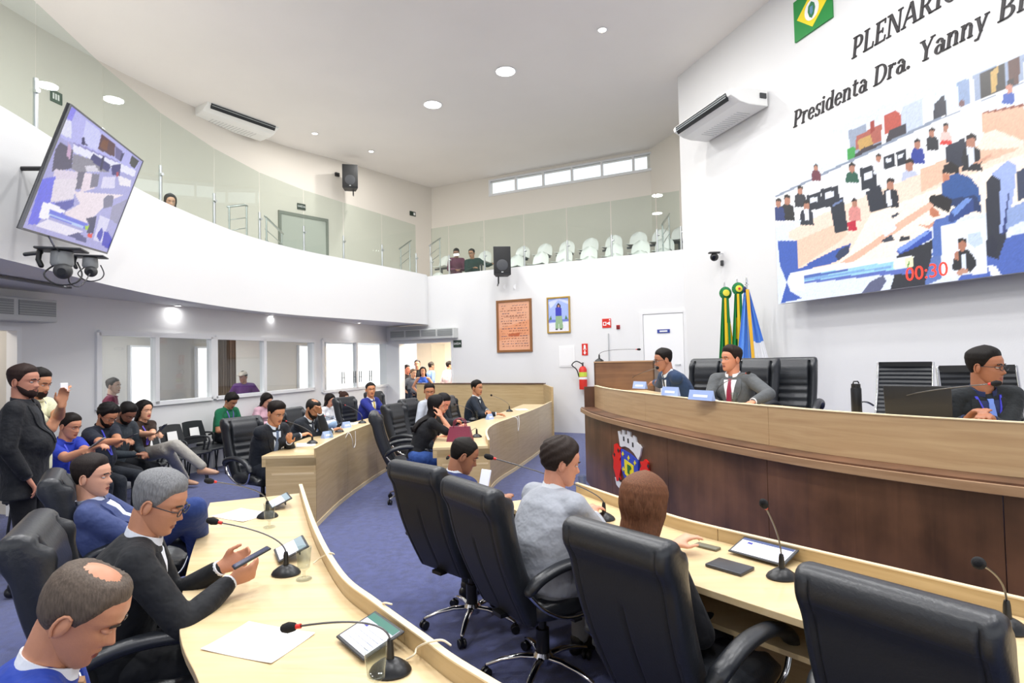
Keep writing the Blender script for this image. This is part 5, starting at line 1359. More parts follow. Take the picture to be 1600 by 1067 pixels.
# phones in hands
def phone(label, c, d, n, w=.072, h=.15, col='#1d2026', scr='#39405c'):
    r_ = thing('smartphone', label, 'phone', c); d = Vector(d).normalized(); n = Vector(n); n = (n-d*n.dot(d)).normalized(); s_ = d.cross(n)
    M = Matrix((s_, d, n)).transposed()
    MB().rbox((0, 0, 0), (w, h, .009), .004, M).build('case', mat('phone '+col, col, .3), r_, smooth=40)
    m_ = MB().box((0, 0, 0), (w-.008, h-.012, .0008)); m_.v = [tuple(M @ (Vector(v)+Vector((0, 0, .0049)))) for v in m_.v]; m_.build('screen', mat('phone screen '+scr, scr, .15, emit=.15), r_)
    return r_
phone('black phone held by the grey-haired man in glasses', atD(393, 871, 2.38), (.75, .55, .35), (-.5, -.2, .8))
phone('white phone held up by the standing man in cream', atD(100, 612, 4.95), (0, 0, 1), (-1, .15, 0), col='#e8e9ee', scr='#c8cce0')
phone('white phone held by the man bent over in navy', at(757, 752, .92), (.2, .3, 1), (-.4, -.8, .3), col='#d9def0', scr='#e8ecf8')
phone('dark phone held by the bearded man in glasses', A_(202, 683, 5.9), (.9, .1, .4), (-.4, -.1, .9))
phone('dark phone held by the woman with crossed legs', A_(252, 670, 6.8), (.7, .0, .7), (-.7, -.1, .7))
phone('grey phone held by the seated man in royal blue', A_(152, 692, 5.5), (.8, .1, .6), (-.6, -.1, .8), col='#8a8d92')
phone('white phone held by the maroon-shirted man on the gallery', A_(713, 398, 15.3), (1, 0, .1), (0, -1, .1), col='#f0f0f0', scr='#ffffff')
# microphone cables over the desk edges
CABM = mat('cream cable', '#e9dcc0', .5); CABW = mat('white cable', '#ececec', .5)
def cable(label, pts, mt=CABM, r=.0035, name='cable'):
    o = MB().tube(smooth_poly(pts, 8), r, 8).build(name, mt, smooth=True); tag(o, label, 'cable'); return o
def dz(px, py, z): p = at(px, py, z); return (p.x, p.y, p.z)
cable('cream cable from the nearest microphone over the desk edge', [dz(636, 1030, .757), dz(648, 1022, .775), dz(652, 1012, .78), dz(668, 1004, .822), dz(690, 1000, .83), dz(704, 1008, .815)])
cable('cream cable loop behind the nearest tablet', [dz(584, 960, .757), dz(590, 948, .775), dz(600, 942, .822), dz(612, 944, .825)])
cable('cream cable over the desk edge by the grey-haired man\'s tablet', [dz(490, 880, .757), dz(500, 872, .775), dz(516, 864, .82), dz(522, 866, .815)])
cable('white cable loop hanging on the middle desk front, near the balding man', [(-2.10, 7.2, .755), (-2.07, 7.25, .815), (-2.03, 7.25, .74), (-2.035, 7.32, .62), (-2.03, 7.4, .66), (-2.035, 7.42, .81)], CABW)
cable('white cable loop on the far desk front, by the dark-suited man', [(-.02, 8.8, .82), (.055, 8.75, .79), (.06, 8.76, .65), (.065, 8.8, .60), (.085, 8.86, .70), (.075, 8.9, .815)], CABW)
# ------------------------------------------------------------------ pictures shown on the screens
def attr_emit(name, strength, rough=.3):
    m = bpy.data.materials.new(name); m.use_nodes = True; N = m.node_tree.nodes; L = m.node_tree.links; b = N['Principled BSDF']
    a = N.new('ShaderNodeAttribute'); a.attribute_name = 'Col'; b.inputs['Base Color'].default_value = (.02, .02, .02, 1); b.inputs['Roughness'].default_value = rough
    L.new(a.outputs['Color'], b.inputs['Emission Color']); b.inputs['Emission Strength'].default_value = strength; return m
def paint_grid(name, c00, c10, c11, c01, nu, nv, polys, base, mt, parent, top=None):
    """Flat display grid; polys are drawn on it in order, each (colour, [(u,v)...]) in display units 0..1 (v up)."""
    c00, c10, c11, c01 = (np.array(c) for c in (c00, c10, c11, c01))
    U, V = np.meshgrid(np.linspace(0, 1, nu+1), np.linspace(0, 1, nv+1))
    P = ((1-U)*(1-V))[..., None]*c00+(U*(1-V))[..., None]*c10+(U*V)[..., None]*c11+((1-U)*V)[..., None]*c01
    colr = np.zeros((nv+1, nu+1, 3)); colr[:] = base(U, V) if callable(base) else lin(base)
    for c, pl in polys:
        pl = np.array(pl); x, y = pl[:, 0], pl[:, 1]; ins = np.zeros(U.shape, bool); j = len(pl)-1
        for i in range(len(pl)):
            cond = ((y[i] > V) != (y[j] > V)) & (U < (x[j]-x[i])*(V-y[i])/((y[j]-y[i]) if y[j] != y[i] else 1e-9)+x[i]); ins ^= cond; j = i
        colr[ins] = lin(c)
    # slight variation like video noise
    colr = np.clip(colr*(1+.05*rng.randn(*colr.shape[:2], 1)), 0, 1.2)
    idx = np.arange((nu+1)*(nv+1)).reshape(nv+1, nu+1)
    Fc = np.stack([idx[:-1, :-1], idx[:-1, 1:], idx[1:, 1:], idx[1:, :-1]], -1).reshape(-1, 4)
    me = bpy.data.meshes.new(name); me.from_pydata(P.reshape(-1, 3).tolist(), [], Fc.tolist()); me.update()
    ca = me.color_attributes.new('Col', 'FLOAT_COLOR', 'POINT'); dat = np.ones((len(me.vertices), 4), np.float32); dat[:, :3] = colr.reshape(-1, 3); ca.data.foreach_set('color', dat.ravel())
    me.materials.append(mt); o = bpy.data.objects.new(name, me); COL.objects.link(o); o.parent = parent; return o
# LED wall
OFF = .30; SA, SB = 2.62, 8.0
def onR(px, py, off=OFF):
    d = ray(px, py); p0 = wallR(0, 0, off); t = (p0-CAM).dot(NR)/d.dot(NR); return CAM+d*t
zt_, zb_ = 4.76, 2.45
SA = (onR(1212, 360)-wallR(0, 0, OFF)).dot(DR)
led = thing('led_video_wall', 'large video wall showing the session in progress, with a 00:30 timer', 'screen')
q = [wallR(SA, zb_, OFF), wallR(SB, zb_, OFF), wallR(SB, zt_, OFF), wallR(SA, zt_, OFF)]
MB().prism([wallR(SA, 0, OFF-.002), wallR(SB, 0, OFF-.002), wallR(SB, 0, OFF-.09), wallR(SA, 0, OFF-.09)], zb_, zt_).build('cabinet', mat('screen cabinet', '#c9c9cb', .5), led)
MB().prism([wallR(SA+.5, 0, OFF-.09), wallR(SB-.3, 0, OFF-.09), wallR(SB-.3, 0, 0), wallR(SA+.5, 0, 0)], zb_+.45, zt_-.45).build('mount_frame', DGREY, led)
def uvR(px, py):
    P = onR(px, py); t = (P-wallR(0, 0, OFF)).dot(DR); return ((t-SA)/(SB-SA), (P.z-zb_)/(zt_-zb_))
def c2(x, y): return 1200+x/4, 80+y/4        # first study crop
def c3(x, y): return 1200+x/4, 240+y/4
POL = []
def pp_(col, pts, f=None): POL.append((col, [uvR(*(f(*p) if f else p)) for p in pts]))
# first crop: booth windows and people
pp_('#f7f8fc', [(30, 1000), (40, 700), (1650, 0), (1650, 700), (0, 1100)], c2)
pp_('#e3ecf6', [(45, 740), (510, 500), (505, 690), (50, 880)], c2); pp_('#f9fbff', [(60, 750), (260, 640), (265, 780), (80, 870)], c2)
pp_('#9aa5bb', [(500, 495), (560, 480), (700, 415), (710, 590), (520, 660)], c2); pp_('#b25f52', [(550, 530), (710, 455), (712, 560), (550, 620)], c2); pp_('#c9a05c', [(560, 560), (640, 520), (660, 590), (570, 620)], c2)
pp_('#3c3540', [(520, 665), (600, 600), (712, 570), (714, 600), (540, 680)], c2); pp_('#dfe4ee', [(610, 450), (700, 415), (705, 455), (612, 500)], c2); pp_('#a33f35', [(640, 440), (662, 432), (664, 500), (642, 510)], c2)
pp_('#c05548', [(725, 400), (800, 370), (870, 430), (860, 460), (730, 520)], c2); pp_('#c9d4ea', [(835, 350), (970, 290), (975, 470), (860, 520), (830, 440)], c2); pp_('#3d3a44', [(735, 560), (760, 490), (860, 450), (865, 520), (740, 580)], c2)
pp_('#dfe9f5', [(1030, 260), (1260, 160), (1262, 330), (1032, 435)], c2); pp_('#8ea3c8', [(1180, 200), (1262, 165), (1264, 330), (1200, 350)], c2); pp_('#3a3c48', [(1030, 430), (1040, 330), (1070, 300), (1085, 275), (1105, 280), (1112, 330), (1115, 400), (1070, 415)], c2)
pp_('#7c5c60', [(1190, 350), (1195, 320), (1210, 305), (1228, 312), (1230, 340)], c2); pp_('#9aa8c4', [(1280, 150), (1600, 20), (1600, 180), (1290, 320)], c2); pp_('#33302f', [(1325, 140), (1480, 70), (1485, 240), (1325, 300)], c2)
pp_('#c8a45c', [(1395, 130), (1440, 90), (1425, 250), (1400, 260)], c2); pp_('#5b3b33', [(1500, 60), (1575, 30), (1570, 200), (1500, 220)], c2); pp_('#2e2628', [(1490, 190), (1530, 170), (1545, 215), (1500, 230)], c2)
pp_('#3f5fb5', [(1460, 330), (1470, 270), (1530, 250), (1545, 300), (1530, 335)], c2); pp_('#c98a78', [(1480, 220), (1520, 205), (1530, 250), (1500, 262)], c2)
for a, b in (((715, 400), (728, 590)), ((968, 290), (982, 480)), ((1266, 160), (1282, 330))): pp_('#f6f8ff', [a, (a[0]+10, a[1]-4), b, (b[0]-12, b[1]+4)], c2)
pp_('#39a04a', [(495, 610), (530, 595), (548, 610), (540, 670), (500, 680)], c2)
pp_('#8d98ac', [(40, 905), (1030, 430), (1180, 380), (1600, 190), (1600, 196), (1040, 445), (50, 915)], c2)
# people, chairs, wall
for x0, y0, w_, h_ in ((720, 650, 70, 70), (800, 620, 60, 80), (575, 720, 100, 130), (240, 890, 90, 90), (330, 850, 110, 110)):
    pp_('#252c3a', [(x0, y0+12), (x0+w_, y0-12), (x0+w_+8, y0+h_), (x0+8, y0+h_+20)], c2); pp_('#e8edf8', [(x0+w_*.25, y0+h_*.32), (x0+w_*.75, y0+h_*.2), (x0+w_*.75, y0+h_*.55), (x0+w_*.25, y0+h_*.66)], c2)
def figure(x, y, s, top, skin='#b77f6a', hair='#241d1e', low=None, f=c2):
    pp_(low or top, [(x-s*.9, y+s*3), (x-s*.7, y+s*1.9), (x+s*.8, y+s*1.9), (x+s*1.1, y+s*3)], f)
    pp_(top, [(x-s*.95, y+s*2.3), (x-s*.8, y+s*1.05), (x-s*.3, y+s*.75), (x+s*.3, y+s*.75), (x+s*.85, y+s*1.05), (x+s*1.0, y+s*2.3)], f)
    pp_(skin, [(x-s*.38, y+s*.7), (x-s*.42, y), (x, y-s*.4), (x+s*.42, y), (x+s*.38, y+s*.7), (x, y+s*.95)], f)
    pp_(hair, [(x-s*.46, y+s*.15), (x-s*.42, y-s*.35), (x, y-s*.6), (x+s*.44, y-s*.35), (x+s*.46, y+s*.1), (x+s*.2, y-s*.1), (x-s*.2, y-s*.1)], f)
figure(300, 720, 30, '#6d2c40'); figure(525, 720, 44, '#1f5b48', low='#e8e8ee'); figure(200, 860, 38, '#2c2f3a'); figure(120, 920, 46, '#24262c'); figure(65, 940, 40, '#2c3e78'); figure(690, 660, 36, '#e6e4ec', low='#dfe3ee')
figure(935, 570, 44, '#2a3f9c'); figure(1025, 500, 40, '#2b2d36'); figure(1110, 470, 38, '#e8c8c2', low='#d8403c'); figure(885, 700, 56, '#c2c9e2', low='#b6bfdc')
# pale curved desks in the picture
pp_('#f5dccb', [(125, 490), (330, 380), (640, 250), (1040, 90), (1600, -60), (1650, 40), (1180, 260), (860, 420), (540, 640), (400, 720), (190, 720), (180, 545), (130, 530)], c3)
pp_('#fbeee2', [(640, 380), (1600, 0), (1650, 330), (1060, 420), (800, 640), (400, 720), (520, 600)], c3)
pp_('#e6bfa6', [(950, 100), (1340, -60), (1600, -130), (1640, -60), (1180, 130), (960, 240)], c3)
pp_('#e9b79c', [(1338, 385), (1600, 340), (1640, 560), (1345, 520)], c2); pp_('#8d4a38', [(1338, 382), (1640, 318), (1640, 335), (1340, 392)], c2); pp_('#f3e2d4', [(1345, 520), (1420, 490), (1600, 560), (1600, 600), (1300, 620)], c2)
pp_('#e9c9b2', [(180, 545), (420, 440), (500, 500), (430, 560), (190, 715)], c3); pp_('#f0b9a2', [(400, 715), (640, 560), (800, 440), (1060, 270), (1040, 330), (560, 660), (440, 730)], c3)
# carpets
pp_('#3d5fb8', [(60, 545), (180, 545), (190, 720), (480, 610), (400, 680), (130, 760), (80, 935), (215, 905), (140, 860), (75, 700)], c3); pp_('#3a5bb0', [(240, 690), (440, 590), (520, 560), (500, 610), (420, 680), (260, 720)], c3)
pp_('#2f3a5c', [(420, 640), (450, 600), (510, 570), (505, 620), (440, 670)], c3)
pp_('#4a66b8', [(1380, 560), (1640, 480), (1640, 760), (1300, 800), (1180, 800), (1300, 640)], c3)
# chairs and sitters
pp_('#232a3a', [(385, 310), (470, 270), (500, 480), (420, 500)], c3); pp_('#6c7ea8', [(400, 320), (465, 285), (468, 296), (405, 332)], c3)
pp_('#232a3a', [(610, 240), (700, 190), (740, 340), (640, 370)], c3)
figure(765, 180, 52, '#232733', f=c3); pp_('#e8ecf8', [(738, 235), (762, 225), (775, 320), (745, 330)], c3); figure(240, 315, 44, '#2b3040', f=c3); pp_('#eef0fa', [(225, 350), (252, 345), (255, 415), (232, 420)], c3)
figure(540, 300, 40, '#d98c88', hair='#2a1c22', f=c3); pp_('#c41f3f', [(497, 430), (550, 415), (555, 480), (500, 485)], c3)
pp_('#2c3244', [(1105, 600), (1230, 540), (1260, 700), (1180, 730), (1110, 690)], c2); figure(1270, 550, 66, '#23262e'); pp_('#dfe6f4', [(1240, 600), (1290, 600), (1290, 700), (1260, 720)], c2); pp_('#d8a48c', [(1265, 700), (1300, 690), (1395, 640), (1400, 655), (1320, 700)], c2)
pp_('#2d5597', [(1085, 840), (1100, 790), (1180, 760), (1270, 790), (1320, 860), (1330, 940), (1300, 960), (1120, 950), (1085, 900)], c2); pp_('#1d3566', [(1090, 930), (1300, 900), (1330, 960), (1330, 1010), (1120, 960)], c2)
pp_('#1f1b20', [(1088, 760), (1100, 710), (1150, 690), (1192, 720), (1190, 760), (1130, 765)], c2); pp_('#c98468', [(1088, 765), (1128, 765), (1138, 800), (1095, 820)], c2)
pp_('#1d1b22', [(1005, 300), (1015, 260), (1090, 255), (1150, 290), (1135, 370), (1040, 330)], c3); pp_('#c47a5c', [(1015, 330), (1060, 350), (1075, 385), (1040, 400), (1012, 380)], c3); pp_('#d89c86', [(930, 440), (1000, 450), (1040, 420), (1040, 455), (1000, 470)], c3); pp_('#4f6fb8', [(1035, 420), (1130, 385), (1200, 400), (1120, 480), (1080, 650), (1025, 640)], c3)
pp_('#2a4588', [(1125, 420), (1140, 360), (1240, 275), (1285, 290), (1285, 360), (1150, 430)], c3); pp_('#6f92d8', [(1140, 365), (1240, 275), (1275, 285), (1170, 390)], c3)
pp_('#262b3c', [(1362, 180), (1400, 135), (1450, 150), (1490, 520), (1440, 660), (1370, 640)], c3); pp_('#9fb2ea', [(1395, 130), (1500, 40), (1548, 70), (1548, 180), (1500, 480), (1450, 500), (1450, 160)], c3); pp_('#2c3c78', [(1460, 510), (1505, 230), (1500, 480)], c3)
pp_('#323c5a', [(1550, 120), (1640, 60), (1640, 260), (1560, 300)], c3); pp_('#8ea4d6', [(1490, 350), (1600, 300), (1640, 400), (1490, 470)], c3)
pp_('#2f4fae', [(800, 610), (1000, 480), (1028, 490), (1025, 530), (830, 640)], c3); pp_('#7c9be6', [(800, 600), (985, 485), (1010, 492), (830, 620)], c3); pp_('#242733', [(800, 640), (1025, 540), (1025, 660), (1080, 700), (980, 830), (760, 860), (790, 760)], c3); pp_('#5c76b6', [(1020, 650), (1080, 640), (1085, 780), (980, 830), (990, 760)], c3)
pp_('#5a5f80', [(580, 880), (640, 800), (720, 760), (740, 800), (690, 870)], c3)
pp_('#e4ecf8', [(710, 470), (780, 420), (805, 470), (730, 520)], c3); pp_('#3a3f50', [(705, 545), (770, 505), (790, 540), (730, 555)], c3); pp_('#2c2f3a', [(830, 520), (885, 512), (885, 540), (820, 548)], c3)
pp_('#3b4152', [(770, 390), (815, 365), (820, 380), (780, 405)], c3); pp_('#20253a', [(1365, 540), (1400, 500), (1440, 560), (1420, 650), (1370, 640)], c3); pp_('#f0f2fa', [(1370, 700), (1420, 700), (1460, 760), (1400, 775)], c3)
# caption banner, timer, interpreter inset
pp_('#f4f7fd', [(135, 745), (410, 690), (910, 640), (910, 660), (225, 770), (225, 850), (140, 860)], c3); pp_('#9fd4ea', [(222, 760), (785, 672), (790, 742), (225, 812)], c3); pp_('#4d6ab8', [(222, 762), (500, 720), (500, 735), (225, 780)], c3); pp_('#7da9dc', [(222, 780), (770, 700), (772, 712), (225, 796)], c3)
pp_('#5a6fc0', [(225, 800), (880, 712), (905, 750), (700, 760), (228, 812)], c3); pp_('#f3f0c8', [(780, 662), (905, 645), (908, 710), (785, 722)], c3); pp_('#e6f2f8', [(785, 665), (855, 655), (858, 715), (790, 722)], c3); pp_('#4f9a3f', [(868, 710), (882, 665), (890, 668), (876, 712)], c3)
pp_('#eef3ff', [(1080, 450), (1352, 398), (1368, 748), (1092, 768)], c3); pp_('#c6d6f2', [(1250, 500), (1330, 490), (1345, 560), (1290, 590), (1250, 560)], c3)
pp_('#23262f', [(1148, 720), (1170, 620), (1205, 600), (1250, 600), (1295, 650), (1302, 700), (1270, 740), (1160, 730)], c3); pp_('#b27660', [(1192, 600), (1190, 550), (1215, 535), (1240, 550), (1236, 600), (1215, 612)], c3); pp_('#1c191d', [(1186, 560), (1190, 535), (1215, 522), (1240, 538), (1240, 560), (1215, 545)], c3)
pp_('#b27660', [(1170, 660), (1165, 625), (1185, 605), (1195, 640), (1188, 665)], c3); pp_('#dfe7f8', [(1212, 630), (1232, 625), (1240, 730), (1215, 750)], c3); pp_('#c2907c', [(1180, 740), (1215, 715), (1245, 720), (1250, 745), (1185, 762)], c3)
paint_grid('display', *q, 340, 154, POL, '#dfe6f6', attr_emit('led picture', 1.25), led)
TR_ = mat('timer red', '#ff3a2c', .4, emit=1.2)
ctr = onR(1447, 425.5, OFF+.004); text_mesh('00:30', .23, TR_, ctr, DR, (0, 0, 1), 'timer_digits', led, .002)
# TV on the parapet (tilted forward)
def ray_pt(px, py, D): return atD(px, py, D)
TL, TRc, BR, BL = ray_pt(106, 158, 4.42), ray_pt(221, 250, 6.0), ray_pt(170, 397, 6.06), ray_pt(37, 360, 4.48)
tv = thing('television', 'wide flat television tilted forward on the curved white balcony', 'television')
ux = ((TRc-TL)+(BR-BL)).normalized(); uz = ((TL-BL)+(TRc-BR)); uz = (uz-ux*uz.dot(ux)).normalized(); un = ux.cross(uz)
if un.x < 0: un = -un
c = (TL+TRc+BR+BL)/4; wv = ((TRc-TL).length+(BR-BL).length)/4; hv = ((TL-BL).length+(TRc-BR).length)/4
def tvp(u, v, o=0): return c+ux*(wv*u)+uz*(hv*v)+un*o
def tvbox(u0, u1, v0, v1, o0, o1):
    mb = MB(); V = [tvp(u, v, o) for o in (o0, o1) for u, v in ((u0, v0), (u1, v0), (u1, v1), (u0, v1))]
    return mb.add(V, [(0, 3, 2, 1), (4, 5, 6, 7), (0, 1, 5, 4), (1, 2, 6, 5), (2, 3, 7, 6), (3, 0, 4, 7)])
tvbox(-1, 1, -1, 1, -.028, -.004).build('back_shell', DGREY, tv)
mb = tvbox(-1, 1, -1, -.965, -.02, .006); 
for a in ((-1, 1, .975, 1), (-1, -.985, -.965, .975), (.985, 1, -.965, .975)): b_ = tvbox(*a, -.02, .006); mb.add(b_.v, b_.f)
mb.build('bezel', mat('tv bezel', '#6f7073', .35), tv)
TP = []
Mi = {}
def tuv(x, y):  # study crops of the TV (scale 7.62), first crop y origin 150, second 280
    px, py = 30+x/7.62, y
    d = ray(px, py); t = (c-CAM).dot(un)/d.dot(un); P = CAM+d*t-c; return (P.dot(ux)/wv*.5+.5, P.dot(uz)/hv*.5+.5)
def T1(col, pts): TP.append((col, [tuv(x, 150+y/7.62) for x, y in pts]))
def T2(col, pts): TP.append((col, [tuv(x, 280+y/7.62) for x, y in pts]))
T1('#b9b8f2', [(600, 90), (1440, 760), (1380, 900), (480, 480)]); T1('#8f8af0', [(590, 90), (680, 130), (620, 300), (560, 240)]); T1('#e4e4fa', [(540, 260), (620, 280), (620, 500), (490, 440)]); T1('#cfd0fb', [(800, 270), (980, 420), (930, 640), (740, 560)])
T1('#5c3a48', [(985, 440), (1150, 560), (1140, 720), (940, 620)]); T1('#7a4a34', [(1000, 500), (1070, 520), (1050, 640), (960, 600)]); T1('#6f6898', [(1150, 580), (1240, 640), (1200, 760), (1150, 730)]); T1('#403e6c', [(1230, 660), (1260, 670), (1220, 780), (1200, 760)]); T1('#44464a', [(1350, 690), (1440, 760), (1380, 860), (1320, 800)])
T1('#2c2660', [(750, 480), (775, 470), (790, 560), (830, 590), (740, 560)]); T1('#e9e9fc', [(640, 540), (1400, 880), (1380, 960), (640, 660)]); T1('#8a85c8', [(640, 535), (1180, 770), (1175, 785), (640, 560)])
T1('#56526a', [(480, 540), (640, 640), (620, 860), (380, 900), (420, 640)]); T1('#c9a6c8', [(580, 540), (620, 600), (600, 760), (560, 700)]); T1('#8d8a99', [(640, 680), (900, 760), (1080, 900), (700, 900), (620, 860)]); T1('#3b3a78', [(850, 740), (880, 680), (1000, 740), (1100, 830), (1060, 900), (900, 800)]); T1('#2a2450', [(1000, 700), (1020, 720), (980, 900), (960, 860)])
T1('#37347a', [(1100, 820), (1220, 800), (1200, 960), (1110, 930)]); T1('#b03c50', [(1160, 900), (1190, 900), (1190, 960), (1160, 960)]); T1('#d9d5e4', [(780, 830), (900, 820), (960, 900), (800, 900)])
T1('#dfd3e6', [(410, 870), (700, 900), (640, 1180), (350, 1250)]); T1('#6f6c80', [(700, 900), (780, 900), (780, 1100), (650, 1120)]); T1('#e8d9e6', [(780, 910), (930, 930), (900, 1100), (720, 1160)]); T1('#7b788c', [(870, 920), (960, 930), (930, 1080), (840, 1100)]); T1('#dcd8f4', [(1000, 960), (1150, 960), (1140, 1100), (970, 1100)])
T1('#6e72e6', [(290, 980), (430, 960), (370, 1250), (200, 1300)]); T1('#efeaf4', [(1180, 940), (1340, 1000), (1330, 1080), (1200, 1060)])
T2('#6c70e8', [(260, 0), (410, 0), (360, 260), (540, 360), (500, 440), (300, 400), (200, 560), (80, 560)]); T2('#e4dbe8', [(410, 0), (690, 0), (640, 240), (360, 290)]); T2('#5b5fb0', [(400, 300), (650, 250), (640, 330), (540, 390)])
T2('#ecdfe9', [(640, 150), (1250, 190), (1100, 250), (780, 560), (520, 420), (720, 300)]); T2('#7c7a94', [(1000, 240), (1060, 190), (1130, 200), (1110, 330), (1000, 360)]); T2('#9a98b8', [(1110, 330), (1290, 240), (1240, 420), (1180, 560), (1080, 480)])
T2('#f6f4fc', [(270, 285), (360, 300), (540, 380), (520, 420), (360, 380), (330, 500), (215, 470)]); T2('#6c78e2', [(350, 370), (810, 540), (800, 620), (340, 450)]); T2('#b6ccf6', [(340, 420), (760, 580), (750, 600), (340, 440)]); T2('#a9d23c', [(780, 570), (835, 570), (830, 625), (780, 620)])
T2('#3f4468', [(790, 480), (920, 450), (880, 660), (790, 660), (830, 560)]); T2('#e8e4f6', [(340, 500), (760, 640), (600, 700), (180, 570), (320, 500)]); T2('#55598c', [(570, 690), (700, 650), (800, 730), (790, 780), (600, 710)]); T2('#e24a3c', [(800, 670), (870, 665), (860, 715), (820, 710)])
T2('#d8d6f2', [(960, 440), (1080, 490), (980, 780), (880, 740)]); T2('#4149b8', [(920, 700), (940, 640), (985, 590), (1000, 650), (960, 770)]); T2('#3a3fc0', [(1010, 640), (1060, 640), (1110, 740), (1080, 870), (980, 800)])
paint_grid('display', tvp(-.985, -.965), tvp(.985, -.965), tvp(.985, .975), tvp(-.985, .975), 150, 86, TP, '#a9a8dc', attr_emit('tv picture', .95), tv)
# bracket to the parapet
bpt = tvp(-.0, -.1, -.05); MB().tube([bpt, bpt+Vector((-.55, 0, -.02))], .03, 8).build('wall_arm', PLASTIC, tv, smooth=40)
bpt = tvp(-.35, .2, -.05); MB().tube([bpt, bpt+Vector((-.72, -.05, 0))], .02, 8).build('wall_arm', PLASTIC, tv, smooth=40)
# pair of turret cameras under the TV
def turret(label, px, py, D, s):
    p = atD(px, py, D); r_ = thing('ceiling_camera_bracket', label, 'camera', p); r_.rotation_euler = (0, 0, R(20)); r_.scale = (s, s, s)
    MB().rbox((0, 0, .12), (.34, .22, .02), .008).build('shelf', DGREY, r_, smooth=40)
    MB().lathe([(.001, -.02), (.075, -.02), (.085, .0), (.08, .10), (.06, .11), (.001, .11)], (0, 0, 0), 20).build('turret_body', GREYPL, r_, smooth=40)
    MB().tube([(-.16, 0, .11), (-.17, 0, .03), (-.15, 0, -.02)], .022, 8).build('clamp', PLASTIC, r_, smooth=True)
    b = MB().sphere((.02, -.04, -.07), .07, 18, 12).build('camera_head', DGREY, r_, smooth=True); MB().cyl((.03, -.1, -.08), (.035, -.125, -.085), .03, 16).build('lens', PLASTIC, b, smooth=40)
    MB().tube(smooth_poly([(-.05, .02, .0), (-.12, -.03, -.10), (-.02, -.05, -.19), (.10, -.02, -.17), (.14, .02, -.09), (.10, .04, .02)], 6), .007, 8).build('hanging_cable', PLASTIC, r_, smooth=True)
    MB().tube([(-.17, .05, .10), (-.28, .05, .08)], .018, 8).build('wall_arm', DGREY, r_, smooth=True)
    return r_
turret('larger grey turret camera on a shelf bracket just below the television', 97, 412, 4.75, .95)
turret('smaller grey turret camera to the right of the larger one, below the television', 141, 416, 5.4, .75)
cable('dark power cable from the television down to the turret cameras', [tvp(-.45, -.98, -.01), tuple(atD(85, 385, 4.6)), tuple(atD(92, 392, 4.68))], PLASTIC, .008)
cable('thin cables looping below the turret cameras', [tuple(atD(110, 418, 4.8)), tuple(atD(108, 440, 4.75)), tuple(atD(122, 448, 4.9)), tuple(atD(134, 438, 5.0)), tuple(atD(140, 428, 5.1))], PLASTIC, .005)

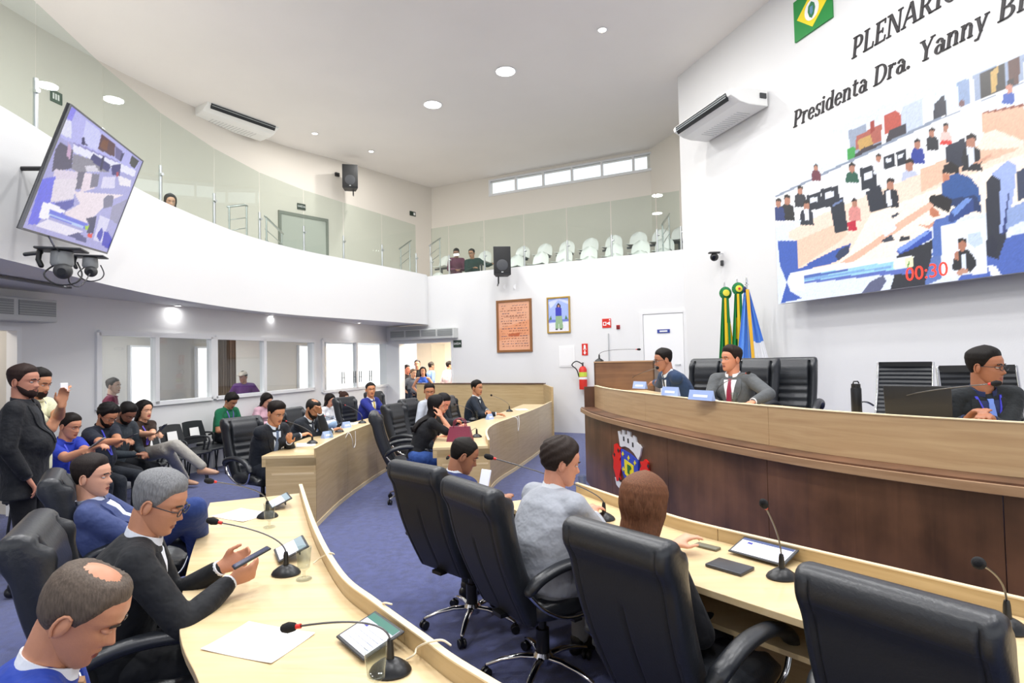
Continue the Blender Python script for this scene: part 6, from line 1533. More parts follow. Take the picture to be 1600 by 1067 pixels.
# ------------------------------------------------------------------ wall lettering
def glyph_parts():
    """Slab-serif capitals and small letters from strokes; cap height 1."""
    K, T, SW, SH = .135, .065, .17, .055; X = .70
    def bar(x0, y0, x1, y1, w0, w1=None):   # slanted or straight bar with horizontal ends
        w1 = w0 if w1 is None else w1
        return [(x0-w0/2, y0), (x0+w0/2, y0), (x1+w1/2, y1), (x1-w1/2, y1)]
    def ser(x, y, w=.30, up=True): return [(x-w/2, y), (x+w/2, y), (x+w/2, y+(SH if up else -SH)), (x-w/2, y+(SH if up else -SH))]
    def arc(cx, cy, rx, ry, a0, a1, wt=K, wh=T, n=14):
        out = []; A = [R(a0+(a1-a0)*i/n) for i in range(n+1)]
        for a, b in zip(A[:-1], A[1:]):
            def ww(t): c_ = abs(math.cos(t)); return wh+(wt-wh)*c_**1.5
            def o_(t): return (cx+rx*math.cos(t), cy+ry*math.sin(t))
            def i_(t): w = ww(t); return (cx+(rx-w)*math.cos(t), cy+(ry-w*.98)*math.sin(t))
            out.append([i_(a), o_(a), o_(b), i_(b)])
        return out
    G = {}
    G['P'] = (.66, [bar(.17, 0, .17, 1, K), ser(.17, 0), ser(.14, 1, .24, False), [(.17, 1), (.34, 1), (.34, 1-T), (.17, 1-T)], [(.17, .42), (.34, .42), (.34, .42+T), (.17, .42+T)]]+arc(.34, .71, .27, .29, -90, 90))
    G['L'] = (.64, [bar(.17, 0, .17, 1, K), ser(.17, 1, .30, False), [(.04, 0), (.58, 0), (.58, T), (.04, T)], bar(.565, 0, .59, .26, .06, .04)])
    G['E'] = (.66, [bar(.17, 0, .17, 1, K), [(.04, 0), (.58, 0), (.58, T), (.04, T)], [(.04, 1), (.56, 1), (.56, 1-T), (.04, 1-T)], [(.17, .48), (.44, .48), (.44, .48+T), (.17, .48+T)], bar(.57, 0, .60, .24, .05), bar(.545, .78, .55, 1, .045), bar(.44, .40, .44, .63, .045)])
    G['N'] = (.82, [bar(.15, 0, .15, 1, T), bar(.68, 0, .68, 1, T), bar(.66, 0, .17, 1, .14), ser(.15, 0, .26), ser(.68, 1, .26, False), ser(.10, 1, .2, False)])
    G['A'] = (.78, [bar(.08, 0, .38, 1, T*1.1), bar(.68, 0, .40, 1, K), [(.2, .32), (.58, .32), (.58, .32+T), (.2, .32+T)], ser(.09, 0, .24), ser(.68, 0, .26)])
    G['Á'] = (.78, G['A'][1]+[[(.38, 1.08), (.46, 1.08), (.60, 1.30), (.46, 1.30)]])
    G['R'] = (.76, G['P'][1]+[bar(.62, 0, .36, .46, K), ser(.64, 0, .22)])
    G['I'] = (.36, [bar(.17, 0, .17, 1, K), ser(.17, 0), ser(.17, 1, .30, False)])
    G['O'] = (.84, arc(.40, .5, .36, .52, 0, 360, n=32))
    G['D'] = (.80, [bar(.17, 0, .17, 1, K), ser(.15, 0, .26), ser(.15, 1, .26, False), [(.17, 1), (.36, 1), (.36, 1-T), (.17, 1-T)], [(.17, 0), (.36, 0), (.36, T), (.17, T)]]+arc(.33, .5, .41, .5, -90, 90, n=20))
    G['B'] = (.74, [bar(.17, 0, .17, 1, K), ser(.15, 0, .26), ser(.15, 1, .26, False)]+[[(.17, y), (.38, y), (.38, y+T), (.17, y+T)] for y in (0, .48, 1-T)]+arc(.36, .76, .24, .24, -90, 90)+arc(.37, .265, .28, .265, -90, 90))
    G['Y'] = (.74, [bar(.36, 0, .36, .48, K), bar(.36, .46, .12, 1, K), bar(.38, .46, .62, 1, T), ser(.36, 0), ser(.12, 1, .26, False), ser(.62, 1, .22, False)])
    st = lambda x, h=X: [bar(x, 0, x, h, K*.92), ser(x, 0, .24), ser(x-.05, h, .14, False)]
    G['r'] = (.46, st(.13)+arc(.30, .48, .17, .22, 60, 170)+[bar(.38, .58, .38, .68, .10)])
    G['n'] = (.62, st(.13)+arc(.31, .46, .20, .24, 20, 170)+[bar(.455, 0, .455, .50, K*.92), ser(.455, 0, .22)])
    G['i'] = (.30, st(.13)+arc(.13, .88, .075, .075, 0, 360, .07, .07))
    G['e'] = (.54, arc(.27, .34, .25, .36, 18, 325)+[[(.06, .33), (.50, .33), (.50, .33+T), (.06, .33+T)]])
    G['s'] = (.46, arc(.22, .51, .17, .19, 60, 270)+arc(.22, .18, .18, .20, -140, 90)+[bar(.06, .0, .06, .2, .05), bar(.37, .52, .37, .69, .05)])
    G['d'] = (.62, arc(.26, .34, .24, .36, 0, 360, n=22)+[bar(.46, 0, .46, 1.02, K*.92), ser(.52, 0, .16), ser(.41, 1.02, .14, False)])
    G['t'] = (.42, [bar(.17, .10, .17, .88, K*.92), [(.02, X-T), (.36, X-T), (.36, X), (.02, X)]]+arc(.29, .13, .18, .14, 180, 320))
    G['a'] = (.56, arc(.24, .20, .21, .22, 0, 360, n=20)+arc(.24, .46, .20, .24, 0, 155)+[bar(.43, .04, .43, .50, K*.92), ser(.48, 0, .18)])
    G['y'] = (.60, [bar(.30, .02, .10, X, K*.9), bar(.20, -.28, .48, X, T*1.1), ser(.09, X, .22, False), ser(.48, X, .20, False), [(.06, -.30), (.24, -.30), (.24, -.22), (.06, -.22)]])
    G['.'] = (.30, arc(.12, .08, .08, .08, 0, 360, .078, .078))
    G[' '] = (.34, [])
    return G
GL = glyph_parts(); INKW = mat('wall lettering', '#2c292b', .6)
def wall_text(label, s, t0, t1, z, hgt, slant=.16):
    r_ = thing('wall_lettering', label, 'lettering'); tot = sum(GL[c][0] for c in s); kx = (t1-t0)/tot; x = 0
    for c in s:
        w, polys = GL[c]
        if polys:
            mb = MB()
            for pl in polys:
                a = sum(pl[i][0]*pl[(i+1) % len(pl)][1]-pl[(i+1) % len(pl)][0]*pl[i][1] for i in range(len(pl)))
                if a < 0: pl = pl[::-1]
                V = []
                for o_ in (.002, .016):
                    for (u, v) in pl: V.append(wallR(t0+(x+u)*kx+v*slant*hgt, z+v*hgt, o_))
                n = len(pl); mb.add(V, [tuple(range(n)), tuple(range(n, 2*n))[::-1]]+[(i, (i+1) % n, (i+1) % n+n, i+n) for i in range(n)])
            mb.build('letter', INKW, r_)
        x += w
    return r_
def tR(px, py):
    P = onR(px, py, .01); return (P-wallR(0)).dot(DR), P.z
ta, za = tR(1239, 200); tb, _ = tR(1424, 108)
L2 = 'Presidenta Dra.'; w15 = sum(GL[c][0] for c in L2); k2 = (tb-ta)/w15
full = 'Presidenta Dra. Yanny Br'; wall_text('dark serif lettering reading Presidenta Dra. on the wall above the video wall', full, ta, ta+k2*sum(GL[c][0] for c in full), za, .245)
ta, za = tR(1330, 93); te, _ = tR(1502, -8)
wall_text('dark serif lettering reading PLENÁRIO at the top of the wall', 'PLENÁRIO', ta, te, za, .275)
# green and yellow flag panel on the wall
fl = thing('state_flag_board', 'green wall panel with a yellow diamond and white disc, a state flag', 'flag')
t0_, z0_ = tR(1241, 5); t1_, z1_ = tR(1300, -24); _, zb2 = tR(1241, 69)
def fbox(u0, u1, pts, o0, o1, mt, name):
    V = [wallR(t0_+(t1_-t0_)*u, zb2+(z0_-zb2)*v, o) for o in (o0, o1) for u, v in pts]; n = len(pts)
    return MB().add(V, [tuple(range(n)), tuple(range(n, 2*n))[::-1]]+[(i, (i+1) % n, (i+1) % n+n, i+n) for i in range(n)]).build(name, mt, fl)
FG = mat('flag green', '#178a3a', .45); FY = mat('flag yellow', '#f4dc22', .45)
fbox(0, 1, [(0, 0), (1, 0), (1, 1), (0, 1)], 0, .03, FG, 'panel'); fbox(0, 1, [(.09, .5), (.5, .09), (.91, .5), (.5, .91)], .03, .034, FY, 'diamond')
fbox(0, 1, [(.5+.19*math.cos(a), .5+.24*math.sin(a)) for a in [2*PI*i/24 for i in range(24)]], .034, .038, WLET, 'disc')
fbox(0, 1, [(.42, .62), (.5, .70), (.58, .62), (.60, .5), (.56, .36), (.5, .30), (.44, .36), (.40, .5)], .038, .041, mat('seal green', '#2c7a4c', .5), 'seal')
fbox(0, 1, [(.46, .58), (.54, .58), (.54, .44), (.5, .38), (.46, .44)], .041, .044, mat('seal blue', '#5c8fb0', .5), 'seal_shield')

# ------------------------------------------------------------------ air conditioners and loudspeakers
def aircon(label, c, ux_, length=1.5, depth=.66, h=.24, tiltdeg=8):
    """c: centre of the rear bottom edge; unit reaches out along un."""
    r_ = thing('air_conditioner', label, 'air conditioner', c, math.atan2(ux_.y, ux_.x)); AC = mat('air conditioner white', '#efefec', .35)
    prof = [(0, 0), (0, h), (.02, h), (depth*.55, h), (depth-.03, h*.80), (depth, h*.62), (depth-.02, h*.42), (depth*.72, .03), (depth*.5, 0)]
    V = [(x, -y, z) for x in (-length/2, length/2) for y, z in prof]; n = len(prof)
    MB().add(V, [tuple(range(n)), tuple(range(n, 2*n))[::-1]]+[(i, (i+1) % n, (i+1) % n+n, i+n) for i in range(n)]).build('casing', AC, r_, bevel=.012)
    V = [(x, -y, z) for x in (-length/2+.09, length/2-.09) for y, z in ((depth-.05, h*.20), (depth-.004, h*.44), (depth+.008, h*.66), (depth-.04, h*.5))]
    MB().add(V, [(0, 1, 2, 3), (7, 6, 5, 4), (0, 4, 5, 1), (1, 5, 6, 2), (2, 6, 7, 3), (3, 7, 4, 0)]).build('outlet', mat('outlet dark', '#25282b', .5), r_)
    for k in range(2):
        zz = h*(.36+.14*k); V = [(x, -y, z) for x in (-length/2+.1, length/2-.1) for y, z in ((depth+.004, zz), (depth+.012, zz+.004), (depth+.006, zz+.016), (depth-.002, zz+.012))]
        MB().add(V, [(0, 1, 2, 3), (7, 6, 5, 4), (0, 4, 5, 1), (1, 5, 6, 2), (2, 6, 7, 3), (3, 7, 4, 0)]).build('louvre', mat('louvre grey', '#aab0b2', .4), r_)
    mb = MB()
    for k in range(14): mb.box((-length*.30+k*length*.6/13, -depth*.30, -.002), (.012, depth*.36, .006))
    g = mb.build('intake_grille', mat('grille grey', '#c9cbca', .5), r_); g['kind'] = 'stuff'
    MB().box((length*.30, -(depth-.012), h*.82), (.1, .004, .03)).build('badge', mat('badge grey', '#b9bcbf', .4), r_)
    for s_ in (-1, 1): MB().box((s_*(length/2+.01), -.10, h*.6), (.02, .12, .08)).build('bracket', DGREY, r_)
    return r_
# the right wall unit: mounted on the wall, its front faces the room
pA = onR(1197, 150, .0); tA = (pA-wallR(0)).dot(DR)
aircon('white air conditioner high on the wall with the lettering', wallR(tA-.74, 5.74, .03), DR, 1.62, .74, .27)
# left unit hung under the ceiling
p1_ = atD(328, 190, 12.6); p2_ = atD(428, 210, 14.2); dd = Vector((-4.74-(-6.93), 16.4-12.8, 0)).normalized()
cc = Vector((-6.35, 14.15, 6.80)); aircon('white air conditioner hung below the ceiling above the curved gallery', atD(358, 196, 13.3)+Vector((-.25, .2, 0))+dd*.1, Vector((.56, .83, 0)), 1.75, .78, .32)
def speaker_box(label, c, face_deg, w, h, d, brk):
    r_ = thing('loudspeaker', label, 'loudspeaker', c, hd(face_deg)); SP_ = mat('speaker grille black', '#1a1b1d', .6, bump=.4, bscale=260); SB_ = mat('speaker box black', '#202123', .5)
    V = [(x*k, y, z) for z in (-h/2, h/2) for x, y, k in ((-w/2, d/2, 1), (w/2, d/2, 1), (w/2, -d/2, .72), (-w/2, -d/2, .72))]
    MB().add(V, [(0, 1, 2, 3), (7, 6, 5, 4), (0, 4, 5, 1), (1, 5, 6, 2), (2, 6, 7, 3), (3, 7, 4, 0)]).build('cabinet', SB_, r_, bevel=.012)
    MB().rbox((0, d/2+.006, .01), (w-.03, .012, h-.06), .006).build('grille', SP_, r_, smooth=40)
    MB().lathe([(.001, 0), (w*.30, 0), (w*.33, .004), (w*.30, .008), (w*.12, .005), (.001, .009)], (0, d/2+.012, -h*.16), 24, Matrix.Rotation(-PI/2, 3, 'X')).build('woofer_ring', mat('woofer grey', '#3c3e42', .5), r_, smooth=40)
    MB().box((0, d/2+.013, -h*.40), (.045, .003, .022)).build('badge', mat('badge silver', '#b9bcbf', .4), r_)
    MB().tube(brk, .018, 8).build('bracket', PLASTIC, r_, smooth=40)
    return r_
P = atD(784, 409, 13.3); speaker_box('black loudspeaker on a bracket in front of the parapet above the framed document', P, 176, .40, .66, .34, [(.08, -.1, -.33), (.08, -.12, -.48), (.09, -.42, -.50)])
P = atD(547, 278, 15.9); speaker_box('black loudspeaker high on the wall behind the curved gallery glass', P, 165, .42, .66, .34, [(-.08, -.1, -.33), (-.08, -.12, -.42), (-.08, -.34, -.40)])
# grey junction domes under the centre loudspeaker
for px, lb in ((790, 'small white round cap on the wall below the central loudspeaker'), (806, 'second small white cap on the wall, right of the first under the loudspeaker')):
    P = onplane = None; d = ray(px, 448); t = (wallB(0)-CAM).dot(NB)/d.dot(NB); P = CAM+d*t
    o = MB().lathe([(.001, 0), (.06, 0), (.055, .02), (.001, .03)], P, 16, Matrix.Rotation(-PI/2, 3, 'X')).build('junction_box', WPLASTIC, smooth=40); tag(o, lb, 'wall cap')
def onB(px, py, off=0):
    d = ray(px, py); p0 = wallB(0, 0, -off) if False else wallB(0, 0, off); t = (p0-CAM).dot(NB)/d.dot(NB); return CAM+d*t
def tB(px, py, off=0): P = onB(px, py, off); return (P-wallB(0)).dot(DB), P.z
# ------------------------------------------------------------------ framed pictures
def framed(name, label, x0, y0, x1, y1, fw, fmt, polys, base, nu, nv):
    r_ = thing(name, label, 'picture'); ta, zt2 = tB(x0, y0, .03); tb2, _ = tB(x1, y0, .03); _, zb3 = tB(x0, y1, .03)
    def bx(a, b, c_, d_, o0, o1, nm, mt): return MB().prism([wallB(a, off=o0), wallB(b, off=o0), wallB(b, off=o1), wallB(a, off=o1)], c_, d_).build(nm, mt, r_, bevel=.004)
    bx(tb2, ta, zb3, zb3+fw, .0, .04, 'frame_side', fmt); bx(tb2, ta, zt2-fw, zt2, 0, .04, 'frame_side', fmt); bx(tb2, tb2+fw, zb3+fw, zt2-fw, 0, .04, 'frame_side', fmt); bx(ta-fw, ta, zb3+fw, zt2-fw, 0, .04, 'frame_side', fmt)
    a, b, c_, d_ = ta-fw, tb2+fw, zb3+fw, zt2-fw; m_ = attr_emit(label[:12], 0); L_ = m_.node_tree.links; bs = m_.node_tree.nodes['Principled BSDF']; at_ = [n for n in m_.node_tree.nodes if n.type == 'ATTRIBUTE'][0]
    L_.remove(bs.inputs['Emission Color'].links[0]); L_.new(at_.outputs['Color'], bs.inputs['Base Color'])
    paint_grid('picture_sheet', wallB(a, c_, .02), wallB(b, c_, .02), wallB(b, d_, .02), wallB(a, d_, .02), nu, nv, polys, base, m_, r_)
    return r_
rl = random.Random(3); pol = []
for i in range(17):
    v = .93-.053*i; x = .08+rl.random()*.05
    while x < .9:
        w_ = .02+.06*rl.random(); 
        if i in (0, 1) or i > 1: pol.append(('#8a4a34' if i % 3 else '#6f5560', [(x, v), (x+w_, v+.004), (x+w_, v-.012), (x, v-.014)]))
        x += w_+.02+.03*rl.random()
        if rl.random() < .08: x += .2
pol = [('#e09a72', [(.0, .45), (1, .62), (1, .3), (0, .2)])]+pol+[('#b5603c', [(.3, .33), (.7, .36), (.65, .28), (.32, .29)]), ('#6a4a40', [(.05, .82), (.6, .83), (.6, .825), (.05, .815)]), ('#7a4a38', [(.03, .69), (.97, .70), (.97, .694), (.03, .684)])]
framed('framed_document', 'large framed reddish handwritten document on the white wall', 775, 470, 830, 551, .055, mat('frame brown', '#8a5c34', .4), pol, '#e2a887', 80, 120)
pol = [('#9fb2e8', [(0, .35), (1, .35), (1, 1), (0, 1)]), ('#c9d2f6', [(.1, .7), (.5, .95), (1, .8), (1, .9), (.5, 1), (0, .9)]), ('#6f7cc8', [(0, .28), (1, .30), (1, .36), (0, .36)]), ('#dfe0ea', [(0, 0), (1, 0), (1, .28), (0, .26)]),
       ('#4a7a50', [(.02, .36), (.12, .5), (.16, .36)]), ('#4a7a50', [(.8, .36), (.86, .48), (.95, .36)]), ('#2c2428', [(.42, .80), (.5, .86), (.6, .80), (.63, .62), (.4, .62)]), ('#b98a78', [(.46, .80), (.56, .80), (.55, .72), (.47, .72)]),
       ('#3a3fb0', [(.36, .72), (.48, .74), (.64, .70), (.66, .46), (.36, .46)]), ('#8fae86', [(.36, .47), (.66, .47), (.72, .08), (.52, .08), (.51, .3), (.48, .08), (.32, .08)]), ('#2c2430', [(.34, .08), (.46, .08), (.44, .05), (.34, .05)]), ('#2c2430', [(.55, .08), (.68, .08), (.68, .05), (.56, .05)])]
framed('framed_portrait', 'gold-framed full-length picture of a person in blue top and green trousers', 854, 465, 890, 521, .035, mat('frame gold', '#b8964a', .35, .4), pol, '#b6c2ee', 50, 76)
# ------------------------------------------------------------------ signs and safety items
def sign(name, label, fn, px, py, w, h, mt, cat='sign', off=0):
    t, z = tB(px, py); r_ = thing(name, label, cat); MB().prism([fn(t-w/2, off=.012), fn(t+w/2, off=.012), fn(t+w/2, off=0), fn(t-w/2, off=0)], z-h/2, z+h/2).build('plate', mt, r_, bevel=.001); return r_, t, z
def signbar(r_, t, z, polys, mt, name='symbol', fn=wallB):
    for pl in polys:
        V = [fn(t-u, z+v, o) for o in (.012, .015) for u, v in pl]; n = len(pl)
        MB().add(V, [tuple(range(n)), tuple(range(n, 2*n))[::-1]]+[(i, (i+1) % n, (i+1) % n+n, i+n) for i in range(n)]).build(name, mt if not isinstance(mt, str) else WLET, r_)
r_, t, z = sign('alarm_sign', 'red square fire alarm sign on the wall left of the white door', wallB, 948, 505, .20, .20, REDS)
signbar(r_, t, z, [[(-.08, -.05), (-.02, -.05), (-.02, -.035), (-.065, -.035), (-.065, .03), (-.08, .03)], [(-.08, .03), (-.02, .03), (-.02, .015), (-.08, .015)], [(-.02, -.05), (-.005, -.05), (-.005, .03), (-.02, .03)], [(.01, -.02), (.03, -.02), (.03, .01), (.01, .01)], [(.03, -.02), (.08, -.05), (.08, .04), (.03, .01)], [(.06, .055), (.085, .055), (.085, .085), (.06, .085)]], WLET)
r_, t, z = sign('call_point', 'small red fire alarm call point beside the square red sign', wallB, 966, 511, .08, .09, mat('call point red', '#b3262a', .4), 'alarm'); MB().prism([wallB(t-.025, off=.05), wallB(t+.025, off=.05), wallB(t+.03, off=.012), wallB(t-.03, off=.012)], z-.025, z+.025).build('button', mat('button dark red', '#7c1a1e', .4), r_)
r_, t, z = sign('extinguisher_sign', 'red arrow sign above the fire extinguisher', wallB, 914, 546, .14, .26, REDS)
signbar(r_, t, z, [[(-.02, .10), (.02, .10), (.025, .02), (-.025, .02)], [(-.012, -.02), (.012, -.02), (.012, -.07), (-.012, -.07)], [(-.035, -.065), (.035, -.065), (0, -.115)], [(-.04, .0), (.04, .0), (.04, .012), (-.04, .012)]], WLET)
ex = thing('fire_extinguisher', 'red fire extinguisher with a yellow-green label hung on the wall', 'extinguisher'); t, z = tB(914, 588); q = wallB(t, z, .12)
MB().lathe([(.001, -.28), (.085, -.28), (.088, -.26), (.088, .16), (.06, .21), (.03, .23), (.001, .23)], q, 20).build('cylinder', REDS, ex, smooth=40)
MB().lathe([(.0885, .0), (.0895, .0), (.0895, .10), (.0885, .10)], q, 20).build('label_band', mat('label lime', '#c8d84a', .5), ex); MB().lathe([(.0885, -.06), (.0893, -.06), (.0893, -.01), (.0885, -.01)], q, 20).build('label_band', WLET, ex)
MB().cyl(q+Vector((0, 0, .22)), q+Vector((0, 0, .28)), .018, 10).box(q+Vector((0, -.02, .30)), (.03, .13, .02)).build('valve_handle', PLASTIC, ex)
MB().tube(smooth_poly([q+Vector((0, 0, .27)), q+Vector((-.14, -.02, .34)), q+Vector((-.24, -.02, .26)), q+Vector((-.14, -.02, .16)), q+Vector((-.09, 0, .0))], 6), .012, 8).build('hose', PLASTIC, ex, smooth=True)
MB().prism([wallB(t-.02, off=.04), wallB(t+.02, off=.04), wallB(t+.02), wallB(t-.02)], z+.05, z+.18).build('wall_bracket', DGREY, ex)
r_, t, z = sign('exit_sign', 'green SAÍDA sign beside the entrance doorway', wallB, 715, 537, .24, .18, mat('exit dark green', '#26382e', .5)); text_mesh('SAÍDA', .075, WLET, wallB(t, z, .016), -DB, (0, 0, 1), 'lettering', r_, .001)
# small electric box on the wall left of the extinguisher
t, z = tB(886, 557); pb_ = thing('wall_panel', 'white flush electrical panel on the wall left of the extinguisher', 'panel'); MB().prism([wallB(t-.19, off=.015), wallB(t+.19, off=.015), wallB(t+.19), wallB(t-.19)], z-.24, z+.24).build('cover', mat('panel white', '#f2f2f2', .4), pb_, bevel=.004); MB().prism([wallB(t-.16, off=.022), wallB(t+.16, off=.022), wallB(t+.16, off=.015), wallB(t-.16, off=.015)], z-.21, z+.21).build('door', WPLASTIC, pb_, bevel=.003)
# conduit
t, z = tB(952, 560); cd = MB().cyl(wallB(t-.0, .6, .02), wallB(t, 2.2, .02), .012, 8).build('conduit', mat('conduit grey', '#b9bbbd', .5), smooth=40); tag(cd, 'thin grey conduit rising behind the podium microphone', 'pipe')
# wall camera and small boxes
P = onR(1116, 400, .18); wc = thing('wall_camera', 'small black camera on a wall bracket above the flags', 'camera', P)
MB().sphere((0, 0, -.02), .075, 16, 10).build('camera_head', PLASTIC, wc, smooth=True); MB().rbox((0, 0, .06), (.20, .10, .03), .01).build('bracket_arm', DGREY, wc, smooth=40); MB().tube([Vector((.02, 0, .06)), Vector((.02, 0, .06))-NR*.18], .015, 8).build('wall_arm', WPLASTIC, wc, smooth=40); MB().cyl((-.03, -.06, -.03), (-.035, -.085, -.035), .03, 14).build('lens', mat('lens glass', '#0c0f16', .1), wc, smooth=40)
MB().cyl(Vector((.1, 0, .0)), Vector((.1, 0, .17)), .008, 8).build('antenna', WPLASTIC, wc)
P = onR(1128, 411, .02); tag(MB().rbox(P, (.05, .05, .10), .01).build('wall_socket', DGREY, smooth=40), 'small dark socket box below the wall camera', 'socket')
# ------------------------------------------------------------------ flags on poles
def flag_pole(label, px, D, ytop, cols, rosette=None, fan=0):
    b = atD(px, 600, D); r_ = thing('flag', label, 'flag', (b.x, b.y, DZ)); H_ = (atD(px, ytop, D).z-DZ)
    MB().cyl((0, 0, 0), (0, 0, H_-.16), .013, 10).build('pole', STEEL, r_, smooth=40); MB().lathe([(.001, 0), (.16, 0), (.15, .03), (.03, .05), (.001, .05)], seg=20).build('base', PLASTIC, r_, smooth=40)
    MB().lathe([(.001, H_-.17), (.028, H_-.165), (.028, H_-.15), (.012, H_-.14), (.018, H_-.11), (.008, H_-.03), (.001, H_)], seg=12).build('finial', CHROME, r_, smooth=40)
    top = H_-.24; bot = .55; n = 54; m_ = 24; mats = sorted(set(c_ for _, _, _, c_ in cols)); V = []; Fc = []; mi = []
    for s_ in (0, 1):
        for i in range(m_+1):
            t = i/m_; z = top+(bot-top)*t; w = .07+(.30+fan)*t
            for j in range(n+1):
                u = j/n; a = u*PI*9; x = -w*.45+w*u+(fan*.55*t*u); y = (.045-.01*t)*math.sin(a)*(.5+.5*t)+.02-.008*s_
                V.append((x, y, z+.015*math.sin(a*.5)))
    N1 = (n+1)*(m_+1)
    def colat(u, t):
        for a, b_, f, c_ in cols:
            if a <= u < b_ and f(t): return c_
        return cols[-1][3]
    mb = MB()
    for i in range(m_):
        for j in range(n):
            a = i*(n+1)+j; mb.cur = mats.index(colat((j+.5)/n, (i+.5)/m_)); 
            Fc.append((a, a+n+1, a+n+2, a+1)); mi.append(mb.cur); Fc.append((N1+a, N1+a+1, N1+a+n+2, N1+a+n+1)); mi.append(mb.cur)
    for i in range(m_):
        for a in (i*(n+1), i*(n+1)+n): Fc.append((a, a+n+1, a+n+1+N1, a+N1)); mi.append(0)
    mb.add(V, Fc); mb.mi = mi; mb.build('flag_cloth', [mat('flag '+c_, c_, .7, bump=.1, bscale=40) for c_ in mats], r_, smooth=True)
    if rosette:
        q = Vector((-.02, -.10, top+.02)); M = Matrix.Rotation(PI/2, 3, 'X')
        mb = MB(); V = []; k = 40
        for ri, (rr, yy) in enumerate(((.0, -.02), (.045, -.02), (.10, 0))):
            for i in range(k): a = 2*PI*i/k; V.append(q+Vector((rr*math.cos(a), yy+(.012*(i % 2) if ri == 2 else 0), rr*math.sin(a)*1.05)))
        for i in range(k): V.append(q+Vector((.10*math.cos(2*PI*i/k), .02, .10*math.sin(2*PI*i/k))))
        Fc = []
        for ri in range(3):
            for i in range(k): l = (i+1) % k; Fc.append((ri*k+i, ri*k+l, (ri+1)*k+l, (ri+1)*k+i))
        mb.add(V, Fc).build('rosette', mat('rosette green', '#14793c', .6), r_); MB().lathe([(.001, 0), (.055, 0), (.05, .012), (.001, .014)], q+Vector((0, -.022, 0)), 20, M).build('rosette_centre', mat('rosette yellow', '#f0e04a', .6), r_)
        if rosette == 2: MB().lathe([(.001, 0), (.02, 0), (.018, .008), (.001, .009)], q+Vector((0, -.037, 0)), 14, M).build('rosette_button', RED, r_)
        for s_ in (-1, 1): MB().slab([q+Vector((s_*.02-.015, -.02, -.08)), q+Vector((s_*.02+.02, -.02, -.08)), q+Vector((s_*.035+.025, -.03, -1.25)), q+Vector((s_*.035-.02, -.03, -1.25))], .004).build('ribbon', mat('ribbon yellow', '#f0c81e', .5) if s_ < 0 else mat('rosette green', '#14793c', .6), r_)
    else:
        MB().slab([(-.05, -.08, top), (.0, -.08, top), (.05, -.1, top-1.15), (-.0, -.1, top-1.15)], .004).build('ribbon', mat('ribbon gold', '#f0b82a', .5), r_)
        MB().sphere((-.06, -.06, top+.0), (.03, .02, .05), 10, 6).build('tassel', mat('tassel dark blue', '#20285a', .7), r_, smooth=True)
    return r_
G_, Y_, B_, W_, L_ = '#12803a', '#f2cf1c', '#2a3fa8', '#f2f2f2', '#5a8fe0'
flag_pole('green and yellow flag with a rosette, nearest the white door', 1137, 9.45, 438, [(0, .35, lambda t: True, G_), (.35, 1, lambda t: .28 < t, Y_), (0, 1, lambda t: True, G_)], 1)
flag_pole('green, yellow and starry blue flag with a red-centred rosette, the middle flag', 1157, 9.25, 431, [(.3, .7, lambda t: .25 < t < .45, Y_), (.45, .8, lambda t: t > .55, B_), (0, .45, lambda t: True, G_), (.45, .8, lambda t: True, Y_), (0, 1, lambda t: True, G_)], 2)
flag_pole('blue and white flag with a yellow corner, rightmost of the three flags', 1172, 9.05, 429, [(.6, 1, lambda t: t > .78, Y_), (.5, 1, lambda t: t > .52, W_), (0, 1, lambda t: True, L_)], None, .22)
# ------------------------------------------------------------------ air curtains over the entrances
def curtain(label, fn, a, b, z0, z1, o1):
    r_ = thing('air_curtain', label, 'air curtain')
    MB().prism([fn(a, off=o1), fn(b, off=o1), fn(b, off=0), fn(a, off=0)], z0, z1).build('casing', mat('air curtain grey', '#c4c6c4', .4), r_, bevel=.015)
    for k in range(4):
        x0 = a+(b-a)*(k+.06)/4; x1 = a+(b-a)*(k+.94)/4; MB().prism([fn(x0, off=o1+.012), fn(x1, off=o1+.012), fn(x1, off=o1-.01), fn(x0, off=o1-.01)], z0+.07, z1-.03).build('grille_panel', GREYPL, r_)
        mb = MB()
        for i in range(5): zz = z0+.085+(z1-z0-.13)*i/5; mb.prism([fn(x0, off=o1+.018), fn(x1, off=o1+.018), fn(x1, off=o1+.012), fn(x0, off=o1+.012)], zz, zz+.006)
        mb.build('grille_slats', mat('slat light', '#b4b8b6', .4), r_)['kind'] = 'stuff'
    return r_
curtain('grey air curtain above the entrance doorway', wallB, 5.55, 7.55, 2.24, 2.50, .22)
curtain('grey air curtain above the left door, at the edge', wl, S[32]-.25, S[32]+1.6, 2.25, 2.52, .24)
# glazed door leaves of the entrance (open)
dg = thing('door_2', None, None); dg['kind'] = 'structure'
mb = MB()
for a, b, c_, d_ in ((5.72, 5.77, 0, 2.2), (7.41, 7.46, 0, 2.2), (5.77, 7.41, 2.15, 2.2)): mb.prism([wallB(a, off=.02), wallB(b, off=.02), wallB(b, off=-.2), wallB(a, off=-.2)], c_, d_)
mb.build('door_frame', ALU, dg); q0 = wallB(6.55, 0, -.22); q1 = q0-NB*.0+(-NB)*.62
MB().prism([q0, q1, q1+DB*.012, q0+DB*.012], .02, 2.13).build('glass_leaf', CLEAR, dg)
d3 = thing('door_3', None, None); d3['kind'] = 'structure'
mb = MB()
for a, b, c_, d_ in ((S[32], S[32]+.05, 0, 2.2), (S[32]+1.45, S[32]+1.5, 0, 2.2), (S[32]+.05, S[32]+1.45, 2.15, 2.2)): mb.prism([wl(a, off=.02), wl(b, off=.02), wl(b, off=-.15), wl(a, off=-.15)], c_, d_)
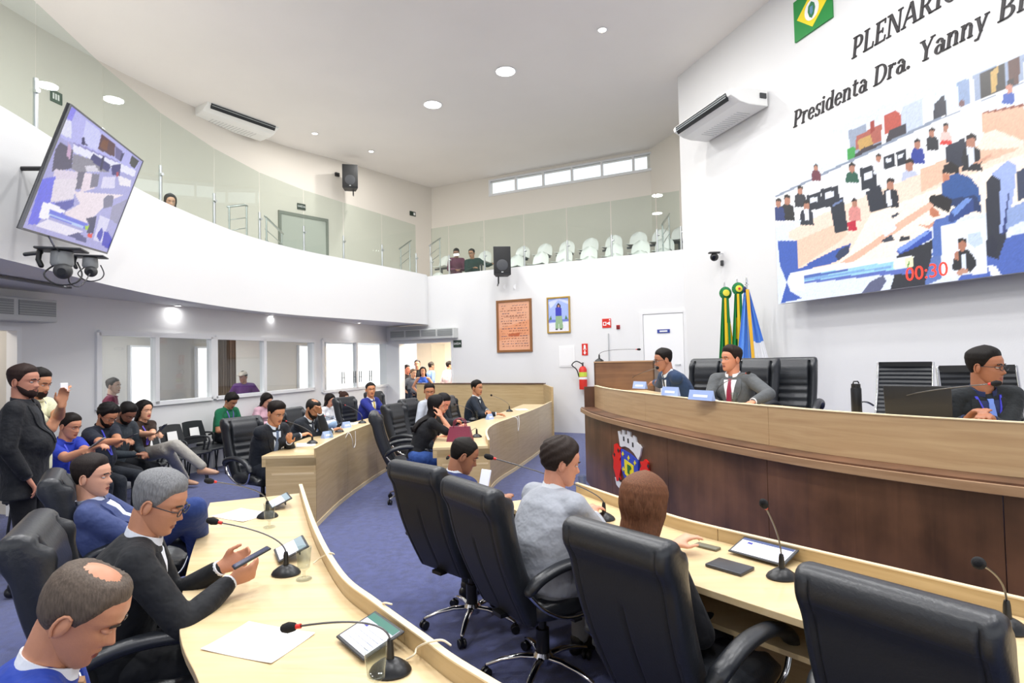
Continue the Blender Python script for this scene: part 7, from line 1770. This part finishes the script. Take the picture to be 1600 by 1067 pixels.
mb.build('door_frame', ALU, d3); rbq = MB().prism([wl(S[32]-.2, off=-1.6), wl(S[32]+2.4, off=-1.6), wl(S[32]+2.4, off=-1.7), wl(S[32]-.2, off=-1.7)], 0, 2.62); rbq.build('lobby_wall', MATS['corridor wall'], d3)
area_light('lobby_light', wl(S[32]+.8, 2.5, -.9), .8, 25, (1, .93, .82))
# signs inside the corridor
t, z = tB(640, 563, 0)
ci = thing('exit_sign', 'small green sign inside the corridor above the red arrow sign', 'sign'); MB().prism([wallB(7.7, off=-3.55), wallB(7.95, off=-3.55), wallB(7.95, off=-3.6), wallB(7.7, off=-3.6)], 1.88, 2.04).build('plate', GREENS, ci)
ci = thing('extinguisher_sign', 'red arrow sign inside the corridor behind the waiting people', 'sign'); MB().prism([wallB(7.75, off=-3.55), wallB(7.93, off=-3.55), wallB(7.93, off=-3.6), wallB(7.75, off=-3.6)], 1.45, 1.80).build('plate', REDS, ci); MB().prism([wallB(7.82, off=-3.545), wallB(7.86, off=-3.545), wallB(7.86, off=-3.55), wallB(7.82, off=-3.55)], 1.52, 1.74).build('arrow', WLET, ci)
ci = thing('notice', 'white notice sheet on the corridor wall beyond the doorway', 'notice'); MB().prism([wallB(6.35, off=-3.58), wallB(6.62, off=-3.58), wallB(6.62, off=-3.6), wallB(6.35, off=-3.6)], 1.45, 1.95).build('sheet', PAPER, ci)
# ------------------------------------------------------------------ gallery fittings
GLW = gl
def gl_at(px, py, off=.02):
    d = ray(px, py); best = None
    for a, b in zip(gl[:-1], gl[1:]):
        e = b-a; den = d.x*e.y-d.y*e.x
        if abs(den) < 1e-9: continue
        s_ = (a.x*e.y-a.y*e.x)/den; u_ = (a.x*d.y-a.y*d.x)/den
        if 0 <= u_ <= 1.001 and s_ > 0 and (best is None or s_ < best[0]): best = (s_, (b-a).normalized(), CAM+d*s_)
    _, t, P = best; n = Vector((t.y, -t.x, 0))
    if n.dot(CAM-P) < 0: n = -n
    return P+n*off, t, n
def plate_on_left(name, label, cat, x0, x1, yc, h, mt, off=.02):
    Pa, ta_, n = gl_at(x0, yc, off); Pb, tb_, n2 = gl_at(x1, yc, off); r_ = thing(name, label, cat); z = (Pa.z+Pb.z)/2; Pa.z = Pb.z = 0
    MB().prism([Pa, Pb, Pb-n*off, Pa-n*off], z-h/2, z+h/2).build('plate', mt, r_); return r_, Pa, Pb, z, n
dgp = thing('door_4', None, None); dgp['kind'] = 'structure'
Pa, ta_, n = gl_at(438, 330, .03); Pb, _, _ = gl_at(508, 335, .03); Pa.z = Pb.z = 0; dv = (Pb-Pa).normalized()
MB().prism([Pa, Pb, Pb-n*.03, Pa-n*.03], 3.36, 5.62).build('door_leaf', mat('gallery door grey', '#b9bcb4', .5), dgp)
mb = MB()
for a, b, c_, d_ in ((Pa-dv*.07, Pa, 3.36, 5.7), (Pb, Pb+dv*.07, 3.36, 5.7), (Pa, Pb, 5.62, 5.70)): mb.prism([a+n*.02, b+n*.02, b-n*.03, a-n*.03], c_, d_)
mb.build('door_frame', mat('door frame grey', '#7f847c', .5), dgp)
r_, Pa, Pb, z, n = plate_on_left('exit_sign', 'dark SAÍDA sign above the gallery door behind the curved glass', 'sign', 464, 477, 323, .16, MATS['exit dark green']); text_mesh('SAÍDA', .08, WLET, (Pa+Pb)/2+Vector((0, 0, z))+n*.006, (Pb-Pa), (0, 0, 1), 'lettering', r_, .001)
r_, Pa, Pb, z, n = plate_on_left('exit_sign', 'green running-man exit sign high on the wall behind the glass, above the television', 'sign', 78, 96, 152, .20, GREENS)
for k in range(3): MB().prism([Pa+(Pb-Pa)*(.15+.22*k)+n*.004, Pa+(Pb-Pa)*(.28+.22*k)+n*.004, Pa+(Pb-Pa)*(.28+.22*k), Pa+(Pb-Pa)*(.15+.22*k)], z-.05, z+.05).build('symbol', WLET, r_)
r_, Pa, Pb, z, n = plate_on_left('exit_sign', 'small dark exit sign on the gallery wall near the far corner', 'sign', 640, 649, 334, .14, MATS['exit dark green']); MB().prism([Pa+(Pb-Pa)*.6+n*.004, Pa+(Pb-Pa)*.9+n*.004, Pa+(Pb-Pa)*.9, Pa+(Pb-Pa)*.6], z-.04, z+.04).build('symbol', WLET, r_)
r_, Pa, Pb, z, n = plate_on_left('wall_sensor', 'small black sensor on the wall left of the high loudspeaker', 'sensor', 523, 529, 273, .1, PLASTIC, .06)
def rail(label, pts, posts):
    r_ = thing('stair_rail', label, 'handrail'); MB().tube(pts, .022, 10).build('handrail', STEEL, r_, smooth=True)
    for k, p in enumerate(posts): MB().cyl((p[0], p[1], p[3] if len(p) > 3 else 3.36), p[:3], .018, 10).build('post', STEEL, r_, smooth=40)
    for o_ in (-.25, -.45): MB().tube([Vector(p)+Vector((0, 0, o_)) for p in pts], .009, 8).build('mid_bar', STEEL, r_, smooth=True)
    return r_
q = lambda px, py, D: tuple(atD(px, py, D))
rail('steel handrail on the curved gallery beside the woman', [q(356, 323, 10.6), q(383, 320, 11.0), q(386, 322, 11.1)], [q(385, 322, 11.05), q(358, 324, 10.6)])
rail('sloping steel handrail before the gallery door', [q(414, 338, 11.4), q(442, 365, 12.4)], [q(416, 341, 11.45), q(440, 364, 12.35)])
rail('sloping steel handrail left of the gallery seats, nearer one', [q(624, 389, 15.6), q(642, 376, 16.4)], [q(626, 388, 15.7), q(640, 378, 16.3)])
rail('sloping steel handrail at the left end of the gallery seats', [q(671, 384, 15.6), q(688, 372, 16.3)], [q(672, 384, 15.65), q(687, 373, 16.25)])
rail('sloping steel handrail at the right end of the gallery seats, nearer the wall', [q(1068, 338, 12.6), q(1078, 322, 13.2)], [q(1069, 337, 12.65), q(1076, 326, 13.1)])
rail('steel handrail among the rightmost gallery seats', [q(1034, 352, 12.9), q(1046, 334, 13.8)], [q(1035, 351, 12.95), q(1045, 336, 13.7)])
# pipe run under the left slab
P0 = Vector((-5.4, 5.2, SOF+.0)); o = MB().box((-5.0, 5.9, SOF), (.06, 1.2, .02)).build('cable_channel', mat('channel dark', '#6a6c6a', .5)); tag(o, 'dark linear slot in the soffit at the far left', 'channel')
# gallery wall panel line and handles on the booth glass doors
WIN4 = bpy.data.objects['window_4']
for k, px in enumerate((534, 552, 561, 577)):
    s_ = wls(px); o = bpy.data.objects.new('door_handle', None); COL.objects.link(o); o.parent = WIN4; Hm = mat('pull dark', '#5a5d60', .3, .7)
    for dxx in (-.05, .05): MB().cyl(wl(s_+dxx, 1.20, .03), wl(s_+dxx, 1.48, .03), .011, 8).build('grip', Hm, o, smooth=40)
    MB().cyl(wl(s_-.05, 1.34, .03), wl(s_+.05, 1.34, .03), .009, 8).build('bar', Hm, o, smooth=40)
for o in [x for x in scn.objects if x.parent is None and x.type == 'EMPTY' and x.name.startswith(('window', 'door_'))]:
    if o.get('kind') != 'structure' and 'label' not in o: o['kind'] = 'structure'
